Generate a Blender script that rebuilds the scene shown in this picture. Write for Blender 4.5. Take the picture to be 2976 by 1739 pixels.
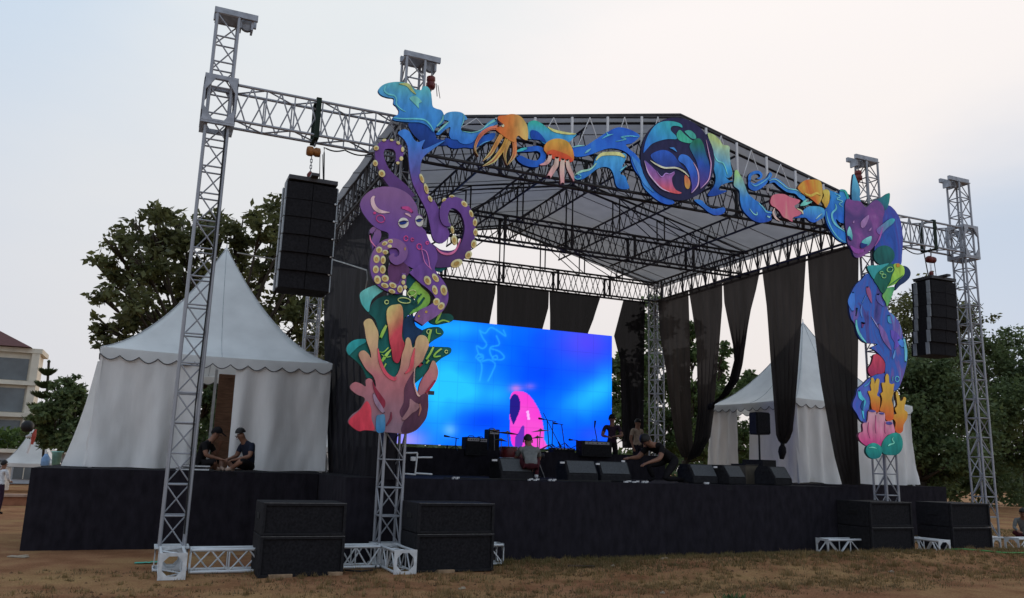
import bpy, bmesh, math, random
from mathutils import Vector, Matrix, noise
random.seed(7)
for o in list(bpy.data.objects): bpy.data.objects.remove(o, do_unlink=True)
scene = bpy.context.scene
col = scene.collection
# ------------------------------------------------------------------ camera
CAM = Vector((0, 0, 1.6))
CR = Vector((0.91621258, -0.39971019, 0.02804036))
CU = Vector((-0.10466781, -0.17119377, 0.97966185))
CF = Vector((0.38678049, 0.90051344, 0.19868668))
FPX = 2368.72
cd = bpy.data.cameras.new('camera'); cam = bpy.data.objects.new('camera', cd); col.objects.link(cam)
cd.sensor_width = 36; cd.lens = FPX / 2976 * 36; cd.clip_start = .1; cd.clip_end = 2000
cam.matrix_world = Matrix(((CR.x, CU.x, -CF.x, 0), (CR.y, CU.y, -CF.y, 0), (CR.z, CU.z, -CF.z, 1.6), (0, 0, 0, 1)))
scene.camera = cam
# ------------------------------------------------------------------ world: dusk sky under a thin veil of cloud
def ray0(x, y): return CF + CR * ((x - 1488) / FPX) - CU * ((y - 869.5) / FPX)
SUN_AZ = math.radians(52)      # from +Y towards +X
SUN_EL = math.radians(7)
w = bpy.data.worlds.new('World'); scene.world = w; w.use_nodes = True
nt = w.node_tree; nt.nodes.clear()
def wn(t): return nt.nodes.new(t)
out = wn('ShaderNodeOutputWorld'); bg = wn('ShaderNodeBackground'); sky = wn('ShaderNodeTexSky')
sky.sky_type = 'NISHITA'; sky.sun_disc = False; sky.sun_elevation = SUN_EL; sky.sun_rotation = SUN_AZ
sky.air_density = 1.2; sky.dust_density = 2.5; sky.ozone_density = 1.5; sky.altitude = 50
SKY_STRENGTH = 0.094
tc = wn('ShaderNodeTexCoord'); sep = wn('ShaderNodeSeparateXYZ'); nt.links.new(tc.outputs['Generated'], sep.inputs[0])
# veil: even bright layer, a touch bluer away from the set sun, warmer towards it
dot = wn('ShaderNodeVectorMath'); dot.operation = 'DOT_PRODUCT'
dot.inputs[1].default_value = (math.sin(SUN_AZ), math.cos(SUN_AZ), 0.22)
nt.links.new(tc.outputs['Generated'], dot.inputs[0])
nz = wn('ShaderNodeTexNoise'); nz.inputs['Scale'].default_value = 1.6; nz.inputs['Detail'].default_value = 5; nz.inputs['Roughness'].default_value = .55
mp = wn('ShaderNodeMapping'); mp.inputs['Scale'].default_value = (1, 1, 3.2)
nt.links.new(tc.outputs['Generated'], mp.inputs[0]); nt.links.new(mp.outputs[0], nz.inputs['Vector'])
ad = wn('ShaderNodeMath'); ad.operation = 'MULTIPLY_ADD'; ad.inputs[1].default_value = .30; nt.links.new(nz.outputs['Fac'], ad.inputs[0]); nt.links.new(dot.outputs['Value'], ad.inputs[2])
rmp = wn('ShaderNodeValToRGB')
sc_ = wn('ShaderNodeMath'); sc_.operation = 'MULTIPLY'; sc_.inputs[1].default_value = .75; nt.links.new(ad.outputs[0], sc_.inputs[0]); nt.links.new(sc_.outputs[0], rmp.inputs[0])
cr = rmp.color_ramp; cr.interpolation = 'EASE'; cr.elements[0].position = .05; cr.elements[0].color = (4.8, 5.9, 7.4, 1)
cr.elements[1].position = .96; cr.elements[1].color = (8.7, 8.15, 7.7, 1)
e = cr.elements.new(.42); e.color = (4.9, 6.0, 7.3, 1)
e = cr.elements.new(.66); e.color = (6.8, 7.1, 7.3, 1)
e = cr.elements.new(.82); e.color = (8.35, 7.9, 7.75, 1)
# haze near the horizon: lilac-grey; and a soft bank of bluer cloud low beside the afterglow
hz = wn('ShaderNodeMapRange'); hz.inputs[1].default_value = .50; hz.inputs[2].default_value = .05; hz.inputs[3].default_value = 0; hz.inputs[4].default_value = .8; hz.clamp = True; nt.links.new(sep.outputs[2], hz.inputs[0])
mh = wn('ShaderNodeMix'); mh.data_type = 'RGBA'; nt.links.new(hz.outputs[0], mh.inputs[0]); nt.links.new(rmp.outputs[0], mh.inputs[6]); mh.inputs[7].default_value = (6.3, 6.05, 6.15, 1)
cb = ray0(3000, 900).normalized()
d2 = wn('ShaderNodeVectorMath'); d2.operation = 'DISTANCE'; d2.inputs[1].default_value = (cb.x, cb.y, cb.z); nt.links.new(tc.outputs['Generated'], d2.inputs[0])
a2 = wn('ShaderNodeMath'); a2.operation = 'MULTIPLY_ADD'; a2.inputs[1].default_value = .22; nt.links.new(nz.outputs['Fac'], a2.inputs[0]); nt.links.new(d2.outputs['Value'], a2.inputs[2])
b2 = wn('ShaderNodeMapRange'); b2.inputs[1].default_value = .36; b2.inputs[2].default_value = .16; b2.inputs[3].default_value = 0; b2.inputs[4].default_value = .85; b2.clamp = True; b2.interpolation_type = 'SMOOTHSTEP'; nt.links.new(a2.outputs[0], b2.inputs[0])
mb_ = wn('ShaderNodeMix'); mb_.data_type = 'RGBA'; nt.links.new(b2.outputs[0], mb_.inputs[0]); nt.links.new(mh.outputs[2], mb_.inputs[6]); mb_.inputs[7].default_value = (4.1, 5.1, 6.5, 1)
mx = wn('ShaderNodeMix'); mx.data_type = 'RGBA'; mx.inputs['Factor'].default_value = .985
nt.links.new(sky.outputs[0], mx.inputs[6]); nt.links.new(mb_.outputs[2], mx.inputs[7])
nt.links.new(mx.outputs[2], bg.inputs[0]); bg.inputs[1].default_value = SKY_STRENGTH
nt.links.new(bg.outputs[0], out.inputs[0])
# ------------------------------------------------------------------ sun
sl = bpy.data.lights.new('sun', 'SUN'); sl.energy = .6; sl.angle = math.radians(14); sl.color = (1, .82, .68)
so = bpy.data.objects.new('sun', sl); col.objects.link(so)
sd = Vector((math.sin(SUN_AZ) * math.cos(SUN_EL), math.cos(SUN_AZ) * math.cos(SUN_EL), math.sin(SUN_EL)))
so.rotation_euler = sd.to_track_quat('Z', 'Y').to_euler(); so.location = sd * 60
# ------------------------------------------------------------------ exposure
vs = scene.view_settings; vs.view_transform = 'Standard'; vs.look = 'None'; vs.exposure = 0.34; vs.gamma = 1
scene.render.resolution_x = 1024; scene.render.resolution_y = 598
try:
    scene.cycles.max_bounces = 6; scene.cycles.transparent_max_bounces = 12
except Exception: pass

# ================================================================== helpers
def ray(x, y): return CF + CR * ((x - 1488) / FPX) - CU * ((y - 869.5) / FPX)
def PY(x, y, Y):
    r = ray(x, y); return CAM + r * (Y / r.y)
def PX(x, y, X):
    r = ray(x, y); return CAM + r * (X / r.x)
def PZ(x, y, Z):
    r = ray(x, y); return CAM + r * ((Z - 1.6) / r.z)
def proj(p):
    v = p - CAM; z = v.dot(CF); return (1488 + FPX * v.dot(CR) / z, 869.5 - FPX * v.dot(CU) / z)

MATS = {}
def srgb(r, g, b):
    f = lambda c: (c / 255 / 12.92) if c / 255 <= .04045 else ((c / 255 + .055) / 1.055) ** 2.4
    return (f(r), f(g), f(b))
def _principled(name):
    m = bpy.data.materials.new(name); m.use_nodes = True
    n = m.node_tree; b = n.nodes.get('Principled BSDF'); return m, n, b
def mat(name, c, rough=.7, metal=0, var=.25, scale=6, bump=0, bscale=None, spec=.3, trans=0, transp=0, coord='Object', c2=None, detail=4, stretch=None):
    """painted / cloth / metal surface with uneven colour; trans = translucency, transp = open weave"""
    if name in MATS: return MATS[name]
    m, n, b = _principled(name); N = n.nodes.new; L = n.links.new
    tc = N('ShaderNodeTexCoord'); tx = N('ShaderNodeTexNoise'); tx.inputs['Scale'].default_value = scale; tx.inputs['Detail'].default_value = detail
    src = tc.outputs[coord]
    if stretch:
        mpn = N('ShaderNodeMapping'); mpn.inputs['Scale'].default_value = stretch; L(src, mpn.inputs[0]); src = mpn.outputs[0]
    L(src, tx.inputs['Vector'])
    rp = N('ShaderNodeValToRGB'); L(tx.outputs['Fac'], rp.inputs[0])
    a = tuple(max(0, x * (1 - var)) for x in c); z = c2 if c2 else tuple(min(1, x * (1 + var)) for x in c)
    rp.color_ramp.elements[0].position = .3; rp.color_ramp.elements[1].position = .7
    rp.color_ramp.elements[0].color = (*a, 1); rp.color_ramp.elements[1].color = (*z, 1)
    L(rp.outputs[0], b.inputs['Base Color'])
    b.inputs['Roughness'].default_value = rough; b.inputs['Metallic'].default_value = metal; b.inputs['Specular IOR Level'].default_value = spec
    if bump:
        bt = N('ShaderNodeTexNoise'); bt.inputs['Scale'].default_value = bscale or scale * 4; bt.inputs['Detail'].default_value = 6
        L(src, bt.inputs['Vector']); bn = N('ShaderNodeBump'); bn.inputs['Strength'].default_value = bump; bn.inputs['Distance'].default_value = .02
        L(bt.outputs['Fac'], bn.inputs['Height']); L(bn.outputs[0], b.inputs['Normal'])
    sh = b.outputs[0]; o = n.nodes['Material Output']
    if trans:
        t = N('ShaderNodeBsdfTranslucent'); L(rp.outputs[0], t.inputs[0]); mxs = N('ShaderNodeMixShader'); mxs.inputs[0].default_value = trans
        L(sh, mxs.inputs[1]); L(t.outputs[0], mxs.inputs[2]); sh = mxs.outputs[0]
    if transp:
        t = N('ShaderNodeBsdfTransparent'); mxs = N('ShaderNodeMixShader'); mxs.inputs[0].default_value = transp
        L(sh, mxs.inputs[1]); L(t.outputs[0], mxs.inputs[2]); sh = mxs.outputs[0]
    L(sh, o.inputs[0]); MATS[name] = m; return m
def paint(c1, c2=None, ang=90, c3=None, rough=.62, blot=.13):
    """brush-painted board: gradient of two or three pigments over the cutout's own extent. ang 90 = bottom->top"""
    lift = lambda c: tuple(min(250, v * 1.18 + 15) for v in c)
    c1 = lift(c1); c2 = lift(c2) if c2 else c1; c3 = lift(c3) if c3 else None
    key = 'paint_%s_%s_%s_%s_%s' % (c1, c2, c3, ang, blot)
    if key in MATS: return MATS[key]
    m, n, b = _principled('painted_board'); N = n.nodes.new; L = n.links.new
    tc = N('ShaderNodeTexCoord'); sp = N('ShaderNodeSeparateXYZ'); L(tc.outputs['Generated'], sp.inputs[0])
    a = math.radians(ang); ca, sa = math.cos(a), math.sin(a)
    m1 = N('ShaderNodeMath'); m1.operation = 'MULTIPLY'; m1.inputs[1].default_value = ca; L(sp.outputs[0], m1.inputs[0])
    m2 = N('ShaderNodeMath'); m2.operation = 'MULTIPLY_ADD'; m2.inputs[1].default_value = sa; L(sp.outputs[2], m2.inputs[0]); L(m1.outputs[0], m2.inputs[2])
    lo = min(0, ca) + min(0, sa); hi = max(0, ca) + max(0, sa)
    nzt = N('ShaderNodeTexNoise'); nzt.inputs['Scale'].default_value = 3.2; nzt.inputs['Detail'].default_value = 3; L(tc.outputs['Object'], nzt.inputs['Vector'])
    m3 = N('ShaderNodeMapRange'); m3.inputs[1].default_value = lo; m3.inputs[2].default_value = hi; L(m2.outputs[0], m3.inputs[0])
    m4 = N('ShaderNodeMath'); m4.operation = 'MULTIPLY_ADD'; m4.inputs[1].default_value = .22; L(nzt.outputs['Fac'], m4.inputs[0])
    m5 = N('ShaderNodeMath'); m5.operation = 'SUBTRACT'; m5.inputs[1].default_value = .11; L(m3.outputs[0], m5.inputs[0]); L(m5.outputs[0], m4.inputs[2])
    rp = N('ShaderNodeValToRGB'); L(m4.outputs[0], rp.inputs[0]); e = rp.color_ramp.elements
    e[0].color = (*srgb(*c1), 1); e[1].color = (*srgb(*c2), 1); e[0].position = .08; e[1].position = .92
    if c3: k = e.new(.5); k.color = (*srgb(*c3), 1)
    n2 = N('ShaderNodeTexNoise'); n2.inputs['Scale'].default_value = 9; n2.inputs['Detail'].default_value = 5
    mpp = N('ShaderNodeMapping'); mpp.inputs['Scale'].default_value = (1, 1, .35); mpp.inputs['Rotation'].default_value = (0, .6, 0); L(tc.outputs['Object'], mpp.inputs[0]); L(mpp.outputs[0], n2.inputs['Vector'])
    hs = N('ShaderNodeHueSaturation'); L(rp.outputs[0], hs.inputs['Color'])
    m6 = N('ShaderNodeMapRange'); m6.inputs[1].default_value = .3; m6.inputs[2].default_value = .7; m6.inputs[3].default_value = 1 - blot * 2; m6.inputs[4].default_value = 1 + blot * 2; L(n2.outputs['Fac'], m6.inputs[0]); L(m6.outputs[0], hs.inputs['Value'])
    L(hs.outputs[0], b.inputs['Base Color']); b.inputs['Roughness'].default_value = rough; b.inputs['Specular IOR Level'].default_value = .25
    bp = N('ShaderNodeBump'); bp.inputs['Strength'].default_value = .25; bp.inputs['Distance'].default_value = .02; L(n2.outputs['Fac'], bp.inputs['Height']); L(bp.outputs[0], b.inputs['Normal'])
    MATS[key] = m; return m

def wash(cols, scale=1.6, rot=.6, stretch=(1.6, 1, .55), rough=.6, seed=0.0):
    """watery hand-painted mix of several pigments running along the cutout"""
    key = 'wash_%s_%s_%s' % (cols, scale, seed)
    if key in MATS: return MATS[key]
    m, n, b = _principled('hand_painted_wash'); N = n.nodes.new; L = n.links.new
    tc = N('ShaderNodeTexCoord'); mp_ = N('ShaderNodeMapping'); mp_.inputs['Scale'].default_value = stretch; mp_.inputs['Rotation'].default_value = (0, rot, 0); mp_.inputs['Location'].default_value = (seed, seed * .7, 0); L(tc.outputs['Object'], mp_.inputs[0])
    tx = N('ShaderNodeTexNoise'); tx.inputs['Scale'].default_value = scale; tx.inputs['Detail'].default_value = 5; tx.inputs['Roughness'].default_value = .55; tx.inputs['Distortion'].default_value = 1.2; L(mp_.outputs[0], tx.inputs['Vector'])
    rp = N('ShaderNodeValToRGB'); L(tx.outputs['Fac'], rp.inputs[0]); e = rp.color_ramp.elements; k = len(cols)
    lift = lambda c: tuple(min(250, v * 1.18 + 15) for v in c)
    e[0].position = .28; e[0].color = (*srgb(*lift(cols[0])), 1); e[1].position = .72; e[1].color = (*srgb(*lift(cols[-1])), 1)
    for i in range(1, k - 1): q = e.new(.28 + .44 * i / (k - 1)); q.color = (*srgb(*lift(cols[i])), 1)
    L(rp.outputs[0], b.inputs['Base Color']); b.inputs['Roughness'].default_value = rough; b.inputs['Specular IOR Level'].default_value = .25
    bp = N('ShaderNodeBump'); bp.inputs['Strength'].default_value = .25; bp.inputs['Distance'].default_value = .02; L(tx.outputs['Fac'], bp.inputs['Height']); L(bp.outputs[0], b.inputs['Normal'])
    MATS[key] = m; return m

# ---- objects
def tag(o, label=None, cat=None, group=None, kind=None):
    if label: o['label'] = label
    if cat: o['category'] = cat
    if group: o['group'] = group
    if kind: o['kind'] = kind
    return o
ORG = {}
def org(p): return ORG.get(p.name, Vector((0, 0, 0))) if p else Vector((0, 0, 0))
def thing(name, label, cat, loc=(0, 0, 0), group=None):
    o = bpy.data.objects.new(name, None); col.objects.link(o); o.location = loc; o.empty_display_size = .2
    ORG[o.name] = Vector(loc); return tag(o, label, cat, group)
def link(name, me, parent=None, at=None):
    """at = world origin of the object"""
    o = bpy.data.objects.new(name, me); col.objects.link(o)
    at = Vector(at) if at is not None else org(parent)
    if parent: o.parent = parent
    o.location = at - org(parent); ORG[o.name] = at
    return o
def mesh(name, V, F, m, parent=None, at=None, smooth=False):
    at = Vector(at) if at is not None else (org(parent) if parent else Vector((0, 0, 0)))
    me = bpy.data.meshes.new(name); me.from_pydata([Vector(v) - at for v in V], [], F); me.update()
    if m:
        for x in (m if isinstance(m, list) else [m]): me.materials.append(x)
    if smooth: me.polygons.foreach_set('use_smooth', [True] * len(me.polygons))
    return link(name, me, parent, at)
_cyl = {}
def cyl_mesh(m, sides=8):
    k = (m.name, sides)
    if k not in _cyl:
        V = []; F = []
        for i in range(sides):
            a = 2 * math.pi * i / sides; V += [(math.cos(a), math.sin(a), 0), (math.cos(a), math.sin(a), 1)]
        for i in range(sides):
            j = (i + 1) % sides; F.append((2 * i, 2 * j, 2 * j + 1, 2 * i + 1))
        F.append(tuple(2 * i for i in range(sides))[::-1]); F.append(tuple(2 * i + 1 for i in range(sides)))
        me = bpy.data.meshes.new('rod'); me.from_pydata(V, [], F); me.materials.append(m)
        me.polygons.foreach_set('use_smooth', [len(p.vertices) == 4 for p in me.polygons]); me.update(); _cyl[k] = me
    return _cyl[k]
def rod(parent, name, a, b, r, m, sides=8):
    a = Vector(a); b = Vector(b); d = b - a
    o = bpy.data.objects.new(name, cyl_mesh(m, sides)); col.objects.link(o)
    if parent: o.parent = parent
    o.location = a - org(parent); o.rotation_mode = 'QUATERNION'; o.rotation_quaternion = d.to_track_quat('Z', 'Y'); o.scale = (r, r, d.length)
    return o
class MB:
    """collects simple solids in world space into one mesh"""
    def __init__(s): s.V = []; s.F = []
    def rod(s, a, b, r, sides=6, r2=None, cap=True):
        a = Vector(a); b = Vector(b); d = (b - a)
        if d.length < 1e-5: return s
        q = d.to_track_quat('Z', 'Y'); i0 = len(s.V); r2 = r if r2 is None else r2
        for k in range(sides):
            t = 2 * math.pi * k / sides; c = Vector((math.cos(t), math.sin(t), 0))
            s.V.append(a + q @ (c * r)); s.V.append(b + q @ (c * r2))
        for k in range(sides):
            j = (k + 1) % sides; s.F.append((i0 + 2 * k, i0 + 2 * j, i0 + 2 * j + 1, i0 + 2 * k + 1))
        if cap:
            s.F.append(tuple(i0 + 2 * k for k in range(sides))[::-1]); s.F.append(tuple(i0 + 2 * k + 1 for k in range(sides)))
        return s
    def tube(s, pts, rs, sides=6):
        pts = [Vector(p) for p in pts]
        if not isinstance(rs, (list, tuple)): rs = [rs] * len(pts)
        i0 = len(s.V); n = len(pts)
        for i, p in enumerate(pts):
            d = pts[min(i + 1, n - 1)] - pts[max(i - 1, 0)]; q = d.to_track_quat('Z', 'Y')
            for k in range(sides):
                t = 2 * math.pi * k / sides; s.V.append(p + q @ (Vector((math.cos(t), math.sin(t), 0)) * rs[i]))
        for i in range(n - 1):
            for k in range(sides):
                j = (k + 1) % sides; a = i0 + i * sides
                s.F.append((a + k, a + j, a + sides + j, a + sides + k))
        s.F.append(tuple(i0 + k for k in range(sides))[::-1]); s.F.append(tuple(i0 + (n - 1) * sides + k for k in range(sides)))
        return s
    def box(s, c, d, rz=0, M=None):
        c = Vector(c); i0 = len(s.V); R_ = M or Matrix.Rotation(rz, 3, 'Z')
        for x in (-.5, .5):
            for y in (-.5, .5):
                for z in (-.5, .5): s.V.append(c + R_ @ Vector((x * d[0], y * d[1], z * d[2])))
        for f in ((0, 1, 3, 2), (4, 6, 7, 5), (0, 4, 5, 1), (2, 3, 7, 6), (0, 2, 6, 4), (1, 5, 7, 3)): s.F.append(tuple(i0 + k for k in f))
        return s
    def lathe(s, c, prof, sides=16, axis='Z'):
        """prof: (radius, height)"""
        c = Vector(c); i0 = len(s.V); n = len(prof)
        for r, h in prof:
            for k in range(sides):
                t = 2 * math.pi * k / sides; x, y = r * math.cos(t), r * math.sin(t)
                v = {'Z': Vector((x, y, h)), 'Y': Vector((x, h, y)), 'X': Vector((h, x, y))}[axis]; s.V.append(c + v)
        for i in range(n - 1):
            for k in range(sides):
                j = (k + 1) % sides; a = i0 + i * sides; s.F.append((a + k, a + j, a + sides + j, a + sides + k))
        s.F.append(tuple(i0 + k for k in range(sides))[::-1]); s.F.append(tuple(i0 + (n - 1) * sides + k for k in range(sides)))
        return s
    def build(s, name, m, parent=None, at=None, smooth=False, bevel=0):
        o = mesh(name, s.V, s.F, m, parent, at, smooth)
        if bevel:
            bm = bmesh.new(); bm.from_mesh(o.data)
            bmesh.ops.bevel(bm, geom=bm.edges[:] , offset=bevel, segments=2, affect='EDGES', profile=.6); bm.to_mesh(o.data); bm.free()
        return o
def box(parent, name, c, d, m, rz=0, bevel=0, at=None): return MB().box(c, d, rz).build(name, m, parent, at, bevel=bevel)
def lerp(a, b, t): return a + (b - a) * t

# ------------------------------------------------------------------ materials
STEEL = mat('galvanised_steel', (.31, .32, .345), .45, .35, .25, 9, bump=.05)
STEEL_L = mat('galvanised_steel_pale', (.60, .62, .63), .5, .2, .2, 9)
BLACKSTEEL = mat('black_painted_steel', (.048, .047, .051), .5, .1, .3, 8)
WHITEPOST = mat('white_painted_steel', (.72, .72, .72), .5, 0, .1, 8)
CABINET = mat('speaker_black_paint', (.018, .0175, .0195), .75, 0, .3, 20, bump=.15, bscale=160, spec=.12)
GRILLE = mat('speaker_grille', (.016, .0155, .0175), .85, 0, .35, 30, bump=.4, bscale=220, spec=.1)
EDGE = mat('highlight_pale', (.10, .10, .10), .5, .2, .3, 30)  # paler grey that paints the highlight along the subwoofers' top edges
SKIRT = mat('stage_black_cloth', (.018, .016, .021), .95, 0, .3, 9, bump=.35, bscale=24, stretch=(1, 1, .45), spec=.1)
DECK = mat('stage_deck_carpet', (.018, .017, .02), .95, 0, .4, 5, spec=.1)
DRAPE = mat('black_sheer_drape', (.036, .032, .031), .9, 0, .35, 2, spec=.05, trans=.5, transp=.012, stretch=(2, 2, .3))
DRAPE_D = mat('black_heavy_drape', (.016, .0145, .017), .92, 0, .5, 2.5, spec=.12, stretch=(3, 3, .2), trans=.12, transp=.012)
TENT = mat('white_tent_vinyl', (.80, .815, .80), .5, 0, .10, 1.6, spec=.35, trans=.25, bump=.25, bscale=3.5, detail=7)
TENTW = mat('white_tent_sidewall', (.82, .80, .77), .6, 0, .14, 1.3, spec=.3, trans=.2, stretch=(2, 2, .4), bump=.5, bscale=4, detail=8)
TARP = mat('roof_tarpaulin', (.47, .455, .445), .6, 0, .08, 2.5, spec=.2, trans=.36)
RUBBER = mat('black_rubber', (.012, .012, .012), .6, 0, .2, 10)
HOIST_R = mat('hoist_red_paint', (.13, .02, .016), .45, 0, .3, 20)
HOIST_O = mat('hoist_orange_paint', (.27, .11, .03), .45, 0, .3, 20)
CHAIN = mat('chain_steel', (.25, .25, .26), .4, .8, .2, 40)
WOODP = mat('plywood', (.30, .20, .12), .7, 0, .3, 8, stretch=(1, 6, 1))
SKIN = mat('skin', (.22, .11, .07), .6, 0, .12, 10)
HAIR = mat('black_hair', (.012, .010, .009), .6, 0, .3, 20)
# ================================================================== ground
def sstep(t): t = max(0, min(1, t)); return t * t * (3 - 2 * t)
def gz(x, y):
    z = -.42 * sstep((y - 17) / 9)
    rise = sstep((x - 4.5) / 6.5)
    z += rise * .15 * math.exp(-((y - 11.7) / .95) ** 2)
    z += .05 * rise * sstep((13 - y) / 2)
    z += .018 * noise.noise(Vector((x * .8, y * .8, 0))) * sstep((13.0 - y) / 1.5) + (.016 * noise.noise(Vector((x * 3, y * 3, 4))) + .014 * noise.noise(Vector((x * 6.5, y * 6.5, 9)))) * sstep((13.0 - y) / 1.5)
    return z
def build_ground():
    xs = [-400, -200, -100, -50, -25, -12] + [-8 + .5 * i for i in range(9)] + [-3.4 + .085 * i for i in range(265)] + [19.5 + .5 * i for i in range(12)] + [26, 32, 45, 70, 120, 220, 450]
    ys = [-60, -20, -5, 3, 6] + [8 + .4 * i for i in range(3)] + [9.1 + .07 * i for i in range(62)] + [14 + .8 * i for i in range(20)] + [32, 40, 55, 80, 130, 240, 450, 800]
    V = [(x, y, gz(x, y)) for y in ys for x in xs]; n = len(xs)
    F = [(j * n + i, j * n + i + 1, (j + 1) * n + i + 1, (j + 1) * n + i) for j in range(len(ys) - 1) for i in range(n - 1)]
    m, nn, b = _principled('dry_earth_and_turf'); N = nn.nodes.new; L = nn.links.new
    tc = N('ShaderNodeTexCoord')
    def nz(sc, det=5, rough=.6):
        t = N('ShaderNodeTexNoise'); t.inputs['Scale'].default_value = sc; t.inputs['Detail'].default_value = det; t.inputs['Roughness'].default_value = rough; L(tc.outputs['Object'], t.inputs['Vector']); return t
    a = nz(1.1); c = nz(38, 8, .75); g = nz(.55, 6, .65); s = nz(7, 5)
    r1 = N('ShaderNodeValToRGB'); L(a.outputs['Fac'], r1.inputs[0]); r1.color_ramp.elements[0].color = (.225, .102, .050, 1); r1.color_ramp.elements[1].color = (.36, .18, .095, 1); r1.color_ramp.elements[0].position = .35; r1.color_ramp.elements[1].position = .65
    r2 = N('ShaderNodeValToRGB'); L(s.outputs['Fac'], r2.inputs[0]); r2.color_ramp.elements[0].color = (.27, .155, .066, 1); r2.color_ramp.elements[1].color = (.43, .265, .12, 1)
    gm = N('ShaderNodeValToRGB'); L(g.outputs['Fac'], gm.inputs[0]); gm.color_ramp.elements[0].position = .44; gm.color_ramp.elements[1].position = .66; gm.color_ramp.elements[0].color = (0, 0, 0, 1); gm.color_ramp.elements[1].color = (1, 1, 1, 1)
    # trodden bare soil on the left and in front, turf to the right and far
    m1 = N('ShaderNodeMix'); m1.data_type = 'RGBA'; L(gm.outputs[0], m1.inputs[0]); L(r1.outputs[0], m1.inputs[6]); L(r2.outputs[0], m1.inputs[7])
    hs = N('ShaderNodeHueSaturation'); L(m1.outputs[2], hs.inputs['Color']); mr = N('ShaderNodeMapRange'); mr.inputs[1].default_value = .3; mr.inputs[2].default_value = .7; mr.inputs[3].default_value = .55; mr.inputs[4].default_value = 1.5; L(c.outputs['Fac'], mr.inputs[0]); L(mr.outputs[0], hs.inputs['Value'])
    L(hs.outputs[0], b.inputs['Base Color']); b.inputs['Roughness'].default_value = 1; b.inputs['Specular IOR Level'].default_value = .05
    bn = N('ShaderNodeBump'); bn.inputs['Strength'].default_value = .9; bn.inputs['Distance'].default_value = .03; L(c.outputs['Fac'], bn.inputs['Height']); L(bn.outputs[0], b.inputs['Normal'])
    o = mesh('ground', V, F, m, smooth=True); tag(o, kind='structure'); return o
build_ground()

# ================================================================== stage platforms
ZS = 1.32
def cloth_wall(path, z0, z1, nz_=6, amp=.03, step=.08, seed=0, flare=0):
    """rippled hanging cloth along a ground path (outside on the right-hand side of travel)"""
    pts = []
    for (a, b) in zip(path[:-1], path[1:]):
        a = Vector((*a, 0)); b = Vector((*b, 0)); n = max(1, int((b - a).length / step)); d = (b - a).normalized(); nr = Vector((d.y, -d.x, 0))
        for i in range(n): pts.append((a + (b - a) * i / n, nr))
    pts.append((Vector((*path[-1], 0)), nr)); V = []; F = []; m = len(pts)
    for j in range(nz_ + 1):
        t = j / nz_; z = lerp(z0, z1, t)
        for i, (p, nr) in enumerate(pts):
            hem = (.025 * noise.noise(Vector((i * .6, 9, seed))) if j == 0 else 0)
            sm_ = (i * step) % 1.85; w_ = (.014 if sm_ < .25 else 0) + amp * (1.6 - t) * (noise.noise(Vector((i * .33, t * .5, seed))) + .4 * noise.noise(Vector((i * .9, t * .8, seed + 5)))) + flare * (1 - t)
            V.append(p + nr * w_ + Vector((0, 0, z + hem)))
    for j in range(nz_):
        for i in range(m - 1): F.append((j * m + i, j * m + i + 1, (j + 1) * m + i + 1, (j + 1) * m + i))
    return V, F
def platform(name, label, x0, x1, y0, y1, sides):
    t = thing(name, label, 'stage', (x0, y0, 0))
    box(t, 'deck', ((x0 + x1) / 2, (y0 + y1) / 2, ZS - .05), (x1 - x0, y1 - y0, .1), DECK)
    for k, pth in enumerate(sides):
        V, F = cloth_wall(pth, gz(*pth[0]) - .03 if gz(*pth[0]) < 0 else -.03, ZS + .004, seed=k + x0); mesh('skirt', V, F, SKIRT, t, smooth=True)
    return t
platform('main_stage', 'wide black-skirted main stage under the roof, in front of the screen', 2.95, 13.84, 13.3, 21.9,
         [[(2.94, 21.9), (2.94, 13.29), (13.85, 13.29), (13.85, 21.9)]])
platform('stage_wing', 'black-skirted stage wing on the left that carries the large white tent', -1.77, 2.93, 15.8, 22.6,
         [[(-1.78, 22.6), (-1.78, 15.79), (2.93, 15.79)]])
platform('stage_wing', 'black-skirted stage wing on the right that carries the far white tent', 13.87, 20.5, 16.6, 22.6,
         [[(13.87, 16.59), (20.51, 16.59), (20.51, 22.6)]])
t = thing('screen_riser', 'black-clothed riser at the back of the stage under the screen', 'riser', (4.6, 17.2, ZS))
box(t, 'top', (8.45, 19.4, 1.88), (7.5, 2.6, .08), DECK)
V, F = cloth_wall([(4.7, 20.7), (4.7, 18.08), (12.2, 18.08), (12.2, 20.7)], ZS, 1.91, seed=9); mesh('skirt', V, F, SKIRT, t, smooth=True)

# ================================================================== lattice towers
D0, TW, TH = 12.87, .33, 8.58
ZB, ZT = 6.80, 7.40
X1, X2, X3, X4, DD = .254, 3.40, 14.16, 17.13, 8.65
def lattice_tower(name, label, x, y, z0, z1, group, bay=.43, wsz=TW, m=STEEL, detail=True, arm=0):
    t = thing(name, label, 'truss tower', (x + wsz / 2, y + wsz / 2, z0), group)
    c = [(x, y), (x + wsz, y), (x + wsz, y + wsz), (x, y + wsz)]
    for (a, b) in c: rod(t, 'leg', (a, b, z0), (a, b, z1), .024, m)
    n = round((z1 - z0) / bay); h = (z1 - z0) / n
    for i in range(n + 1):
        z = z0 + i * h
        for k in range(4):
            (ax, ay), (bx, by) = c[k], c[(k + 1) % 4]
            if i == n: rod(t, 'rung', (ax, ay, z - .02), (bx, by, z - .02), .018, m, 6); continue
            rod(t, 'rung', (ax, ay, z + .03), (bx, by, z + .03), .014, m, 6)
            zz = (z + .03, z + h + .03 if i < n - 1 else z + h - .02)
            if (k + (i if k % 2 else 0)) % 2: zz = zz[::-1]
            if k == 2: zz = zz[::-1] if False else zz
            rod(t, 'brace', (ax, ay, zz[1]), (bx, by, zz[0]), .012, m, 6)
    return t
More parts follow.
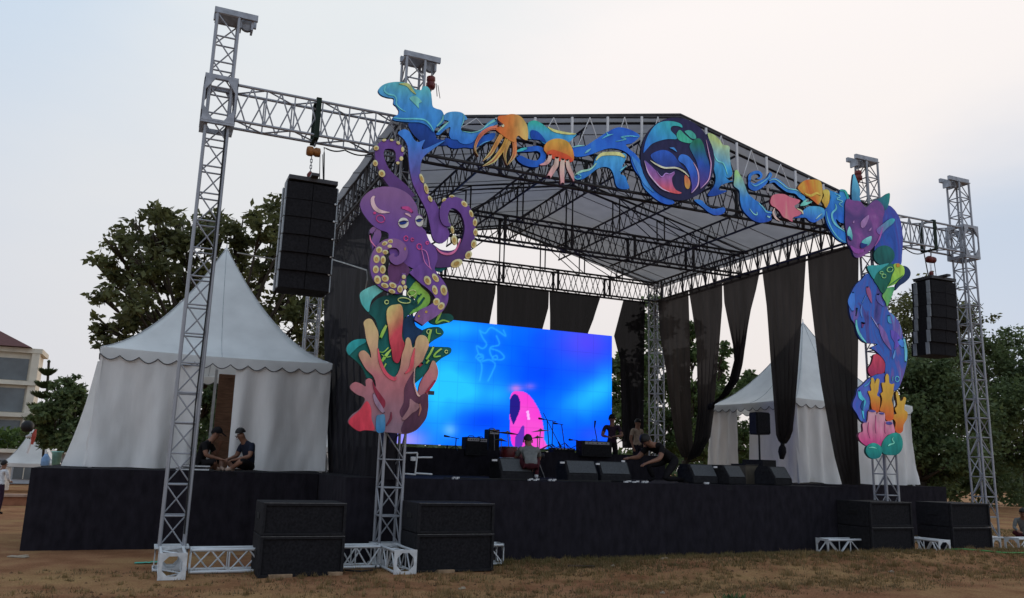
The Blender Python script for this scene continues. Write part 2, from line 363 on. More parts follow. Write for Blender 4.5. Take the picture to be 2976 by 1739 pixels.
def plate_ring(mb, c, u, v, s, hole=.36, th=.012):
    """square end plate with an eight-sided hole; u,v unit axes, s = side"""
    c = Vector(c); u = Vector(u); v = Vector(v); nrm = u.cross(v)
    sq = [(-.5, -.28), (-.28, -.5), (.28, -.5), (.5, -.28), (.5, .28), (.28, .5), (-.28, .5), (-.5, .28)]
    cor = {0: (-.5, -.5), 2: (.5, -.5), 4: (.5, .5), 6: (-.5, .5)}
    i0 = len(mb.V)
    for d in (-th / 2, th / 2):
        for a, b in sq: mb.V.append(c + u * a * s + v * b * s + nrm * d)
        for k in range(8):
            t = math.pi / 8 + math.pi + k * math.pi / 4; q = hole / math.cos(math.pi / 8); mb.V.append(c + u * math.cos(t) * s * q + v * math.sin(t) * s * q + nrm * d)
        for k in (0, 2, 4, 6): mb.V.append(c + u * cor[k][0] * s + v * cor[k][1] * s + nrm * d)
    for w_, rev in ((0, False), (20, True)):
        for k in range(8):
            j = (k + 1) % 8; f = (i0 + w_ + k, i0 + w_ + j, i0 + w_ + 8 + j, i0 + w_ + 8 + k); mb.F.append(f[::-1] if rev else f)
        for q, k in enumerate((0, 2, 4, 6)):
            f = (i0 + w_ + k, i0 + w_ + 16 + q, i0 + w_ + (k + 1) % 8); mb.F.append(f[::-1] if rev else f)
    for k in range(8):
        j = (k + 1) % 8; mb.F.append((i0 + 8 + k, i0 + 8 + j, i0 + 28 + j, i0 + 28 + k)); mb.F.append((i0 + k, i0 + 20 + k, i0 + 20 + j, i0 + j))
def box_truss(t, a, b, s, m, nb, part='chord', rad=.02, wr=.011, up=Vector((0, 0, 1)), height=None, single=True, zig=True, plates=True):
    """box truss between centre points a,b with parts chord / brace (or joined web when single is False)"""
    a = Vector(a); b = Vector(b); d = (b - a).normalized(); side = d.cross(up).normalized(); hh = height or s
    off = [side * sx * s / 2 + up * sz * hh / 2 for sx, sz in ((-1, -1), (1, -1), (1, 1), (-1, 1))]
    for o in off: rod(t, part, a + o, b + o, rad, m)
    L_ = (b - a).length; st = L_ / nb; web = MB()
    def br(p, q, r):
        if single: rod(t, 'brace', p, q, r, m, 6)
        else: web.rod(p, q, r, 5)
    for i in range(nb):
        p = a + d * st * i; q = a + d * st * (i + 1); h = (p + q) / 2
        for k in range(4):
            o1, o2 = off[k], off[(k + 1) % 4]
            if k in (1, 3):
                br(p + o1 * 1, h + o2, wr); br(h + o2, q + o1, wr)
                if i: br(p + o1, p + o2, wr * .9)
            else:
                x_, y_ = (o1, o2) if i % 2 else (o2, o1); br(p + x_, q + y_, wr)
    if plates:
        for e in (a, b):
            mb = MB(); plate_ring(mb, e, side, up, s + .05, .37); mb.build('end_plate', m, t)
    if not single: tag(web.build('web', m, t), kind='stuff')
    return off
towers = {}
for nm, x, lab in (('a', X1, 'tallest-looking lattice tower at far left, nearest the camera, holding the left beam end'),
                   ('b', X2, 'lattice tower behind the octopus decoration at the left front of the roof'),
                   ('c', X3, 'lattice tower behind the dragon decoration at the right front of the roof'),
                   ('d', X4, 'lattice tower farthest right, standing in front of the trees')):
    t = lattice_tower('truss_tower', lab, x, D0, .28, TH, 'front lattice towers'); towers[nm] = t
    s = 1 if nm in 'ab' else -1     # headblock arm towards the stage (left pair: right, right pair: left)
    cx = x + TW / 2; cyy = D0 + TW / 2
    for dy in (-.12, .12):
        box(t, 'head_beam', (cx + s * .12, cyy + dy, TH + .05), (TW + .34, .06, .1), STEEL)
    box(t, 'head_plate', (cx, cyy, TH - .01), (TW + .06, TW + .06, .02), STEEL)
    mb = MB(); mb.lathe((cx + s * .3, cyy - .05, TH - .05), [(.03, 0), (.10, .01), (.085, .03), (.085, .06), (.10, .08), (.03, .1)], 14, 'Y'); mb.build('pulley', STEEL, t, smooth=False)
    for dx in (.2, .38): box(t, 'pulley_bracket', (cx + s * dx, cyy, TH - .07), (.035, .2, .16), STEEL)
    # base: corner block and outrigger feet
    for z in (.005, .30): box(t, 'base_plate', (cx, cyy, z + .015), (.46, .46, .03), STEEL_L, bevel=.005)
    for sx in (-1, 1):
        mb = MB(); plate_ring(mb, (cx + sx * .21, cyy, .155), (0, 1, 0), (0, 0, 1), .29, .36); mb.build('block_plate', STEEL_L, t)
        mb = MB(); plate_ring(mb, (cx, cyy + sx * .21, .155), (1, 0, 0), (0, 0, 1), .29, .36); mb.build('block_plate', STEEL_L, t)
def foot(label, a, b, nb, group='outrigger feet of the towers'):
    t = thing('outrigger_foot', label, 'truss foot', ((a[0] + b[0]) / 2, (a[1] + b[1]) / 2, 0), group)
    box_truss(t, (*a, .175), (*b, .175), .29, STEEL_L, nb, rad=.022, wr=.013)
    return t
cyy = D0 + TW / 2
foot('short truss foot pointing to the camera at the leftmost tower', (X1 + TW / 2 , cyy - .24), (X1 + TW / 2 , 11.9), 2)
foot('white truss foot lying right of the leftmost tower base', (X1 + TW / 2 + .24, cyy - .45), (X1 + TW / 2 + 1.25, cyy - .45), 2)
foot('truss foot pointing to the camera at the tower under the octopus', (X2 + TW / 2 - .03, cyy - .24), (X2 + TW / 2 - .03, 11.85), 2)
foot('truss foot lying left of the tower under the octopus', (X2 - .05, cyy - .3), (X2 - .8, cyy - .3), 2)
foot('truss foot whose end shows right of the second subwoofer stack', (X2 + TW + .1, cyy - .3), (X2 + 1.98, cyy - .3), 3)
foot('truss foot in front of the stage, left of the right-hand subwoofers', (X3 - .1, cyy - .2), (X3 - 1.85, cyy - .2), 3)
foot('truss foot pointing to the camera between the right-hand subwoofer stacks', (X3 + .75, cyy - .1), (X3 + .75, 12.2), 2)
foot('long truss foot at the right image edge beside the last tower', (X4 + .25, cyy - .5), (X4 + 2.4, cyy - .5), 3)
for a, lab in ((X2, 'galvanised lattice tower at the back left corner of the roof, below the hung speakers'), (X3, 'galvanised lattice tower at the back right corner of the roof, beside the screen')):
    lattice_tower('truss_tower', lab, a, D0 + DD, .02 if a < 5 else .02, ZT + .3, 'rear lattice towers')
for x0, x1, lab in ((X1, X2, 'horizontal box truss between the two left towers, carrying the hung speakers'), (X4, X3, 'horizontal box truss between the two right towers, carrying the hung speakers')):
    s = 1 if x1 > x0 else -1
    a = x0 + (TW + .09 if s > 0 else -.09); b = x1 + (-.04 if s > 0 else TW + .04)
    t = thing('truss_beam', lab, 'truss beam', ((a + b) / 2, cyy, ZB), 'speaker beams')
    box_truss(t, (a, cyy, (ZB + ZT) / 2), (b, cyy, (ZB + ZT) / 2), .34, STEEL, 6, rad=.025, wr=.013, height=ZT - ZB)
    # sleeve block riding on the outer tower
    cx = x0 + TW / 2
    for sx in (-1, 1):
        for nn_, pos, u in (('x', (cx + sx * .24, cyy, 7.07), (0, 1, 0)), ('y', (cx, cyy + sx * .24, 7.07), (1, 0, 0))):
            mb = MB(); i0 = 0; plate_ring(mb, (0, 0, 0), (1, 0, 0), (0, 1, 0), 1, .455, .03)
            u_ = Vector(u); V2 = []
            for v in mb.V: V2.append(Vector(pos) + u_ * v.x * .48 + Vector((0, 0, 1)) * v.y * .74 + u_.cross(Vector((0, 0, 1))) * v.z)
            mb.V = V2; mb.build('sleeve_plate', STEEL, t)
    for z in (6.70, 7.44):
        for sx in (-1, 1):
            box(t, 'sleeve_collar', (cx + sx * .22, cyy, z), (.06, .50, .07), STEEL); box(t, 'sleeve_collar', (cx, cyy + sx * .22, z), (.38, .06, .07), STEEL)
    # dark-green sling pads where the hoist hangs
    hx = 1.95 if s > 0 else 16.15
    box(t, 'sling_pad', (hx, cyy - .19, 7.1), (.08, .03, .70), mat('green_sling', (.010, .022, .014), .8)); box(t, 'sling_pad', (hx, cyy + .19, 7.1), (.08, .03, .70), MATS['green_sling'])
    box(t, 'sling_pad', (hx, cyy, ZT + .045), (.08, .36, .03), MATS['green_sling']); box(t, 'sling_pad', (hx, cyy, ZB - .045), (.08, .36, .03), MATS['green_sling'])

# ================================================================== stage roof
XM, ZR = 8.95 + .17, 8.58
XE0, XE1 = X2 + TW / 2, X3 + TW / 2
roof = thing('stage_roof', 'black trussed gable roof with grey tarpaulin cover over the stage', 'stage roof', (XM, D0 + DD / 2, ZB))
def zr(x): return ZT + (ZR - ZT) * (1 - abs(x - XM) / (XM - XE0 if x < XM else XE1 - XM))
def roof_part(name, rods, web, rad=.03, m=BLACKSTEEL):
    mb = MB()
    for a, b in rods: mb.rod(a, b, rad, 7)
    o = mb.build(name, m, roof)
    w_ = MB()
    for a, b, r in web: w_.rod(a, b, r, 5)
    tag(w_.build('web', m, o), kind='stuff'); return o
def gable_frame(name, y, posts=14, deep=.34, box_=True, up=8):
    rods = []; web = []
    for yy in ((y - deep / 2, y + deep / 2) if box_ else (y,)):
        for z in (ZB, ZT): rods.append(((XE0, yy, z), (XE1, yy, z)))
        rods.append(((XE0, yy, ZT + .06), (XM, yy, ZR))); rods.append(((XM, yy, ZR), (XE1, yy, ZT + .06)))
        for i in range(posts * 2):
            xa = lerp(XE0, XE1, i / (posts * 2)); xb = lerp(XE0, XE1, (i + 1) / (posts * 2)); xm = (xa + xb) / 2
            web.append(((xa, yy, ZB), (xm, yy, ZT), .012)); web.append(((xm, yy, ZT), (xb, yy, ZB), .012))
        for i in range(1, up):
            x = lerp(XE0, XE1, i / up); web.append(((x, yy, ZT), (x, yy, zr(x)), .020))
            xp = lerp(XE0, XE1, (i - (1 if x <= XM else -1)) / up); web.append(((x, yy, zr(x)), (xp, yy, ZT), .014))
        for x in [lerp(XE0, XE1, k / 6) for k in range(1, 6)]: web.append(((x, yy, ZB), (x, yy, ZT), .04))
    if box_:
        for i in range(posts * 2):
            x = lerp(XE0, XE1, i / (posts * 2)); x2 = lerp(XE0, XE1, (i + 1) / (posts * 2))
            for z in (ZB, ZT): web.append(((x, y - deep / 2, z), (x2, y + deep / 2, z), .011))
    return roof_part(name, rods, web)
YF, YM, YBK = D0 + TW / 2, D0 + DD / 2 + TW / 2, D0 + DD + TW / 2
fr = gable_frame('front_truss', YF, up=1)
for xs_ in [lerp(XE0, XE1, i / 14) for i in range(1, 14)]:
    if abs(xs_ - XM) > .2: rod(fr, 'post', (xs_, YF - .21, ZT - .1), (xs_, YF - .21, zr(xs_)), .028, WHITEPOST)
for i in range(1, 13):
    xa = lerp(XE0, XE1, (i + .12) / 14); xb = lerp(XE0, XE1, (i + .5) / 14); xc = lerp(XE0, XE1, (i + .88) / 14)
    rod(fr, 'post_brace', (xa, YF - .20, ZT), (xb, YF - .20, zr(xb)), .010, WHITEPOST, 6); rod(fr, 'post_brace', (xb, YF - .20, zr(xb)), (xc, YF - .20, ZT), .010, WHITEPOST, 6)
gable_frame('middle_truss', YM); gable_frame('rear_truss', YBK)
def eave_truss(name, x, deep=.34):
    rods = []; web = []; n = 22
    for xx in (x - deep / 2, x + deep / 2):
        for z in (ZB, ZT): rods.append(((xx, YF + .2, z), (xx, YBK - .2, z)))
        for i in range(n):
            ya = lerp(YF + .2, YBK - .2, i / n); yb = lerp(YF + .2, YBK - .2, (i + 1) / n)
            web.append(((xx, ya, ZB), (xx, (ya + yb) / 2, ZT), .013)); web.append(((xx, (ya + yb) / 2, ZT), (xx, yb, ZB), .013))
            if i % 3 == 0: web.append(((xx, ya, ZB), (xx, ya, ZT), .03))
    for i in range(n):
        ya = lerp(YF + .2, YBK - .2, i / n); yb = lerp(YF + .2, YBK - .2, (i + 1) / n)
        for z in (ZB, ZT): web.append(((x - deep / 2, ya, z), (x + deep / 2, yb, z), .011))
    return roof_part(name, rods, web)
eave_truss('left_eave_truss', XE0); eave_truss('right_eave_truss', XE1)
def purlin_truss(x):
    rods = []; web = []; n = 22; za, zb2 = zr(x) - .5, zr(x) - .06; za = max(za, ZT - .2); 
    for z in (za, zb2): rods.append(((x, YF + .18, z), (x, YBK - .18, z)))
    for i in range(n):
        ya = lerp(YF + .18, YBK - .18, i / n); yb = lerp(YF + .18, YBK - .18, (i + 1) / n)
        web.append(((x, ya, za), (x, (ya + yb) / 2, zb2), .012)); web.append(((x, (ya + yb) / 2, zb2), (x, yb, za), .012))
    return roof_part('purlin_truss', rods, web, .026)
for k in (1, 2, 3, 4, 5): purlin_truss(lerp(XE0, XE1, k / 6))
# cover: strips of tarpaulin lapped along the depth, slightly sagging between purlins
NS = 9
for side, (xa, xb) in enumerate(((XE0 - .35, XM), (XM, XE1 + .35))):
    for k in range(NS):
        y0 = lerp(YF - .14, YBK + .35, k / NS); y1 = lerp(YF - .14, YBK + .35, (k + 1) / NS) + .03; V = []; F = []; nx, ny = 14, 5
        for i in range(nx + 1):
            x = lerp(xa, xb, i / nx); base = ZT + (ZR - ZT) * (1 - abs(x - XM) / (XM - XE0 if side == 0 else XE1 - XM)) + .05
            for j in range(ny + 1):
                sag = -.02 * math.sin(math.pi * j / ny) - .008 * abs(math.sin(i / nx * 3 * math.pi)) + .004 * noise.noise(Vector((x * 2, k * 3.1 + j, side)))
                V.append((x, lerp(y0, y1, j / ny), base + sag + .008 * (j / ny) + (0 if j < ny else .004)))
        for i in range(nx):
            for j in range(ny): F.append((i * (ny + 1) + j, i * (ny + 1) + j + 1, (i + 1) * (ny + 1) + j + 1, (i + 1) * (ny + 1) + j))
        mesh('cover_strip', V, F, TARP, roof, smooth=True)
        mb = MB(); mb.tube([(lerp(xa, xb, i / nx), y1 - .015, V[i * (ny + 1) + ny][2] - .008) for i in range(nx + 1)], .008, 5); mb.build('cover_seam', mat('seam_grey', (.09, .09, .095), .7), roof)
# edge roll along the gable
for xa, xb in ((XE0 - .35, XM), (XM, XE1 + .35)):
    za = ZT + .06 - (.35 / (XM - XE0)) * (ZR - ZT); 
    a_, b_ = ((xa, za), (xb, ZR + .06)) if xa < XM - 1 else ((xa, ZR + .06), (xb, za))
    mb = MB(); mb.rod((a_[0], YF - .16, a_[1]), (b_[0], YF - .16, b_[1]), .028, 8); mb.build('cover_edge', BLACKSTEEL, roof)

# ================================================================== drapes
def drape(name, label, rows, plane, m, group=None, folds=5, amp=.07, ncol=40, tie=None, cat='curtain'):
    """rows: (xl, yl, xr, yr) image rows top->bottom, laid on the curtain's own plane ('X',v) or ('Y',v)"""
    U_ = PX if plane[0] == 'X' else PY; V = []; F = []; R_ = []
    for i in range(len(rows) - 1):
        for k in range(8): R_.append([lerp(a, b, k / 8) for a, b in zip(rows[i], rows[i + 1])])
    R_.append(list(rows[-1])); nr = len(R_); rr = random.Random(label)
    ph = rr.random() * 6; top = None
    widths = []
    for r in R_:
        a = U_(r[0], r[1], plane[1]); b = U_(r[2], r[3], plane[1]); widths.append((a, b))
    w0 = (widths[0][1] - widths[0][0]).length
    for j, (a, b) in enumerate(widths):
        w_ = (b - a).length; tight = 1 - min(1, w_ / w0); t = j / (nr - 1)
        for i in range(ncol + 1):
            s = i / ncol; p = a.lerp(b, s)
            fo = min(amp * (.35 + .9 * tight), .3 * w_) * min(1, .15 + 2.2 * t) * (math.sin(ph + s * folds * 2 * math.pi + .8 * math.sin(t * 3 + s * 4)) + .45 * noise.noise(Vector((s * 9, t * 2, ph))))
            if plane[0] == 'X': p = p + Vector((fo, 0, 0))
            else: p = p + Vector((0, fo, 0))
            V.append(p)
    for j in range(nr - 1):
        for i in range(ncol): k = j * (ncol + 1) + i; F.append((k, k + 1, k + ncol + 2, k + ncol + 1))
    c = V[(nr - 1) * (ncol + 1) + ncol // 2]
    t = thing(name, label, cat, tuple(c), group)
    mesh('cloth', V, F, m, t, smooth=True)
    if tie:
        for (x, y) in tie[:1]: pass
        p0 = U_(tie[0][0], tie[0][1], plane[1]); p1 = U_(tie[1][0], tie[1][1], plane[1])
        mb = MB(); mb.tube([p0, p0.lerp(p1, .15), p0.lerp(p1, .35), p0.lerp(p1, .6), p1], [.05, .03, .085, .10, .05], 8); mb.build('tied_tail', DRAPE_D, t, smooth=True)
        mb = MB(); mb.rod(p0.lerp(p1, .05) , p0.lerp(p1, .2), .05, 10); mb.build('tie', RUBBER, t)
    return t
def zpx(x, y): return (1700 + x / 2.946, 700 + y / 2.946)
def R4(xl, yl, xr, yr): return (*zpx(xl, yl), *zpx(xr, yr))
G = 'black drapes along the right side of the stage'
XR = XE1
drape('stage_curtain', 'sheer black curtain next to the rear lattice tower, first of the right side', [R4(625, 505, 885, 420), R4(640, 800, 893, 760), R4(690, 1100, 893, 1100), R4(740, 1473, 895, 1473), (1967, 1290, 2008, 1290), (1985, 1330, 2010, 1330)], ('X', XR), DRAPE, G, 4)
drape('stage_curtain', 'sheer black curtain second from the rear lattice tower', [R4(887, 425, 1175, 330), R4(915, 600, 1172, 560), R4(960, 900, 1140, 900), R4(970, 1200, 1110, 1200), R4(975, 1473, 1085, 1473), (2018, 1290, 2060, 1270), (2000, 1340, 2030, 1325)], ('X', XR), DRAPE, G, 5)
drape('stage_curtain', 'sheer black curtain pulled sharply aside and tied, third from the rear tower', [R4(1182, 325, 1505, 232), R4(1195, 530, 1470, 420), R4(1250, 800, 1400, 720), R4(1282, 960, 1355, 930), R4(1290, 1020, 1335, 1060), R4(1240, 1200, 1310, 1190), R4(1170, 1330, 1230, 1310), R4(1100, 1400, 1130, 1380)], ('X', XR), DRAPE, G, 5, tie=[zpx(1105, 1390), zpx(1060, 1440)])
drape('stage_curtain', 'sheer black curtain gathered to a hanging knot before the far tent', [R4(1515, 235, 1895, 125), R4(1560, 560, 1875, 480), R4(1600, 1000, 1830, 1000), R4(1640, 1473, 1785, 1473), (2262, 1265, 2300, 1250), (2272, 1290, 2282, 1290)], ('X', XR), DRAPE, G, 6, tie=[(2275, 1283), (2272, 1335)])
drape('stage_curtain', 'widest sheer black curtain on the right, beside the dragon decoration', [R4(1905, 125, 2345, 20), R4(1925, 420, 2340, 330), R4(1975, 800, 2338, 740), R4(2030, 1200, 2335, 1150), R4(2080, 1473, 2332, 1450), (2430, 1330, 2494, 1330), (2452, 1408, 2497, 1410)], ('X', XR), DRAPE, G, 6)
def zp5(x, y): return (950 + x / 2.455, 700 + y / 2.455)
def R5(xl, yl, xr, yr): return (*zp5(xl, yl), *zp5(xr, yr))
GB = 'short black drapes above the screen'
drape('stage_curtain', 'black rear curtain above the screen, nearest the octopus', [R5(640, 250, 1208, 308), R5(640, 420, 1204, 370), R5(640, 640, 1152, 640)], ('Y', 21.55), DRAPE_D, GB, 6)
drape('stage_curtain', 'black rear curtain in the middle above the screen', [R5(1212, 308, 1584, 365), R5(1214, 450, 1578, 480), R5(1214, 690, 1522, 690)], ('Y', 21.55), DRAPE_D, GB, 6)
drape('stage_curtain', 'black rear curtain cut diagonally above the right part of the screen', [R5(1588, 365, 1955, 395), R5(1590, 520, 1905, 560), R5(1590, 720, 1840, 720)], ('Y', 21.55), DRAPE_D, GB, 6)
drape('stage_curtain', 'long black rear curtain hanging between screen and rear lattice tower', [R5(2115, 425, 2270, 432), R5(2050, 680, 2266, 680), R5(2095, 850, 2264, 850), R5(2108, 1300, 2262, 1300), R5(2110, 1480, 2262, 1480)], ('Y', 21.55), DRAPE_D, None, 4)
drape('stage_curtain', 'large heavy black curtain closing the left side of the stage behind the octopus', [(936, 765, 1190, 430), (944, 1000, 1160, 950), (952, 1200, 1150, 1200), (958, 1376, 1140, 1395)], ('X', XE0 - .02), DRAPE_D, None, 11, .09, 70)

# ================================================================== pagoda tents
def pagoda(label, x0, x1, y0, y1, zb, ze, zp, openings, name='pagoda_tent', seed=1, scal=True, valance=.22):
    cx, cy_ = (x0 + x1) / 2, (y0 + y1) / 2; t = thing(name, label, 'tent', (cx, cy_, zb))
    # concave roof
    n, k = 18, 14; V = []; F = []
    per = []
    for (a, b) in (((x0, y0), (x1, y0)), ((x1, y0), (x1, y1)), ((x1, y1), (x0, y1)), ((x0, y1), (x0, y0))):
        for i in range(n): per.append((lerp(a[0], b[0], i / n), lerp(a[1], b[1], i / n)))
    m_ = len(per)
    for j in range(k + 1):
        tt = j / k; zz = ze + (zp - ze) * (tt ** 1.9 * .72 + tt * .28)
        sc = 1 - tt * .985
        for (x, y) in per:
            # panels belly in between the ridges
            u = max(abs((x - cx) / (x1 - cx)), abs((y - cy_) / (y1 - cy_))); v = min(abs((x - cx) / (x1 - cx)), abs((y - cy_) / (y1 - cy_)))
            inn = 1 - .07 * (1 - v * v) * math.sin(math.pi * min(1, tt * 1.1)) * (1 - tt * .5)
            V.append((cx + (x - cx) * sc * inn, cy_ + (y - cy_) * sc * inn, zz - .04 * (1 - v * v) * (1 - tt)))
    for j in range(k):
        for i in range(m_): i2 = (i + 1) % m_; F.append((j * m_ + i, j * m_ + i2, (j + 1) * m_ + i2, (j + 1) * m_ + i))
    F.append(tuple(k * m_ + i for i in range(m_))); mesh('roof', V, F, TENT, t, smooth=True)
    SEAM = mat('tent_seam', (.42, .44, .45), .6)
    for q in range(4):
        for off_ in (0, n // 2):
            if off_ and scal is False: continue
            mb = MB(); mb.tube([Vector(V[j * m_ + q * n + off_]) + Vector((0, 0, .004)) for j in range(k + 1)], .011 if not off_ else .007, 5); mb.build('roof_seam', SEAM, t)
    mb = MB(); mb.lathe((cx, cy_, zp - .06), [(.05, 0), (.045, .08), (.012, .14), (.012, .22)], 8); mb.build('finial', WHITEPOST, t)
    # valance with scalloped hem, one per side
    cor = [(x0, y0), (x1, y0), (x1, y1), (x0, y1)]
    for s in range(4):
        a, b = Vector((*cor[s], 0)), Vector((*cor[(s + 1) % 4], 0)); d = (b - a).normalized(); nr = Vector((d.y, -d.x, 0)); L_ = (b - a).length; nsc = max(6, int(L_ / .33)); per_ = 8; N_ = nsc * per_; V = []; F = []
        for i in range(N_ + 1):
            p = a.lerp(b, i / N_) + nr * (.02 + .012 * noise.noise(Vector((i * .2, s, seed)))); ph = (i % per_) / per_
            dz = ((.09 + .03 * noise.noise(Vector((i // per_ * 1.7, s, seed)))) * abs(math.sin(math.pi * i / per_)) if scal else .05)
            sagz = -.04 * (1 - (2 * i / N_ - 1) ** 2)
            V += [p + Vector((0, 0, ze + .01 + sagz)), p + Vector((0, 0, ze - valance * .6 + sagz)), p + Vector((0, 0, ze - valance - dz + .09 + sagz))]
        for i in range(N_):
            for q in (0, 1): F.append((i * 3 + q, (i + 1) * 3 + q, (i + 1) * 3 + q + 1, i * 3 + q + 1))
        mesh('valance', V, F, TENT, t, smooth=True)
        mb = MB(); mb.tube([V[i * 3 + 2] - nr * .004 for i in range(N_ + 1)], .011, 4); mb.build('valance_trim', mat('tent_trim_grey', (.10, .10, .11), .7), t)
    for (x, y) in cor: rod(t, 'pole', (x + (.06 if x == x0 else -.06), y + (.06 if y == y0 else -.06), zb), (x + (.06 if x == x0 else -.06), y + (.06 if y == y0 else -.06), ze + .03), .035, WHITEPOST)
    # sidewalls: list of (side, from, to, flare)
    for q, (s, u0, u1, fl) in enumerate(openings):
        a, b = Vector((*cor[s], 0)), Vector((*cor[(s + 1) % 4], 0)); d = (b - a).normalized(); nr = Vector((d.y, -d.x, 0)); L_ = (b - a).length; nx = max(12, int(L_ * (u1 - u0) / .05)); nzz = 10; V = []; F = []
        for j in range(nzz + 1):
            tt = j / nzz; z = lerp(ze - .06, zb + .02, tt)
            for i in range(nx + 1):
                u = lerp(u0, u1, i / nx); xx = u * L_
                fo = .062 * (.4 + tt) * (math.sin(xx * 9 + 2.6 * math.sin(xx * 1.7 + seed + tt) + q) + 1.0 * noise.noise(Vector((xx * 2.2, tt * 1.5, seed + q))) + .7 * noise.noise(Vector((xx * 5 + tt * 3, tt * 6, seed)))) + fl * tt ** 1.5
                V.append(a + d * xx + nr * (fo - .03) + Vector((0, 0, z + (.04 * noise.noise(Vector((xx * 1.3, 3, seed))) if j == nzz else 0))))
        for j in range(nzz):
            for i in range(nx): kk = j * (nx + 1) + i; F.append((kk, kk + 1, kk + nx + 2, kk + nx + 1))
        mesh('sidewall', V, F, TENTW, t, smooth=True)
    return t
pagoda('large white peaked tent with scalloped edge on the left stage wing', -1.08, 3.36, 17.5, 21.9, ZS, 3.60, 6.32,
       [(0, .0, .43, .12), (0, .565, 1, .05), (1, 0, 1, .05), (3, 0, 1, .0)], seed=2)
# flared loose flap at the left of that tent
pagoda('white peaked tent on the right stage wing, seen between the tied curtains', 15.75, 20.05, 17.15, 20.95, ZS, 3.56, 6.05,
       [(0, 0, .98, .10), (1, 0, 1, .05), (3, .5, 1, .02), (3, 0, .34, .04)], seed=5)
pagoda('small white tent far behind, glimpsed between left tent and black curtain', 5.2, 9.2, 33, 37, -.42, 2.1, 5.2, [(0, 0, 1, 0), (3, 0, 1, 0)], seed=8)
pagoda('small white peaked tent in the far background at the left edge', -6.6, -4.3, 47, 50, -.42, 1.0, 3.2, [(0, 0, .1, 0), (1, 0, 1, 0), (3, 0, .8, 0)], seed=11, scal=False)
t = thing('tent_flap', 'loose pale-blue tent flap blown out left of the large tent', 'tent flap', (-1.6, 19.5, ZS))
V = []; F = []
for j in range(11):
    tt = j / 10
    for i in range(9):
        s = i / 8; p = PY(284, 1050, 17.75).lerp(PY(300, 1050, 17.6), s); q = PY(176, 1354, 18.6).lerp(PY(290, 1358, 17.65), s)
        r_ = p.lerp(q, tt); V.append(r_ + Vector((.05 * math.sin(tt * math.pi), .05 * math.sin(s * 5 + tt * 2) * tt, 0)))
for j in range(10):
    for i in range(8): k = j * 9 + i; F.append((k, k + 1, k + 10, k + 9))
mesh('cloth', V, F, TENT, t, smooth=True)
# things inside the tents
t = thing('room_divider', 'brown wooden panel standing inside the left tent opening', 'divider', (1.6, 19.6, ZS)); box(t, 'board', (1.72, 19.6, ZS + 1.05), (.95, .05, 2.1), mat('brown_ply', (.24, .125, .075), .7, 0, .25, 5, stretch=(1, 1, 6)), bevel=.006)
box(t, 'batten', (1.18, 19.56, ZS + 1.1), (.06, .04, 2.2), WHITEPOST); box(t, 'batten', (1.74, 19.56, ZS + 2.06), (.95, .03, .08), MATS['brown_ply'])
# ================================================================== painted foam-board cutouts on the portal
FR = {'A': (1000, 220, 3.683), 'B': (1000, 520, 3.683), 'C': (980, 870, 3.5075), 'D': (1080, 220, 4.0645), 'E': (1600, 310, 4.333), 'G': (2100, 450, 4.209), 'H': (2380, 720, 4.332), 'I': (2400, 1020, 4.332)}
YD = 12.60
def LY(k): return YD - .015 * k
def toW(fr, pts, Y):
    ox, oy, s = FR[fr]; return [PY(ox + x / s, oy + y / s, Y) for x, y in pts]
def P_(s): return [tuple(float(v) for v in q.split(',')) for q in s.split()]
def smooth_closed(p, n=4):
    out = []; m = len(p)
    for i in range(m):
        p0, p1, p2, p3 = p[i - 1], p[i], p[(i + 1) % m], p[(i + 2) % m]
        for k in range(n):
            t = k / n; t2, t3 = t * t, t * t * t
            out.append(tuple(.5 * (2 * b + (c - a) * t + (2 * a - 5 * b + 4 * c - d) * t2 + (3 * b - a - 3 * c + d) * t3) for a, b, c, d in zip(p0, p1, p2, p3)))
    return out
def smooth_open(p, n=6):
    q = [p[0]] + list(p) + [p[-1]]; out = []
    for i in range(1, len(q) - 2):
        for k in range(n):
            t = k / n; t2, t3 = t * t, t * t * t
            out.append(tuple(.5 * (2 * b + (c - a) * t + (2 * a - 5 * b + 4 * c - d) * t2 + (3 * b - a - 3 * c + d) * t3) for a, b, c, d in zip(q[i - 1], q[i], q[i + 1], q[i + 2])))
    out.append(tuple(p[-1])); return out
def edge_paint(c): return paint(tuple(int(v * .6) for v in c))
def cut(parent, name, fr, pts, m, layer, th=.09, sm=4, edge=(20, 40, 90), label=None):
    """board cut to an outline, with real thickness, hung on its own vertical plane"""
    th = min(th, .05)
    if isinstance(pts, str): pts = P_(pts)
    if sm: pts = smooth_closed(pts, sm)
    Y = LY(layer); W = toW(fr, pts, Y)
    ar = sum(a.x * b.z - b.x * a.z for a, b in zip(W, W[1:] + W[:1]))
    if ar < 0: W = W[::-1]
    n = len(W); V = [tuple(p) for p in W] + [(p.x, p.y + th, p.z) for p in W]
    F = [tuple(range(n)), tuple(range(2 * n - 1, n - 1, -1))] + [(j, i, n + i, n + j) for i in range(n) for j in [(i + 1) % n]]
    o = mesh(name, V, F, [m, edge_paint(edge)], parent)
    for p in o.data.polygons[1:]: p.material_index = 1
    if label: o['label'] = label
    return o
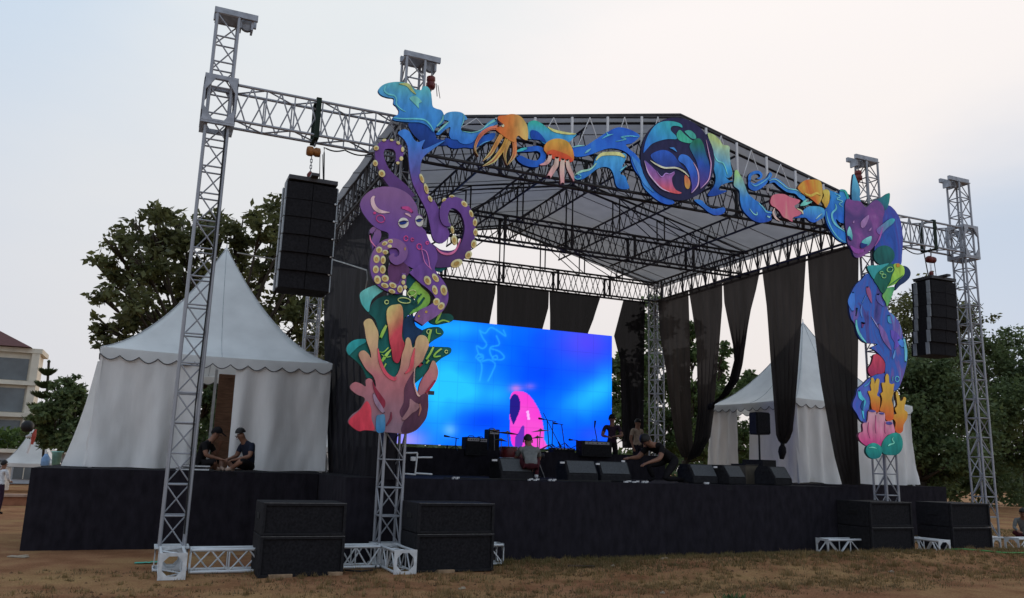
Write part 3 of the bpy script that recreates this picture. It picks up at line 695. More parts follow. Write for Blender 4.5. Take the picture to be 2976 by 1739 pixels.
def stroke(parent, name, fr, pts, widths, m, layer, th=.02, n=6, edge=(20, 20, 50), rise=.0):
    if isinstance(pts, str): pts = P_(pts)
    if not isinstance(widths, (list, tuple)): widths = [widths] * len(pts)
    q = smooth_open([(x, y, w_) for (x, y), w_ in zip(pts, widths)], n); L_ = []; R_ = []
    for i, (x, y, w_) in enumerate(q):
        a = q[max(i - 1, 0)]; b = q[min(i + 1, len(q) - 1)]; dx, dy = b[0] - a[0], b[1] - a[1]; d = math.hypot(dx, dy) or 1
        w_ = max(w_, 2) / 2; L_.append((x - dy / d * w_, y + dx / d * w_)); R_.append((x + dy / d * w_, y - dx / d * w_))
    # rounded caps
    def cap(c, lo, hi):
        (x, y, w_) = c; a0 = math.atan2(lo[1] - y, lo[0] - x); r = math.hypot(lo[0] - x, lo[1] - y); return [(x + r * math.cos(a0 + s), y + r * math.sin(a0 + s)) for s in [-math.pi * k / 6 for k in range(1, 6)]]
    V = []; F = []; N_ = len(q)
    for k in range(2):
        for i in range(N_):
            Y = LY(layer) + (th if k else 0) - rise * i / N_
            for pt in (L_[i], R_[i]): p = toW(fr, [pt], LY(layer) - rise * i / N_)[0]; V.append((p.x, Y, p.z))
    for i in range(N_ - 1):
        a = 2 * i; F.append((a, a + 1, a + 3, a + 2)); b = 2 * N_ + a; F.append((b, b + 2, b + 3, b + 1))
        F.append((a, a + 2, b + 2, b)); F.append((a + 1, b + 1, b + 3, a + 3))
    F.append((0, 2 * N_, 2 * N_ + 1, 1)); e_ = 2 * N_ - 2; F.append((e_, e_ + 1, e_ + 2 * N_ + 1, e_ + 2 * N_))
    # end caps as fans on the front
    for idx, (c, lo, hi) in enumerate(((q[0], L_[0], R_[0]), (q[-1], R_[-1], L_[-1]))):
        if c[2] < 6: continue
        cp = cap(c, lo, hi); Yc = LY(layer) - (0 if idx == 0 else rise); b0 = len(V)
        for pt in cp: p = toW(fr, [pt], Yc)[0]; V.append((p.x, Yc, p.z)); V.append((p.x, Yc + th, p.z))
        f0, f1 = ((0, 1) if idx == 0 else (2 * N_ - 1, 2 * N_ - 2)); g0, g1 = f0 + 2 * N_, f1 + 2 * N_
        fr_ = [f0] + [b0 + 2 * k for k in range(5)] + [f1]; bk = [g0] + [b0 + 2 * k + 1 for k in range(5)] + [g1]
        F.append(tuple(fr_)); F.append(tuple(bk[::-1]))
        for k in range(6): F.append((fr_[k], bk[k], bk[k + 1], fr_[k + 1]))
    o = mesh(name, V, F, [m, edge_paint(edge)], parent)
    bm = bmesh.new(); bm.from_mesh(o.data); bmesh.ops.recalc_face_normals(bm, faces=bm.faces); bm.to_mesh(o.data); bm.free()
    for p in o.data.polygons:
        if abs(p.normal.y) < .7: p.material_index = 1
    return o
def blob(parent, name, fr, cx, cy, rx, ry, m, layer, th=.02, rot=0, n=16, edge=(60, 50, 40)):
    c, s = math.cos(math.radians(rot)), math.sin(math.radians(rot))
    pts = [(cx + rx * math.cos(2 * math.pi * k / n) * c - ry * math.sin(2 * math.pi * k / n) * s, cy + rx * math.cos(2 * math.pi * k / n) * s + ry * math.sin(2 * math.pi * k / n) * c) for k in range(n)]
    return cut(parent, name, fr, pts, m, layer, th, 0, edge)
def ring(parent, name, fr, cx, cy, rx, ry, w_, m, layer, rot=0):
    c, s = math.cos(math.radians(rot)), math.sin(math.radians(rot)); n = 14
    pts = [(cx + rx * math.cos(2 * math.pi * k / n) * c - ry * math.sin(2 * math.pi * k / n) * s, cy + rx * math.cos(2 * math.pi * k / n) * s + ry * math.sin(2 * math.pi * k / n) * c) for k in range(n + 1)]
    return stroke(parent, name, fr, pts, w_, m, layer, .015, 2)
def base(fr, x, y): return tuple(toW(fr, [(x, y)], YD)[0])

# ---- pigments (surface colours)
PUR = (98, 62, 132); PURD = (74, 44, 92); MAU = (122, 84, 130); CRM = (222, 200, 150); OCH = (176, 140, 72); PNK = (214, 70, 122); PPK = (226, 160, 160)
BLU = (38, 104, 190); LBL = (66, 140, 206); DBL = (16, 62, 150); NAV = (22, 34, 84); TEA = (40, 150, 160); LTE = (120, 200, 190); GRN = (16, 92, 84); LIM = (150, 200, 80); YEL = (214, 206, 120); DGR = (12, 66, 62)

# ---------------- octopus
t = thing('octopus_cutout', 'large purple octopus cutout with cream suckers on the left portal column', 'octopus decoration', base('B', 700, 1000))
E_ = (70, 45, 100)
def arm(pts, wd, m, layer, rise=0.0, fr='B'): return stroke(t, 'arm', fr, pts, wd, m, layer, .09, 7, E_, rise)
pm = paint(PUR, MAU, 90, blot=.05); pd = paint(PURD, PUR, 90, blot=.06)
arm('690,1330 620,1230 520,1130 440,1030 392,920 378,820 410,752 480,735 555,755 592,812 588,880 560,925', [170, 150, 130, 105, 98, 92, 96, 96, 92, 88, 70, 24], pd, 0, .02, 'A')
cut(t, 'arm', 'A', '580,625 600,590 650,575 700,600 730,650 760,695 800,712 865,688 840,745 835,790 900,770 1000,722 1080,694 1000,752 920,812 870,850 830,910 815,1000 820,1090 860,1190 910,1280 980,1360 1040,1490 1080,1590 1130,1700 1060,1790 960,1760 920,1600 890,1473 850,1380 790,1270 735,1150 705,1020 690,880 680,760 640,680', paint(PUR, (52, 118, 200), 90, PUR), 1, .09, 3, E_, 'purple arm fading to blue at its tip')
arm('880,790 1000,850 1150,850 1255,790 1318,690 1348,560 1340,450 1300,345 1230,272 1150,255 1090,300 1068,390 1090,470 1140,500', [230, 200, 165, 140, 122, 116, 116, 118, 124, 120, 108, 92, 70, 20], pd, 1.6, .03)
arm('285,592 305,548 345,545 358,600 335,680 360,760', [24, 50, 66, 80, 84, 100], pm, 2.3)
cut(t, 'body', 'B', '172,270 205,195 285,125 390,88 500,86 600,112 690,165 745,230 782,300 792,370 835,400 850,470 835,515 872,560 895,625 930,690 985,760 1000,860 970,960 1000,1030 900,1060 800,1010 700,940 600,930 520,870 480,760 478,640 468,578 380,545 300,490 230,410 188,340', paint(PUR, MAU, 90, PUR, blot=.04), 3, .10, 4, E_)
arm('640,1010 630,1100 590,1180 480,1150 385,1070 350,960 355,850 390,760 470,695 570,695 632,755 625,835 560,880 510,840 535,800', [40, 70, 100, 115, 135, 140, 135, 120, 105, 96, 92, 86, 84, 60, 20], pm, 4, .04)
arm('790,930 870,1030 960,1110 1025,1195 1045,1285 1010,1365 940,1420 850,1470 800,1540', [240, 200, 185, 165, 140, 135, 140, 150, 110], paint(MAU, PUR, 90, PUR), 4.4, .02)
cut(t, 'underside_shade', 'B', '520,900 600,880 680,930 700,1000 640,1080 600,1150 500,1110 470,1000 480,930', paint((84, 46, 86)), 3.4, .012, 4, E_)
sk = paint((196, 164, 98), CRM, 70, blot=.08); ski = paint(OCH, (160, 124, 60), 90)
def suckers(fr, lst, layer):
    for (x, y, rx, ry, rot) in lst:
        s_ = blob(t, 'sucker', fr, x, y, rx, ry, sk, layer, .03, rot, edge=(120, 100, 60))
        if rx * ry > 600: blob(s_, 'sucker_centre', fr, x, y, rx * .48, ry * .5, ski, layer + .6, .012, rot, 10)
suckers('A', [(345, 775, 28, 26, 0), (335, 937, 26, 34, -15), (405, 1047, 34, 40, -30), (430, 690, 22, 14, -10), (510, 690, 20, 12, 10), (580, 720, 22, 16, 40), (627, 790, 16, 28, 0), (613, 888, 20, 24, 0), (576, 935, 18, 16, 0), (832, 1100, 20, 52, -20), (880, 1210, 22, 58, -15), (922, 1318, 20, 36, -30)], 2.2)
suckers('B', [(1075, 228, 28, 22, -40), (1155, 192, 32, 20, 0), (1288, 268, 26, 40, -45), (1040, 320, 14, 34, 0), (1362, 372, 20, 42, -20), (1402, 466, 24, 42, 0), (1408, 570, 24, 40, 0), (1390, 698, 30, 46, 5), (1333, 815, 34, 46, 30), (1205, 905, 66, 42, -25), (1160, 545, 18, 42, -10), (1182, 655, 30, 54, -10)], 2.9)
suckers('B', [(435, 692, 32, 22, -20), (500, 668, 32, 20, 0), (560, 676, 28, 18, 15), (612, 694, 22, 20, 30), (652, 750, 18, 34, 0), (488, 722, 24, 18, 0), (558, 712, 28, 16, 0), (602, 756, 20, 28, -20), (622, 818, 18, 28, 20), (582, 872, 20, 16, 0), (540, 886, 12, 12, 0), (376, 760, 34, 34, 0), (442, 784, 32, 24, 10), (348, 858, 34, 44, 0), (418, 868, 28, 44, 0), (340, 970, 32, 42, 0), (414, 970, 32, 46, 0), (358, 1080, 36, 46, -15), (440, 1066, 40, 36, 30), (436, 1142, 42, 26, 20), (522, 1140, 42, 28, 25), (512, 1204, 38, 22, 20), (600, 1180, 30, 40, 0), (654, 1160, 20, 22, 0), (640, 1050, 22, 24, 0), (634, 1110, 20, 24, 0)], 5.6)
suckers('B', [(893, 1088, 36, 52, -25), (978, 1060, 28, 52, -35), (972, 1190, 28, 52, -15), (1068, 1192, 36, 58, -10), (990, 1316, 36, 40, 20), (1040, 1362, 36, 42, 30), (880, 1424, 32, 30, 0), (800, 1470, 26, 26, 0)], 5.4)
for (x, y, rx, ry, rot, px) in ((636, 472, 56, 56, 0, 632), (806, 452, 42, 60, -12, 803)):
    e_ = blob(t, 'eye', 'B', x, y, rx, ry, paint((228, 196, 184)), 3.8, .03, rot, 20); blob(e_, 'pupil', 'B', px, y - (0 if rx > 50 else 8), rx * .72, ry * .3, paint((24, 48, 120)), 4.5, .012, -12, 14); stroke(e_, 'eyelid', 'B', [(x - rx * .9, y - ry * .12), (x, y - ry * .34), (x + rx * .9, y - ry * .3)], [6, 14, 6], paint((30, 22, 60)), 4.7, .01)
stroke(t, 'highlight', 'B', '330,182 305,215 312,275 345,325 400,352 490,360', [14, 36, 44, 44, 34, 6], paint((206, 166, 168)), 3.7, .015)
stroke(t, 'highlight', 'B', '650,370 690,385 718,412', [10, 22, 6], paint((206, 160, 168)), 3.7, .015)
stroke(t, 'blush', 'B', '612,308 680,318 735,360', [16, 44, 20], paint((176, 62, 122)), 3.6, .012)
for (x, y, rx, ry, rot) in ((390, 428, 46, 38, 20), (662, 638, 22, 26, 0), (730, 650, 14, 16, 0), (806, 726, 26, 30, -20), (890, 686, 14, 14, 0)): ring(t, 'spot_ring', 'B', x, y, rx, ry, 9, paint((216, 66, 128)), 3.75, rot)
blob(t, 'spot', 'B', 328, 366, 16, 14, paint((200, 60, 120)), 3.75, .012)
stroke(t, 'fold_line', 'B', '830,750 845,820 870,900 940,975', [6, 8, 8, 4], paint((196, 110, 170)), 4.9, .012); stroke(t, 'fold_line', 'B', '830,750 880,780 905,860 918,940 940,975', [6, 8, 8, 8, 4], paint((196, 110, 170)), 4.95, .012)
stroke(t, 'fold_line', 'B', '985,740 1040,790 1120,805 1190,770 1240,670 1245,640', [6, 20, 26, 22, 14, 4], paint((196, 100, 140)), 2.9, .012)
stroke(t, 'fold_line', 'B', '275,600 290,670 350,740', [6, 14, 8], paint((200, 110, 150)), 3.0, .012)

# ---------------- kelp behind the coral
t = thing('kelp_cutout', 'dark-green kelp cutout with lime veins between octopus and coral', 'seaweed decoration', base('C', 600, 700))
cut(t, 'leaf', 'C', '325,140 350,60 420,-10 520,-40 640,-45 760,-10 830,60 770,140 690,190 680,330 720,400 800,350 900,300 960,285 1040,285 1085,330 1070,370 1000,410 945,450 935,480 1060,485 1155,495 1155,550 1070,600 1020,640 930,720 840,820 700,900 500,800 320,805 290,770 250,690 170,610 110,560 95,510 120,450 190,410 290,405 340,420 420,400 420,330 390,210', paint(GRN, DGR, 90, (14, 84, 78)), -1.2, .09, 4, (20, 80, 80))
cut(t, 'leaf', 'C', '240,20 235,-60 300,-110 420,-150 520,-120 430,-60 360,0 335,60 320,130 270,80', paint((70, 170, 165), (110, 190, 180), 90), -.4, .05, 4, (40, 110, 110))
cut(t, 'leaf', 'C', '95,515 115,460 180,415 285,405 290,440 220,480 150,545 120,570', paint((36, 140, 140)), -.5, .03, 4, (40, 110, 110))
cut(t, 'leaf', 'C', '670,230 700,190 770,160 800,270 870,320 850,360 760,470 720,400 690,420 670,330', paint((16, 44, 76)), -.5, .03, 4)
cut(t, 'leaf', 'C', '-10,0 0,0 0,10' if False else '930,200 960,160 1010,130 1080,145 1150,150 1185,185 1170,225 1100,245 1010,260 950,240', paint((12, 70, 60)), .2, .05, 4)
cut(t, 'leaf', 'B', '770,1090 830,1160 905,1230 922,1290 900,1350 830,1400 700,1450 760,1380 790,1330 760,1280 690,1200', paint((96, 160, 60), LIM, 60), -.3, .04, 4, (60, 110, 40))
cut(t, 'leaf', 'B', '930,890 1100,880 1110,930 1050,990 960,970', paint((12, 78, 80)), .1, .05, 3)
cut(t, 'leaf', 'B', '640,970 720,980 790,1060 740,1120 690,1180 650,1100', paint((10, 70, 74)), .2, .05, 3)
lm = paint((128, 186, 62), (170, 210, 90), 60); cr_ = paint((180, 200, 120))
for pts, w_ in (('505,260 470,330 440,400', [20, 34, 24]), ('420,530 470,540 525,490', [8, 10, 10]), ('550,510 500,570 450,640', [10, 30, 24]), ('450,560 500,590 550,580', 8), ('500,650 475,700', [16, 10]), ('985,480 950,550 905,620', [18, 22, 18]), ('940,615 905,660', [18, 14]), ('1070,500 1010,545 990,585 1060,578', [14, 18, 18, 10]), ('1060,120 1040,170 1010,240 1080,215 1150,235', [20, 26, 20, 16, 12]), ('960,300 940,370 930,440', [20, 24, 18]), ('1010,300 1015,345 1060,352', [8, 8, 8])): stroke(t, 'vein', 'C', pts, w_, lm, .75 if pts[:4] != '1060' else .9, .012)
for pts, w_ in (('800,1240 770,1300 730,1340', [26, 24, 10]), ('860,1270 810,1340 750,1390', [20, 24, 8]), ('830,1230 800,1270', [14, 8])): stroke(t, 'vein', 'B', pts, w_, paint((10, 70, 60)), .4, .012)
for (x, y, rx, ry, rot) in ((645, 1302, 68, 28, 8), (725, 1222, 46, 30, -15), (456, 1320, 20, 20, 0)): ring(t, 'ring', 'B', x, y, rx, ry, 10, cr_, .4, rot)
ring(t, 'ring', 'C', 935, 330, 22, 22, 8, cr_, .6); ring(t, 'ring', 'C', 1112, 535, 14, 16, 8, cr_, .6)

# ---------------- branching coral
t = thing('coral_cutout', 'pink branching coral cutout with a red lobe at the left column foot', 'coral decoration', base('C', 550, 1370))
cut(t, 'branch', 'C', '505,200 508,110 545,66 600,54 645,54 668,100 672,200 660,380 690,470 655,580 620,650 570,620 555,520 532,420 522,300', paint((150, 30, 50), (214, 186, 110), 110, (196, 66, 76)), 1.2, .08, 4, (120, 40, 50), 'red coral finger with pale tip')
cut(t, 'branches', 'C', '280,300 270,240 300,203 350,205 390,270 420,350 415,500 440,620 480,720 555,785 600,780 640,700 660,570 690,480 700,410 725,388 750,420 765,490 790,480 800,420 830,372 880,368 920,400 935,470 900,560 860,650 800,700 795,780 790,880 820,960 840,870 880,790 930,720 970,630 1005,650 1030,740 1010,830 960,900 930,980 930,1100 910,1190 870,1270 800,1340 700,1375 600,1365 490,1355 380,1345 280,1335 220,1345 150,1300 110,1250 150,1180 230,1120 280,1040 270,1000 200,970 140,920 135,880 180,845 240,860 290,890 290,830 325,806 360,830 375,900 395,880 370,790 300,720 250,640 220,570 240,530 280,525 320,560 345,600 338,530 300,420', paint((120, 92, 104), (206, 172, 118), 90, (172, 100, 104), blot=.08), 2.2, .11, 4, (90, 50, 60))
cut(t, 'lobe', 'C', '150,1200 230,1130 300,1040 345,1110 350,1220 380,1330 280,1335 220,1345 150,1300 115,1250', paint((176, 44, 60), (196, 56, 70), 60), 3, .03, 4, (120, 30, 40), 'crimson lobe')
cut(t, 'blue_patch', 'C', '400,1200 440,1178 485,1182 490,1300 472,1355 400,1348', paint((40, 104, 150), (70, 120, 150), 90), 3, .02, 3)
cut(t, 'shadow_shape', 'C', '640,1140 680,1050 690,900 750,780 795,730 790,860 825,1000 880,965 925,985 918,1180 860,1280 780,1342 680,1368 655,1320 690,1220 660,1200', paint((68, 38, 56), (92, 50, 68), 90), 3.1, .02, 4)
cut(t, 'inner_shape', 'C', '742,1015 790,1050 842,1080 815,1130 760,1165 690,1230 662,1215 705,1150 735,1090', paint((140, 100, 104)), 3.7, .012, 4)
cut(t, 'crack', 'C', '362,835 392,900 450,980 490,1040 482,1100 440,1115 405,1000 372,920', paint((120, 30, 48)), 3.1, .012, 4)
stroke(t, 'edge_stroke', 'C', '415,500 440,640 500,760 580,815 600,790', [10, 30, 34, 34, 8], paint((212, 72, 88)), 3.05, .012)
stroke(t, 'edge_stroke', 'C', '790,500 770,600 750,700 690,760', [10, 34, 38, 10], paint((200, 74, 84)), 3.05, .012)
stroke(t, 'edge_stroke', 'C', '1000,830 950,900 900,960', [16, 26, 10], paint((150, 34, 50)), 3.06, .012)
stroke(t, 'edge_stroke', 'C', '870,650 830,690', [30, 20], paint((150, 34, 50)), 3.06, .012)
stroke(t, 'edge_stroke', 'C', '790,700 785,850 820,970 850,985', [8, 12, 18, 10], paint((214, 160, 150)), 3.9, .012)
stroke(t, 'edge_stroke', 'C', '840,1060 850,1120 830,1190', [12, 20, 8], paint((150, 96, 84)), 3.9, .012)
stroke(t, 'edge_stroke', 'C', '550,1150 545,1220 500,1290', [8, 26, 10], paint((110, 40, 56)), 3.05, .012)
stroke(t, 'edge_stroke', 'C', '370,960 400,1040 450,1120 480,1160', [16, 44, 44, 20], paint((130, 104, 122)), 3.6, .012)
box(t, 'bracket', tuple(toW('C', [(955, 955)], LY(1))[0]), (.10, .05, .06), BLACKSTEEL)

# ---------------- waves along the beam
def wave(label, specs, at):
    tt = thing('wave_cutout', label, 'wave decoration', base(*at), 'blue wave cutouts along the portal beam')
    for s in specs: s(tt)
    return tt
wave('navy wave cutout tucked behind the octopus arm and big left wave', [lambda p: cut(p, 'board', 'A', '690,510 800,490 900,530 965,600 1000,680 1110,690 1110,745 1000,750 900,770 860,805 815,705 760,650 715,590', paint((14, 44, 110), (20, 60, 140), 90), -1.8)], ('A', 850, 700))
wave('largest pale-blue wave cutout at the top of the left portal column', [
    lambda p: cut(p, 'board', 'A', '365,165 390,120 450,85 540,68 620,70 690,88 730,122 780,150 828,152 850,115 900,125 930,180 940,260 950,330 990,355 1040,370 1065,410 1075,470 1060,510 1010,545 980,560 958,605 930,580 880,530 800,502 700,500 600,490 540,480 515,455 570,420 590,385 560,330 530,300 530,245 470,235 400,210', paint((44, 118, 190), (84, 168, 176), 90, (58, 134, 196)), -.8, .14, 4, (30, 90, 190)),
    lambda p: stroke(p, 'crest_line', 'A', '450,105 432,155 470,195 540,215 562,260 560,305 605,355 660,388', [8, 18, 18, 16, 14, 14, 12, 4], paint((96, 184, 190)), -.2, .015),
    lambda p: stroke(p, 'crest_line', 'A', '525,452 640,462 760,462 860,474 920,525 958,592', [8, 14, 16, 16, 16, 6], paint((96, 190, 200)), -.2, .015),
    lambda p: stroke(p, 'crest_line', 'A', '590,88 680,100 730,160 770,200', [6, 36, 26, 6], paint((170, 180, 110)), -.2, .015),
    lambda p: stroke(p, 'crest_line', 'A', '1062,420 1050,480 990,545', [6, 20, 8], paint((110, 190, 180)), -.2, .015),
    lambda p: cut(p, 'splash', 'A', '700,240 755,215 812,252 832,285 800,298 802,352 770,318 722,270', paint((104, 178, 170)), -.2, .015, 2)], ('A', 700, 500))
wave('curling mid-blue wave cutout left of the orange squid', [
    lambda p: cut(p, 'board', 'D', '790,660 860,590 910,540 862,520 860,470 890,440 960,425 1040,430 1090,455 1130,510 1090,540 1062,600 1062,650 1120,665 1200,665 1290,640 1370,560 1430,520 1500,510 1510,550 1430,600 1330,650 1260,700 1220,760 1170,800 1100,810 1040,790 1010,760 940,750 918,690 930,610 870,640 800,700 762,690', paint((44, 112, 196), (72, 148, 206), 90), -.9, .12, 4, (20, 70, 170)),
    lambda p: stroke(p, 'crest_line', 'D', '920,540 850,600 780,670', [6, 20, 8], paint((120, 190, 180)), -.3, .015),
    lambda p: stroke(p, 'crest_line', 'D', '1085,450 1090,520 1062,600', [5, 12, 5], paint((110, 190, 190)), -.3, .015),
    lambda p: stroke(p, 'crest_line', 'D', '1070,655 1180,672 1290,645 1380,575 1470,520', [4, 10, 12, 20, 30], paint((110, 186, 180)), -.3, .015)], ('D', 1050, 800))
wave('deep-blue jagged wave cutout below the squid arms', [lambda p: cut(p, 'board', 'D', '870,740 940,752 1010,762 1040,800 1080,790 1100,812 1170,800 1260,740 1380,690 1460,680 1440,750 1350,790 1280,830 1200,860 1100,850 980,862 900,830', paint((16, 60, 150), (30, 88, 180), 60), -1.6, .08),
    lambda p: stroke(p, 'crest_line', 'D', '1270,830 1330,790 1400,770', [8, 12, 4], paint((80, 150, 210)), -1.1, .015)], ('D', 1100, 850))
wave('teal wave cutout with yellow rim right of the squid', [
    lambda p: cut(p, 'board', 'D', '1845,640 1850,560 1920,530 2000,560 2080,620 2180,660 2300,680 2420,690 2380,740 2340,780 2280,790 2200,765 2120,775 2050,810 1980,762 1900,752 1850,740', paint((40, 128, 200), (50, 170, 150), 110, (60, 150, 196)), -.8, .1, 4, (20, 90, 150)),
    lambda p: cut(p, 'trough', 'D', '1880,650 1960,660 2030,730 2060,790 1980,760 1890,745', paint((18, 66, 160)), -.2, .015),
    lambda p: stroke(p, 'crest_line', 'D', '2080,605 2160,652 2300,682 2415,690', [8, 30, 26, 8], paint((200, 206, 120)), -.15, .015)], ('D', 2100, 780))
wave('dark-blue looped wave cutout between squid and jellyfish', [
    lambda p: stroke(p, 'board', 'D', '1710,900 1780,880 1880,868 1960,862 2020,900 2020,980 1960,1040 1850,1030 1760,985 1720,950', [16, 44, 60, 60, 64, 70, 76, 84, 80, 30], paint((22, 74, 168), (30, 92, 186), 0), -1.2, .08),
    lambda p: stroke(p, 'crest_line', 'D', '1700,900 1770,876 1840,855', [10, 34, 20], paint((60, 176, 180)), -.6, .015)], ('D', 1880, 1050))
wave('long blue arching wave cutout sweeping from jellyfish under the round emblem', [
    lambda p: cut(p, 'board', 'E', '270,520 340,490 430,500 560,420 700,330 850,262 1000,290 1110,350 1115,390 1030,460 950,480 1000,540 1060,590 1110,650 1180,760 1230,880 1290,960 1400,1080 1560,1200 1490,1235 1380,1200 1260,1110 1170,1010 1130,900 1060,800 1020,700 1000,620 920,560 820,530 720,530 620,560 520,600 400,630 290,620', wash(((18, 62, 156), (30, 86, 186), (34, 100, 200), (60, 136, 214)), 1.3, seed=8.0), -.8, .12, 4, (14, 40, 110)),
    lambda p: stroke(p, 'crest_line', 'E', '275,515 350,495 430,492', [6, 16, 6], paint((130, 200, 190)), -.2, .015),
    lambda p: stroke(p, 'crest_line', 'E', '650,405 720,365 790,348', [4, 18, 4], paint((90, 180, 220)), -.2, .015),
    lambda p: stroke(p, 'crest_line', 'E', '700,320 720,350 740,360', [4, 14, 4], paint((90, 180, 220)), -.18, .015),
    lambda p: stroke(p, 'crest_line', 'E', '820,440 950,410 890,385 1010,370 1110,385', [4, 14, 14, 14, 4], paint((90, 180, 220)), -.2, .015),
    lambda p: stroke(p, 'crest_line', 'E', '430,590 470,560 510,530', [4, 26, 6], paint((110, 180, 220)), -.2, .015),
    lambda p: stroke(p, 'crest_line', 'E', '1020,620 1080,720 1150,850 1200,960 1300,1080', [8, 60, 70, 60, 10], paint((60, 130, 214)), -.2, .015)], ('E', 900, 800))
wave('light-blue wave cutout with yellow crest right of the jellyfish', [
    lambda p: cut(p, 'board', 'E', '270,900 330,850 430,800 530,760 568,650 640,590 760,575 870,585 950,600 940,680 900,760 960,745 900,810 880,850 940,880 970,960 990,1030 900,1040 830,1000 800,880 760,790 680,760 580,790 480,870 380,920', paint((28, 92, 170), (70, 156, 206), 90, (54, 136, 200)), -.2, .1, 4, (14, 40, 100)),
    lambda p: stroke(p, 'crest_line', 'E', '570,680 640,606 760,592 870,600 940,640', [10, 40, 44, 44, 20], paint((206, 208, 130)), .4, .015),
    lambda p: stroke(p, 'crest_line', 'E', '280,890 380,820 500,790 580,710', [8, 26, 20, 14], paint((150, 205, 170)), .4, .015),
    lambda p: stroke(p, 'crest_line', 'E', '960,740 900,790 870,810', [4, 14, 4], paint((120, 200, 200)), .4, .015),
    lambda p: ring(p, 'eye_ring', 'E', 345, 885, 40, 30, 12, paint((90, 180, 220)), .4)], ('E', 700, 1000))
wave('wave cutout fading from yellow-green to blue at the right of the round emblem', [
    lambda p: cut(p, 'board', 'E', '1980,340 2050,350 2130,420 2170,480 2250,500 2255,600 2270,740 2290,850 2240,900 2200,880 2250,930 2300,940 2200,970 2140,1000 2120,1050 2220,1060 2150,1100 2040,1130 1980,1110 2060,1000 2080,900 2060,800 2040,700 2050,560 2010,450', paint((18, 62, 150), (170, 190, 120), 90, (56, 150, 200)), -.9, .1, 4, (14, 50, 100)),
    lambda p: stroke(p, 'crest_line', 'E', '2050,580 2100,680 2180,720 2230,860', [6, 16, 16, 6], paint((110, 200, 200)), -.3, .015)], ('E', 2150, 1100))
wave('short blue tail wave cutout hanging below the round emblem', [lambda p: cut(p, 'board', 'E', '1810,1180 1900,1180 1970,1250 2060,1290 2180,1270 2200,1310 2170,1350 2080,1370 1990,1330 1920,1270', paint((30, 70, 170), (44, 120, 210), 120), -1.2, .08)], ('E', 2000, 1300))
wave('blue wave cutout with teal tip, left of the pink fish', [
    lambda p: cut(p, 'board', 'G', '150,200 180,190 210,240 250,310 280,390 310,470 380,540 440,580 480,620 540,680 610,700 590,740 600,790 550,820 460,830 370,800 300,740 240,660 215,560 205,440 140,380 145,290', paint((26, 70, 164), (150, 196, 120), 100, (46, 124, 206)), -.6, .1, 4, (14, 50, 110)),
    lambda p: stroke(p, 'crest_line', 'G', '330,660 380,720 420,735 420,700', [6, 12, 14, 6], paint((130, 200, 230)), 0, .015),
    lambda p: stroke(p, 'crest_line', 'G', '440,590 500,650 540,700 610,712', [6, 16, 14, 4], paint((100, 180, 220)), 0, .015),
    lambda p: stroke(p, 'crest_line', 'G', '540,750 590,770', [14, 20], paint((140, 210, 220)), 0, .015)], ('G', 400, 830))
wave('small curled blue wave cutout on the right gable slope', [
    lambda p: cut(p, 'board', 'G', '318,320 345,335 390,352 450,320 540,280 580,215 605,245 580,300 540,350 500,390 440,430 380,440 320,400', paint((34, 96, 190), (44, 116, 204), 60), -.9, .08),
    lambda p: stroke(p, 'curl', 'G', '330,330 335,260 380,222 440,215 475,250 460,285 420,290', [30, 36, 36, 36, 30, 22, 10], paint((40, 110, 196)), -1.4, .06),
    lambda p: stroke(p, 'crest_line', 'G', '350,350 400,380 470,350 540,300 590,240', [4, 14, 14, 14, 6], paint((96, 170, 214)), -.3, .015)], ('G', 420, 430))
wave('thin rippling blue wave cutout above the pink fish', [lambda p: stroke(p, 'board', 'G', '555,335 640,312 720,370 800,430 900,452 960,500 1010,560', [44, 56, 66, 56, 56, 66, 30], paint((40, 110, 196), (60, 140, 200), 0), -.9, .08),
    lambda p: stroke(p, 'crest_line', 'G', '570,320 640,300 720,350 800,412 900,430 960,470', [4, 10, 12, 10, 12, 6], paint((130, 195, 190)), -.2, .015),
    lambda p: cut(p, 'splash', 'G', '950,620 1000,560 1040,545 1020,580 1100,570 1040,610 990,625', paint((110, 196, 180)), -.3, .03)], ('G', 800, 500))
wave('blue wave cutout with dark tail between pink fish and dragon', [lambda p: cut(p, 'board', 'G', '980,690 1040,640 1120,630 1200,640 1250,680 1240,760 1180,800 1120,830 1060,810 1010,770 880,775 930,740', paint((34, 90, 190), (70, 156, 214), 90), -.7, .09),
    lambda p: stroke(p, 'crest_line', 'G', '1140,790 1180,750 1220,720', [4, 14, 4], paint((150, 205, 230)), 0, .015)], ('G', 1080, 820))
wave('tall blue double wave cutout hugging the dragon head on its left', [
    lambda p: cut(p, 'board', 'G', '1300,440 1380,460 1430,480 1430,430 1480,425 1520,470 1550,540 1520,620 1510,720 1510,830 1440,830 1390,790 1400,840 1450,900 1520,960 1530,1040 1510,1080 1440,1060 1370,1000 1310,910 1270,820 1250,720 1260,660 1300,600 1320,520', paint((40, 116, 200), (44, 130, 190), 90, (30, 92, 186)), -.6, .12, 4, (14, 50, 120)),
    lambda p: stroke(p, 'crest_line', 'G', '1380,600 1390,660 1340,720 1350,800 1400,870 1500,940', [6, 20, 22, 24, 22, 8], paint((100, 186, 210)), 0, .015),
    lambda p: stroke(p, 'crest_line', 'G', '1270,690 1290,800 1350,930 1430,1030 1510,1072', [6, 14, 16, 14, 4], paint((90, 176, 220)), 0, .015),
    lambda p: stroke(p, 'crest_line', 'G', '1380,480 1440,510 1400,540 1470,570 1430,600 1470,640', [4, 12, 12, 12, 12, 4], paint((110, 190, 220)), 0, .015),
    lambda p: stroke(p, 'crest_line', 'G', '1430,440 1490,440 1525,500 1530,560', [14, 26, 30, 10], paint((40, 150, 140)), 0, .015)], ('G', 1400, 1050))

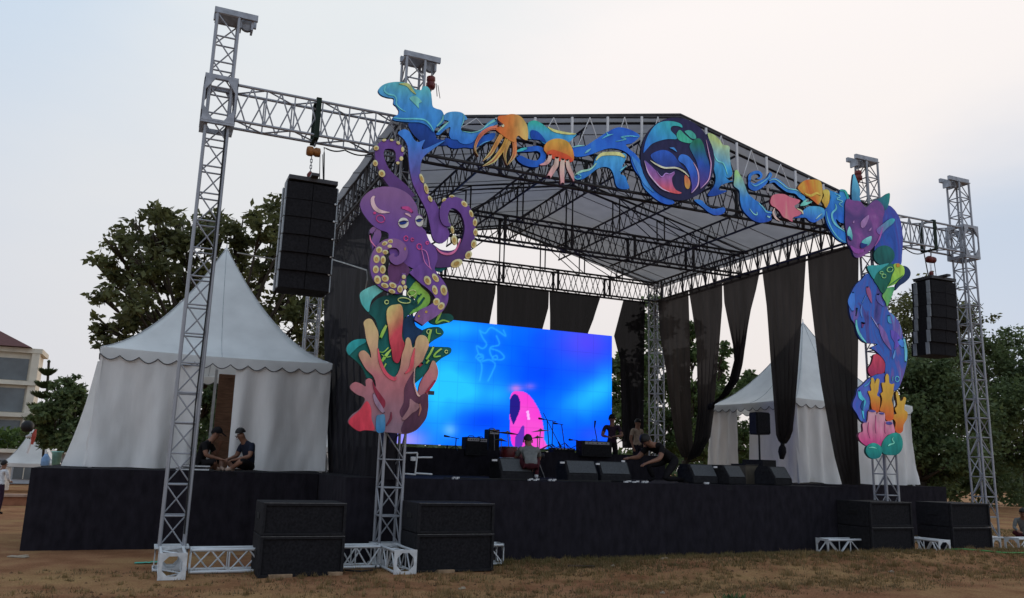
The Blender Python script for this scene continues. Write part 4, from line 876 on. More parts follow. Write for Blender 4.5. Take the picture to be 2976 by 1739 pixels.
# ---------------- squid, jellyfish, fish
t = thing('squid_cutout', 'orange squid cutout with trailing arms on the portal beam', 'squid decoration', base('D', 1600, 1060))
for pts, wd, c in (('1510,615 1400,625 1300,690 1240,790 1225,880 1262,955', [60, 42, 46, 32, 20, 6], (206, 110, 84)), ('1560,670 1500,760 1450,850 1400,930 1310,1012', [60, 52, 46, 42, 6], (206, 140, 70)), ('1650,740 1600,830 1575,930 1592,1052', [50, 46, 36, 6], (190, 150, 80)), ('1680,740 1692,850 1680,950 1602,1058', [56, 48, 46, 6], (206, 120, 70)), ('1620,720 1570,830 1500,930 1430,1010 1312,1072', [70, 58, 52, 50, 8], (212, 150, 66))):
    a_ = stroke(t, 'arm', 'D', pts, wd, paint((222, 200, 130), c, 90, c), .8 + .15 * len(wd), .07, 6, (110, 60, 40))
    stroke(a_, 'underside', 'D', pts, [max(3, w_ * .3) for w_ in wd], paint((150, 66, 50), c, 90), 1.4 + .15 * len(wd), .012)
cut(t, 'mantle', 'D', '1490,510 1510,475 1580,470 1640,455 1710,460 1770,490 1810,540 1840,600 1850,690 1840,760 1790,750 1740,710 1712,732 1690,785 1640,770 1580,730 1530,690 1470,640 1500,605 1550,600 1565,580 1520,550', paint((214, 94, 40), (206, 166, 90), 0, (212, 120, 52)), 2.4, .1, 4, (110, 50, 30))
blob(t, 'eye', 'D', 1552, 592, 16, 18, paint((230, 190, 150)), 3, .02); stroke(t, 'brow', 'D', '1480,545 1520,560 1550,585', [8, 22, 8], paint((60, 30, 40)), 3, .012)
t = thing('jellyfish_cutout', 'orange jellyfish cutout with pink tentacles on the portal beam', 'jellyfish decoration', base('D', 2200, 1280))
for pts, wd in (('2110,930 2100,990 2060,1035 1985,1055', [36, 46, 40, 10]), ('2190,960 2180,1050 2140,1120 2090,1205', [44, 56, 60, 50]), ('2260,980 2250,1100 2252,1200 2256,1285', [44, 56, 50, 42]), ('2310,990 2330,1090 2370,1180 2390,1250', [40, 50, 40, 8])):
    stroke(t, 'tentacle', 'D', pts, wd, paint((222, 140, 140), (230, 180, 160), 90), 1.8, .05, 6, (140, 80, 90))
cut(t, 'bell', 'D', '2035,870 2060,800 2130,755 2220,745 2310,775 2360,840 2388,920 2384,1005 2330,1020 2200,1000 2100,960 2060,910', paint((206, 100, 40), (214, 152, 60), 90), 1, .12, 4, (120, 50, 30))
cut(t, 'underside', 'D', '2075,905 2140,875 2240,905 2330,945 2378,1000 2340,1026 2250,1018 2150,985 2095,955', paint((196, 60, 36), (206, 80, 40), 90), 1.6, .015)
t = thing('fish_cutout', 'pink fish cutout on the right gable slope', 'fish decoration', base('G', 760, 780), 'fish cutouts')
cut(t, 'body', 'G', '585,570 610,500 680,480 760,485 830,520 900,540 950,560 920,600 880,625 900,660 980,690 960,725 920,750 860,770 855,820 800,790 740,760 700,700 650,650 600,620', wash(((196, 88, 112), (214, 104, 120), (230, 140, 130)), 2.2, seed=2.0), .8, .08, 4, (120, 50, 60))
stroke(t, 'fin', 'G', '640,650 622,710 655,775 705,812', [10, 24, 24, 6], paint((226, 170, 160)), .3, .04); stroke(t, 'fin', 'G', '905,655 970,690 985,730', [8, 20, 6], paint((230, 190, 150)), 1.4, .02)
t = thing('fish_cutout', 'orange fish cutout with golden tail on the right gable slope', 'fish decoration', base('G', 1100, 610), 'fish cutouts')
cut(t, 'body', 'G', '920,400 980,330 1050,305 1170,310 1210,350 1220,400 1225,450 1220,520 1200,570 1170,610 1130,580 1070,530 1000,490 950,450', wash(((196, 84, 36), (214, 120, 44), (216, 156, 56), (206, 176, 90)), 1.8, seed=4.0), .8, .08, 4, (110, 50, 20))
cut(t, 'tail', 'G', '1225,440 1270,425 1308,450 1310,520 1300,590 1265,650 1235,600 1215,560 1240,500', paint((200, 150, 50), (206, 180, 80), 90), 1.2, .05, 4, (110, 80, 30))
stroke(t, 'fin', 'G', '1000,470 1080,500 1150,470 1200,500', [8, 30, 26, 8], paint((222, 170, 70)), 1.4, .02)

# ---------------- round emblem
t = thing('round_emblem', 'large round navy emblem cutout with swirling sea shapes at the gable centre', 'emblem decoration', base('E', 1600, 1190))
blob(t, 'disc', 'E', 1600, 660, 462, 525, paint((24, 26, 58), (32, 28, 66), 60), .6, .14, -14, 48, (20, 20, 40))
def em(name, pts, m, k=1.3): cut(t, name, 'E', pts, m, k, .015, 4, (20, 20, 40))
em('crest_shape', '1170,580 1200,430 1260,310 1340,220 1440,185 1560,190 1640,220 1660,265 1600,245 1530,250 1515,300 1580,370 1585,410 1480,410 1380,430 1280,470 1210,540', paint((40, 104, 196), (50, 160, 160), 60, (48, 140, 190)))
em('leaf_shape', '1590,340 1630,295 1690,350 1760,410 1790,432 1750,462 1650,440 1600,400', paint((54, 160, 130)))
em('leaf_shape', '1690,312 1760,300 1820,350 1832,402 1780,404 1730,360', paint((60, 156, 140)))
em('back_shape', '1750,500 1800,425 1870,402 1920,460 1960,600 2000,720 2010,860 1960,970 1892,1030 1880,960 1870,830 1840,700 1790,600', paint((74, 50, 120), (30, 110, 84), 90, (30, 66, 150)))
em('belly_shape', '1610,645 1650,602 1730,622 1790,690 1850,800 1865,920 1830,1040 1770,1090 1780,1000 1750,850 1690,740 1620,690', paint((84, 60, 140), (50, 110, 200), 90, (36, 76, 170)))
em('body_shape', '1260,620 1350,560 1450,550 1540,600 1610,690 1700,800 1640,766 1540,764 1440,764 1350,730', paint((26, 40, 100), (36, 84, 180), 120))
em('jaw_shape', '1180,680 1260,740 1330,810 1400,880 1450,845 1500,850 1555,820 1562,850 1530,900 1540,980 1580,1050 1650,1085 1600,1100 1480,1070 1380,1010 1290,930 1220,820', paint((226, 80, 86), (110, 84, 160), 100, (150, 90, 150)))
em('drop_shape', '1690,868 1735,895 1760,960 1745,1030 1712,1032 1690,980', paint((222, 150, 70), (226, 100, 70), 90))
stroke(t, 'line', 'E', '1255,678 1340,732 1440,772 1580,772 1680,820 1745,885', [6, 20, 22, 20, 18, 6], paint((214, 200, 170)), 2, .012)
stroke(t, 'line', 'E', '1800,705 1850,800 1866,900 1850,1000 1775,1092', [4, 14, 16, 14, 6], paint((206, 160, 190)), 2, .012)
stroke(t, 'line', 'E', '1960,420 2000,610 2022,720 2010,850 1980,940 1890,1032', [4, 12, 14, 12, 14, 4], paint((196, 150, 190)), 2, .012)
stroke(t, 'line', 'E', '1185,690 1230,830 1310,940 1400,1030 1500,1078', [4, 12, 14, 14, 4], paint((206, 170, 206)), 2.1, .012)
stroke(t, 'line', 'E', '1335,812 1400,885 1450,842 1500,850 1560,820', [4, 10, 12, 10, 6], paint((170, 130, 200)), 2.1, .012)
stroke(t, 'line', 'E', '1500,520 1550,530 1590,570', [6, 26, 6], paint((60, 130, 200)), 2, .012)

# ---------------- sea dragon
t = thing('dragon_cutout', 'purple and blue horned sea dragon cutout on the right portal column', 'dragon decoration', base('H', 800, 1700))
ED = (30, 40, 90)
cut(t, 'neck', 'G', '1940,640 2030,620 2080,650 2130,710 2175,800 2200,950 2205,1100 2195,1230 2180,1345 2080,1350 1900,1330 1860,1200 1880,1000 1930,850 1950,740', wash(((30, 50, 120), (34, 78, 164), (62, 62, 146), (44, 96, 180)), 1.2, seed=6.0), -.4, .12, 4, ED)
cut(t, 'horn', 'G', '1585,560 1582,420 1592,300 1606,235 1632,280 1660,360 1684,430 1678,510 1690,590 1640,620', paint((50, 110, 150), (86, 170, 196), 90), .6, .08, 3, ED, 'tall teal horn')
cut(t, 'ear', 'G', '1840,570 1940,525 2040,466 2042,560 2015,650 1960,690 1880,650', paint((40, 50, 110), (24, 130, 120), 60), .7, .08, 3, ED)
cut(t, 'cheek_fin', 'G', '1880,920 1960,850 2050,785 2108,788 2085,840 2010,900 1930,980', paint((110, 80, 150), (60, 160, 170), 30), 2, .06, 3, ED)
cut(t, 'head', 'G', '1500,700 1500,600 1530,540 1600,560 1680,570 1720,610 1762,642 1840,570 1900,560 1960,620 1980,700 1960,780 1955,880 1935,980 1900,1060 1850,1125 1790,1190 1720,1240 1655,1262 1612,1242 1580,1165 1530,1080 1515,960 1498,820', wash(((52, 44, 100), (84, 54, 112), (100, 62, 122), (120, 64, 132), (140, 96, 150)), 1.3, .2, (1, 1, .8), seed=3.0), 1.4, .14, 4, ED)
cut(t, 'brow', 'G', '1690,830 1735,775 1790,738 1782,800 1740,882 1700,892', paint((150, 110, 160)), 2.1, .015); cut(t, 'brow', 'G', '1590,830 1610,800 1612,835', paint((150, 110, 160)), 2.1, .015, 2); cut(t, 'brow', 'G', '1785,930 1820,890 1815,925', paint((160, 120, 170)), 2.1, .015, 2)
for pts, pu in (('1524,960 1550,876 1576,922 1590,1000 1580,1050 1550,1032', '1535,990 1565,1010 1582,1050 1550,1035'), ('1700,1075 1735,1032 1820,995 1815,1060 1782,1110 1728,1112', '1695,1080 1740,1090 1775,1100 1735,1135 1690,1140')):
    e_ = cut(t, 'eye', 'G', pts, paint((60, 160, 160), (130, 200, 200), 90), 2.2, .02, 3); cut(e_, 'pupil', 'G', pu, paint((24, 40, 110)), 2.8, .012, 3)
stroke(t, 'jaw_line', 'G', '1860,1120 1920,1020 1960,880', [6, 20, 6], paint((150, 80, 150)), 2.1, .012)
stroke(t, 'muzzle_tint', 'G', '1560,1110 1640,1180 1740,1170', [10, 60, 20], paint((136, 66, 150)), 2.1, .012)
blob(t, 'scale_disc', 'G', 1978, 1232, 128, 122, paint((14, 76, 74), (20, 90, 84), 90), .3, .04, 0, 24, DGR)
cut(t, 'body', 'H', '600,330 660,345 720,440 790,570 850,690 870,790 950,860 1010,940 1045,1040 1055,1110 1085,1180 1108,1300 1112,1400 1095,1500 1062,1620 1007,1760 940,1800 880,1700 836,1590 836,1450 777,1360 700,1290 650,1262 740,1215 590,1200 520,1150 480,1080 450,960 410,900 385,800 380,680 410,560 470,460 540,400', wash(((30, 44, 104), (70, 62, 130), (40, 92, 176), (56, 84, 164), (110, 82, 150), (70, 140, 196))), .5, .12, 4, ED)
for pts, wd, c in (('610,490 630,570 665,700', [30, 56, 6], (140, 76, 120)), ('560,940 545,1010', [50, 10], (100, 50, 110)), ('750,960 810,1080 850,1180 910,1290', [20, 70, 60, 8], (112, 84, 150)), ('905,1040 950,1100 990,1190 950,1280', [10, 90, 80, 10], (94, 74, 170)), ('745,580 760,660 820,740', [40, 60, 10], (84, 90, 170)), ('430,560 410,680 430,800', [30, 90, 20], (60, 116, 200)), ('540,720 530,800 545,880', [8, 18, 6], (84, 124, 190)), ('590,600 545,700', [10, 8], (84, 124, 190)), ('470,905 480,1010 530,1120 600,1198', [18, 26, 28, 8], (100, 190, 190)), ('660,870 720,960 760,1030', [5, 12, 5], (150, 150, 210)), ('880,850 890,930 920,950', [30, 40, 8], (60, 140, 180)), ('1070,1140 1095,1300 1092,1440', [20, 34, 24], (100, 180, 220)), ('960,1290 945,1370 930,1400', [10, 26, 6], (90, 140, 210)), ('480,760 470,860', [22, 8], (16, 24, 50)), ('1000,1160 1040,1200 1060,1260', [30, 70, 20], (60, 120, 210)), ('930,1620 925,1680', [8, 8], (90, 180, 220))):
    stroke(t, 'brush_mark', 'H', pts, wd, paint(c), 1.1 + (hash(pts) % 7) * .05 if False else 1.1 + (len(pts) % 7) * .07, .012)
ring(t, 'bubble', 'H', 985, 1655, 26, 34, 9, paint((90, 180, 220)), 1.2)
cut(t, 'flame', 'I', '600,60 640,40 700,80 745,160 740,260 700,290 640,290 580,320 545,290 530,230 570,170 590,110', paint((150, 40, 80), (196, 66, 86), 90), -.2, .06, 4, (90, 20, 40), 'crimson fin under the body')
cut(t, 'tail', 'I', '540,350 640,300 760,290 820,400 700,560 560,640 520,900 440,880 390,790 340,710 345,640 380,560 400,480 470,420', wash(((26, 64, 150), (40, 90, 180), (76, 84, 176), (60, 140, 204)), 1.6, seed=9.0), -.5, .08, 4, ED)
stroke(t, 'brush_mark', 'I', '420,500 440,580 490,640 465,720 480,860', [30, 50, 34, 30, 10], paint((70, 180, 210)), .2, .015); stroke(t, 'brush_mark', 'I', '480,620 460,700 470,760', [10, 36, 8], paint((16, 60, 110)), .4, .012); stroke(t, 'brush_mark', 'I', '480,450 530,420 570,360', [8, 14, 6], paint((70, 160, 220)), .2, .012)

t = thing('leaf_cutout', 'green and lime leaf cutout wrapped round the dragon neck', 'leaf decoration', base('H', 850, 740))
cut(t, 'lobe', 'H', '1060,230 1120,250 1155,310 1140,380 1080,440 1020,480 960,540 990,440 1060,350 1075,290', paint((20, 44, 84)), 1.5, .07, 4)
cut(t, 'lobe', 'H', '690,390 760,290 860,215 930,205 960,250 950,330 910,400 870,470 850,540 800,575 740,480', paint((14, 84, 66), (20, 100, 84), 90), 1.8, .07, 4, DGR)
cut(t, 'lobe', 'H', '610,250 640,225 760,220 885,198 800,262 725,330 692,395 640,320', paint((36, 130, 130), (50, 150, 150), 90), 2.3, .05, 4, DGR)
cut(t, 'lobe', 'H', '940,220 980,198 1060,232 1078,300 1066,350 1000,410 960,460 880,492 858,500 900,430 920,350 952,280', paint((110, 170, 60), (160, 200, 70), 90), 2.4, .05, 4, (60, 110, 40), 'lime leaf lobe')
cut(t, 'lobe', 'H', '830,560 870,505 950,500 930,580 890,680 856,740 842,690 800,610', paint((110, 176, 90), (60, 140, 90), 0), 2.0, .05, 4, DGR)
cut(t, 'tip', 'H', '975,205 1010,200 1020,235 985,245', paint((220, 140, 50)), 3, .015, 3)
ring(t, 'ring', 'H', 895, 275, 38, 30, 11, paint((130, 190, 120)), 2.8, -20); ring(t, 'ring', 'H', 820, 358, 26, 24, 9, paint((130, 190, 120)), 2.8); ring(t, 'ring', 'H', 790, 318, 22, 16, 9, paint((130, 190, 120)), 2.75)
stroke(t, 'vein', 'H', '1060,350 980,410 880,480', [5, 12, 5], paint((14, 90, 60)), 3, .012)

# ---------------- corals at the right column foot
t = thing('coral_cutout', 'orange antler coral cutouts at the right column foot', 'coral decoration', base('I', 780, 1000))
co = lambda: paint((214, 84, 36), (222, 160, 60), 90, (222, 148, 50), blot=.06)
cut(t, 'branch', 'I', '570,400 572,350 590,335 610,365 618,415 632,370 650,348 676,366 670,430 660,510 645,560 682,592 682,690 660,775 590,745 570,680 560,590 535,530 535,505 572,500 562,440', co(), .9, .08, 3, (120, 60, 20))
cut(t, 'branch', 'I', '748,400 750,330 770,288 795,320 800,400 830,420 862,414 852,480 850,540 830,620 850,700 850,860 760,875 740,780 680,755 700,680 710,600 690,540 720,510 704,405', co(), 1.4, .08, 3, (120, 60, 20))
cut(t, 'branch', 'I', '882,540 900,515 925,570 938,630 965,622 985,580 1012,602 1000,660 990,740 1030,780 1020,860 980,930 970,1010 920,1040 870,1000 880,900 840,842 862,802 892,790 870,730 900,680', co(), 1.0, .08, 3, (120, 60, 20))
t = thing('sponge_cutout', 'pink tube sponge cutout with blue mouths at the right column foot', 'sponge decoration', base('I', 640, 1200))
cut(t, 'tubes', 'I', '540,755 580,742 630,760 640,800 665,772 740,786 746,880 760,890 800,882 840,902 870,1000 860,1040 780,1060 720,1130 700,1200 560,1192 510,1195 440,1140 410,1080 425,1032 468,1012 464,920 520,890 530,820', paint((190, 62, 120), (226, 150, 160), 90, (220, 122, 146)), 2.0, .10, 3, (130, 70, 90))
for (x, y, rx, ry) in ((585, 758, 44, 15), (705, 790, 32, 13), (798, 912, 42, 20), (490, 893, 30, 11)): blob(t, 'mouth', 'I', x, y, rx, ry, paint((70, 70, 140)), 2.6, .015, 6, 14)
for pts in ('632,810 628,940 636,1040', '746,890 744,990 752,1040', '540,900 535,1000 560,1100'): stroke(t, 'groove', 'I', pts, [6, 14, 6], paint((196, 84, 130)), 2.55, .012)
t = thing('rock_cutout', 'pair of teal-green rock cutouts at the bottom of the right column', 'rock decoration', base('I', 740, 1360))
cut(t, 'rock', 'I', '700,1215 725,1130 780,1070 850,1034 920,1040 960,1100 970,1180 950,1260 890,1310 800,1312 725,1292', paint((14, 110, 104), (30, 138, 124), 90), 2.8, .12, 4, (10, 80, 80))
cut(t, 'rock', 'I', '505,1240 530,1190 590,1160 650,1172 702,1216 712,1270 680,1340 610,1362 550,1342 510,1290', paint((10, 100, 100), (34, 146, 130), 90), 3.2, .12, 4, (10, 80, 80))
stroke(t, 'shine', 'I', '850,1085 840,1120 860,1160 810,1180 780,1200', [6, 16, 14, 20, 6], paint((110, 196, 170)), 3.5, .012); stroke(t, 'shine', 'I', '540,1220 590,1215 640,1230', [6, 16, 6], paint((110, 196, 170)), 3.9, .012)

# ================================================================== LED screen
SY = 20.0; SX0, SX1, SZ0, SZ1 = 5.12, 11.73, 2.03, 5.27
t = thing('led_screen', 'large lit screen at the stage back showing a blue underwater picture', 'screen', ((SX0 + SX1) / 2, SY, SZ0))
def pip(x, y, poly):
    c = False; j = len(poly) - 1
    for i in range(len(poly)):
        (xi, yi), (xj, yj) = poly[i], poly[j]
        if (yi > y) != (yj > y) and x < (xj - xi) * (y - yi) / (yj - yi) + xi: c = not c
        j = i
    return c
def segd(x, y, pts):
    b = 1e9
    for (ax, ay), (bx, by) in zip(pts[:-1], pts[1:]):
        dx, dy = bx - ax, by - ay; t_ = max(0, min(1, ((x - ax) * dx + (y - ay) * dy) / (dx * dx + dy * dy + 1e-9))); b = min(b, math.hypot(x - ax - dx * t_, y - ay - dy * t_))
    return b
pinkp = smooth_closed(P_('1305,1200 1310,1110 1340,1075 1420,1085 1480,1150 1520,1230 1545,1330 1550,1420 1560,1480 1350,1480 1310,1380'), 3)
navyp = smooth_closed(P_('1304,1190 1310,1125 1340,1092 1370,1120 1380,1190 1352,1270 1330,1310 1308,1250'), 3)
finp = smooth_closed(P_('1410,1330 1392,1322 1368,1370 1345,1400 1345,1480 1385,1480 1405,1410'), 3)
curl = [smooth_open(q_, 4) for q_ in [P_('1090,640 1130,660 1170,620 1230,650 1275,680 1260,640'), P_('1090,640 1110,690 1140,740 1110,770 1070,750 1080,800 1110,830'), P_('1210,680 1230,740 1170,760 1165,800 1190,840 1240,850 1265,830 1230,790 1170,770'), P_('1110,830 1075,840 1100,870 1105,920 1090,1000'), P_('1110,860 1160,850 1200,880 1180,940 1150,1000'), P_('1180,830 1210,820 1215,845 1185,850 1180,830'), P_('1065,830 1080,810 1110,815 1115,840 1090,855 1065,835')]]
def screen_col(x, y):
    """zoom coordinates of the photograph region (950,700) at 2.455"""
    n1 = noise.noise(Vector((x * .0042, y * .0042, 3))) + .5 * noise.noise(Vector((x * .011, y * .011, 8)))
    n2 = noise.noise(Vector((x * .0028 - y * .004, x * .0016 + y * .0034, 21)))
    c = [4, 88 + 14 * n1, 250]
    cy = max(0, .55 * n2 + .35) * 1.0
    glow = math.exp(-((x - 800) / 260) ** 2) * math.exp(-((y - 1050 ) / 330) ** 2) * 1.0 + math.exp(-((x - 1000) / 200) ** 2 - ((y - 1060) / 120) ** 2) * .6 + math.exp(-((x - 880) / 300) ** 2 - ((y - 620) / 70) ** 2) * .6 + math.exp(-((x - 1900) / 220) ** 2 - ((y - 1150 + .5 * (x - 1800)) / 130) ** 2) * .9 + math.exp(-((x - 1230) / 110) ** 2 - ((y - 1110) / 90) ** 2) * .7 + math.exp(-((x - 1480) / 90) ** 2 - ((y - 1440) / 70) ** 2) * .7
    glow = min(1.15, glow * (.9 + .25 * n1) + .10 * cy)
    c = [lerp(a, b, min(1, glow)) for a, b in zip(c, (36, 180, 255))]
    pu = math.exp(-((x - 1840) / 230) ** 2 - ((y - 720) / 180) ** 2) * .7 + math.exp(-((x - 1900) / 120) ** 2 - ((y - 1380) / 60) ** 2) * .25
    c = [lerp(a, b, min(.8, pu)) for a, b in zip(c, (104, 56, 220))]
    wh = math.exp(-((x - 600) / 130) ** 2 - ((y - 1430) / 90) ** 2) * .6 + math.exp(-((x - 460) / 120) ** 2 - ((y - 1400) / 120) ** 2) * .6
    c = [lerp(a, b, min(.8, wh)) for a, b in zip(c, (176, 150, 240))]
    wl = math.exp(-((x - 880) / 50) ** 2 - ((y - 1350) / 45) ** 2) * .5
    c = [lerp(a, b, wl) for a, b in zip(c, (160, 210, 250))]
    dk = math.exp(-((x - 1120) / 180) ** 2 - ((y - 1290) / 90) ** 2) * .7 + math.exp(-((x - 1500) / 200) ** 2 - ((y - 930) / 180) ** 2) * .45
    c = [lerp(a, b, min(.8, dk)) for a, b in zip(c, (4, 50, 220))]
    l = min(segd(x, y, q) for q in curl)
    c = [lerp(a, b, .5 * max(0, 1 - l / 9) + .18 * math.exp(-l / 25)) for a, b in zip(c, (50, 176, 250))]
    if pip(x, y, pinkp):
        c = [226, 66 + 24 * n1, 196]
        if pip(x, y, navyp): c = [34, 26, 124]
        elif pip(x, y, finp): c = [92, 44, 168]
        if segd(x, y, [(1432, 1220), (1440, 1270)]) < 9: c = [236, 170, 240]
    else:
        sp = math.exp(-((x - 1350) / 45) ** 2 - ((y - 1055) / 30) ** 2) * .7 + math.exp(-((x - 1450) / 40) ** 2 - ((y - 1040) / 25) ** 2) * .4
        c = [lerp(a, b, sp) for a, b in zip(c, (236, 120, 200))]
    return c
nx, nz_ = 330, 162; V = []; F = []; C_ = []
for j in range(nz_ + 1):
    for i in range(nx + 1):
        p = Vector((lerp(SX0, SX1, i / nx), SY, lerp(SZ0, SZ1, j / nz_))); V.append(p); x, y = proj(p); c = screen_col((x - 950) * 2.455, (y - 700) * 2.455); jt = .93 if (i % 25 == 0 or j % 27 == 0) else 1; c = [v * jt for v in c]; C_ += [*srgb(*[max(0, min(255, v)) for v in c]), 1]
for j in range(nz_):
    for i in range(nx): k = j * (nx + 1) + i; F.append((k, k + 1, k + nx + 2, k + nx + 1))
m, nn, b = _principled('led_picture'); at_ = nn.nodes.new('ShaderNodeAttribute'); at_.attribute_name = 'picture'; em_ = nn.nodes.new('ShaderNodeEmission'); em_.inputs[1].default_value = 1.0; nn.links.new(at_.outputs['Color'], em_.inputs[0]); nn.links.new(em_.outputs[0], nn.nodes['Material Output'].inputs[0])
o = mesh('display', V, F, m, t); ca = o.data.color_attributes.new('picture', 'FLOAT_COLOR', 'POINT'); ca.data.foreach_set('color', C_)
box(t, 'cabinet_wall', ((SX0 + SX1) / 2, SY + .07, (SZ0 + SZ1) / 2), (SX1 - SX0 - .004, .12, SZ1 - SZ0 - .004), CABINET)
for x in (5.5, 7.0, 8.5, 10.0, 11.4): rod(t, 'support', (x, SY + .25, 1.9), (x, SY + .25, SZ1 - .2), .03, BLACKSTEEL)
# ================================================================== hung line arrays and hoists
def line_array(label, x0, x1, zt_, zb_, y, n=6, rzs=0):
    cx = (x0 + x1) / 2; t = thing('line_array', label, 'line array', (cx, y, zb_), 'hung line arrays')
    w_ = x1 - x0; h = (zt_ - zb_) / n
    mb = MB(); mb.box((cx, y - .02, zt_ + .07), (w_ * .98, .5, .07)); mb.box((cx, y, zt_ + .12), (.12, .8, .05)); mb.build('fly_frame', BLACKSTEEL, t, bevel=.006)
    for i in range(n):
        zc = zt_ - h * (i + .5); tilt = -.015 * i * i / 2; dy = -.010 * i * i
        c = box(t, 'cabinet', (cx, y + .02 - dy * .5, zc), (w_, .52, h * .995), CABINET, bevel=.005)
        # two angled grille halves meeting at a shallow centre valley
        for s in (-1, 1):
            M_ = Matrix.Rotation(s * math.radians(5), 3, 'Z'); mb = MB(); mb.box((cx + s * w_ * .245, y - .255 - dy * .5, zc), (w_ * .48, .02, h * .975), M=M_); mb.build('grille', GRILLE, c)
        for s in (-1, 1):
            box(c, 'rigging_plate', (cx + s * (w_ / 2 + .012), y - .17 - dy * .5, zc), (.02, .09, h * .96), mat('rigging_pale', (.34, .37, .39), .5, .2)); box(c, 'rigging_plate', (cx + s * (w_ / 2 + .012), y + .17 - dy * .5, zc), (.02, .09, h * .96), MATS['rigging_pale'])
        if i: mb = MB(); mb.lathe((cx + w_ * .47, y - .275 - dy * .5, zc + h * .5), [(.004, 0), (.016, .004), (.016, .02)], 10, 'Y'); mb.build('rigging_pin', STEEL_L, c)
    return t
def hoist(label, x, y, z_top, z_body, z_hook, col_m, group='chain hoists', k_=1.0, ax='X'):
    t = thing('chain_hoist', label, 'chain hoist', (x, y, z_hook), group)
    mb = MB(); mb.lathe((x - (.16 * k_ if ax == 'X' else 0), y, z_body - (.16 * k_ if ax == 'Z' else 0)), [(r_ * k_, h_ * k_) for r_, h_ in [(.02, 0), (.085, .01), (.105, .05), (.105, .13), (.075, .15), (.085, .17), (.10, .2), (.095, .28), (.03, .3)]], 16, ax); mb.build('motor', col_m, t, smooth=True)
    mb = MB(); mb.tube([(x, y, z_top), (x + .01, y, lerp(z_top, z_body, .5)), (x, y, z_body + .09)], .016, 6); mb.build('top_hook', CHAIN, t)
    def chain(px, py, za, zb_):
        mb = MB(); n = max(2, int(abs(za - zb_) / .05)); st = (zb_ - za) / n
        for k in range(n):
            z = za + st * (k + .5); d = (.014, 0, 0) if k % 2 else (0, .014, 0)
            for s in (-1, 1): mb.rod((px + s * d[0], py + s * d[1], z - st * .62), (px + s * d[0], py + s * d[1], z + st * .62), .006, 4)
        return tag(mb.build('chain', CHAIN, t), kind='stuff')
    if z_hook < z_body - .2:
        chain(x - .03, y, z_body - .08, z_hook + .12); chain(x + .09, y, z_body - .08, z_hook + .12) if False else None
        rod(t, 'cable', (x + .10, y, z_body), (x + .13, y, z_hook), .007, RUBBER, 6); rod(t, 'cable', (x + .15, y + .05, z_body), (x + .2, y + .05, z_hook), .006, RUBBER, 6)
        mb = MB(); mb.lathe((x - .03, y, z_hook + .04), [(.02, 0), (.05, .03), (.055, .08), (.03, .12)], 10); mb.tube([(x - .03, y, z_hook + .05), (x - .07, y, z_hook), (x - .03, y, z_hook - .04), (x + .01, y, z_hook)], .012, 6); mb.build('hook_block', HOIST_R, t)
    return t
line_array('hung black line array with six cabinets, left of the octopus, over the white tent', 1.545, 2.335, 5.90, 4.20, 12.95)
line_array('hung black line array on the right, in front of the trees beside the last tower', 15.72, 16.52, 5.95, 4.27, 12.95)
hoist('orange chain hoist above the left hung speakers', 1.95, 12.98, ZB, 6.55, 6.03, HOIST_O, k_=.78)
hoist('dark red chain hoist above the right hung speakers', 16.12, 12.98, ZB, 6.52, 6.08, HOIST_R, k_=.78)
hoist('dark red chain hoist hanging under the head of the second tower', X2 + TW / 2 + .32, D0 + TW / 2 - .05, TH - .02, TH - .36, TH - .6, HOIST_R, k_=.8, ax='Z')
hoist('dark red chain hoist hanging under the head of the tower behind the dragon', X3 + TW / 2 - .32, D0 + TW / 2 - .05, TH - .02, TH - .36, TH - .6, HOIST_R, k_=.8, ax='Z')
mb = MB(); mb.tube([PY(690, 735, 13.0), PY(760, 748, 13.2), PY(822, 757, 13.4)], .012, 5); tag(mb.build('guy_rope', mat('pale_rope', (.4, .4, .38), .8), None, at=PY(690, 735, 13.0)), 'pale rope running from the first tower towards the left hung speakers', 'rope')
mb = MB(); mb.tube([PX(960, 713, 3.2), PX(957, 752, 3.2), PX(1010, 768, 3.2), PX(1066, 786, 3.2), PX(1068, 815, 3.2), PX(1061, 852, 3.2)], .014, 5); tag(mb.build('cable', MATS['pale_rope'], None, at=PX(957, 752, 3.2)), 'pale cable hanging across the black curtain beside the octopus', 'cable')
mb = MB(); mb.tube([PY(958, 750, 14.0), PY(1068, 785, 14.0)], .006, 5)

# ================================================================== subwoofers
def sub(label, x0, x1, y, z0, h, d=.85):
    cx = (x0 + x1) / 2; w_ = x1 - x0; t = thing('subwoofer', label, 'subwoofer', (cx, y + d / 2, z0), 'subwoofers on the ground')
    box(t, 'cabinet', (cx, y + d / 2 + .02, z0 + h / 2), (w_, d - .04, h - .006), CABINET, bevel=.012)
    mb = MB()
    for s in (-1, 1): mb.box((cx + s * (w_ / 2 - .02), y, z0 + h / 2), (.04, .05, h - .01))
    mb.box((cx, y, z0 + h - .022), (w_ - .084, .05, .036)); mb.box((cx, y, z0 + .022), (w_ - .084, .05, .036)); mb.build('front_frame', CABINET, t, bevel=.003)
    box(t, 'grille', (cx, y + .012, z0 + h / 2), (w_ - .09, .02, h - .085), GRILLE)
    box(t, 'edge_highlight', (cx, y - .0265, z0 + h - .005), (w_ - .01, .008, .010), EDGE)  # thin pale strip: highlight on the top front edge, put in as colour
    for s in (-1, 1):
        box(t, 'handle', (cx + s * (w_ / 2 + .004), y + d * .5, z0 + h * .55), (.012, .24, .08), RUBBER, bevel=.003)
    return t
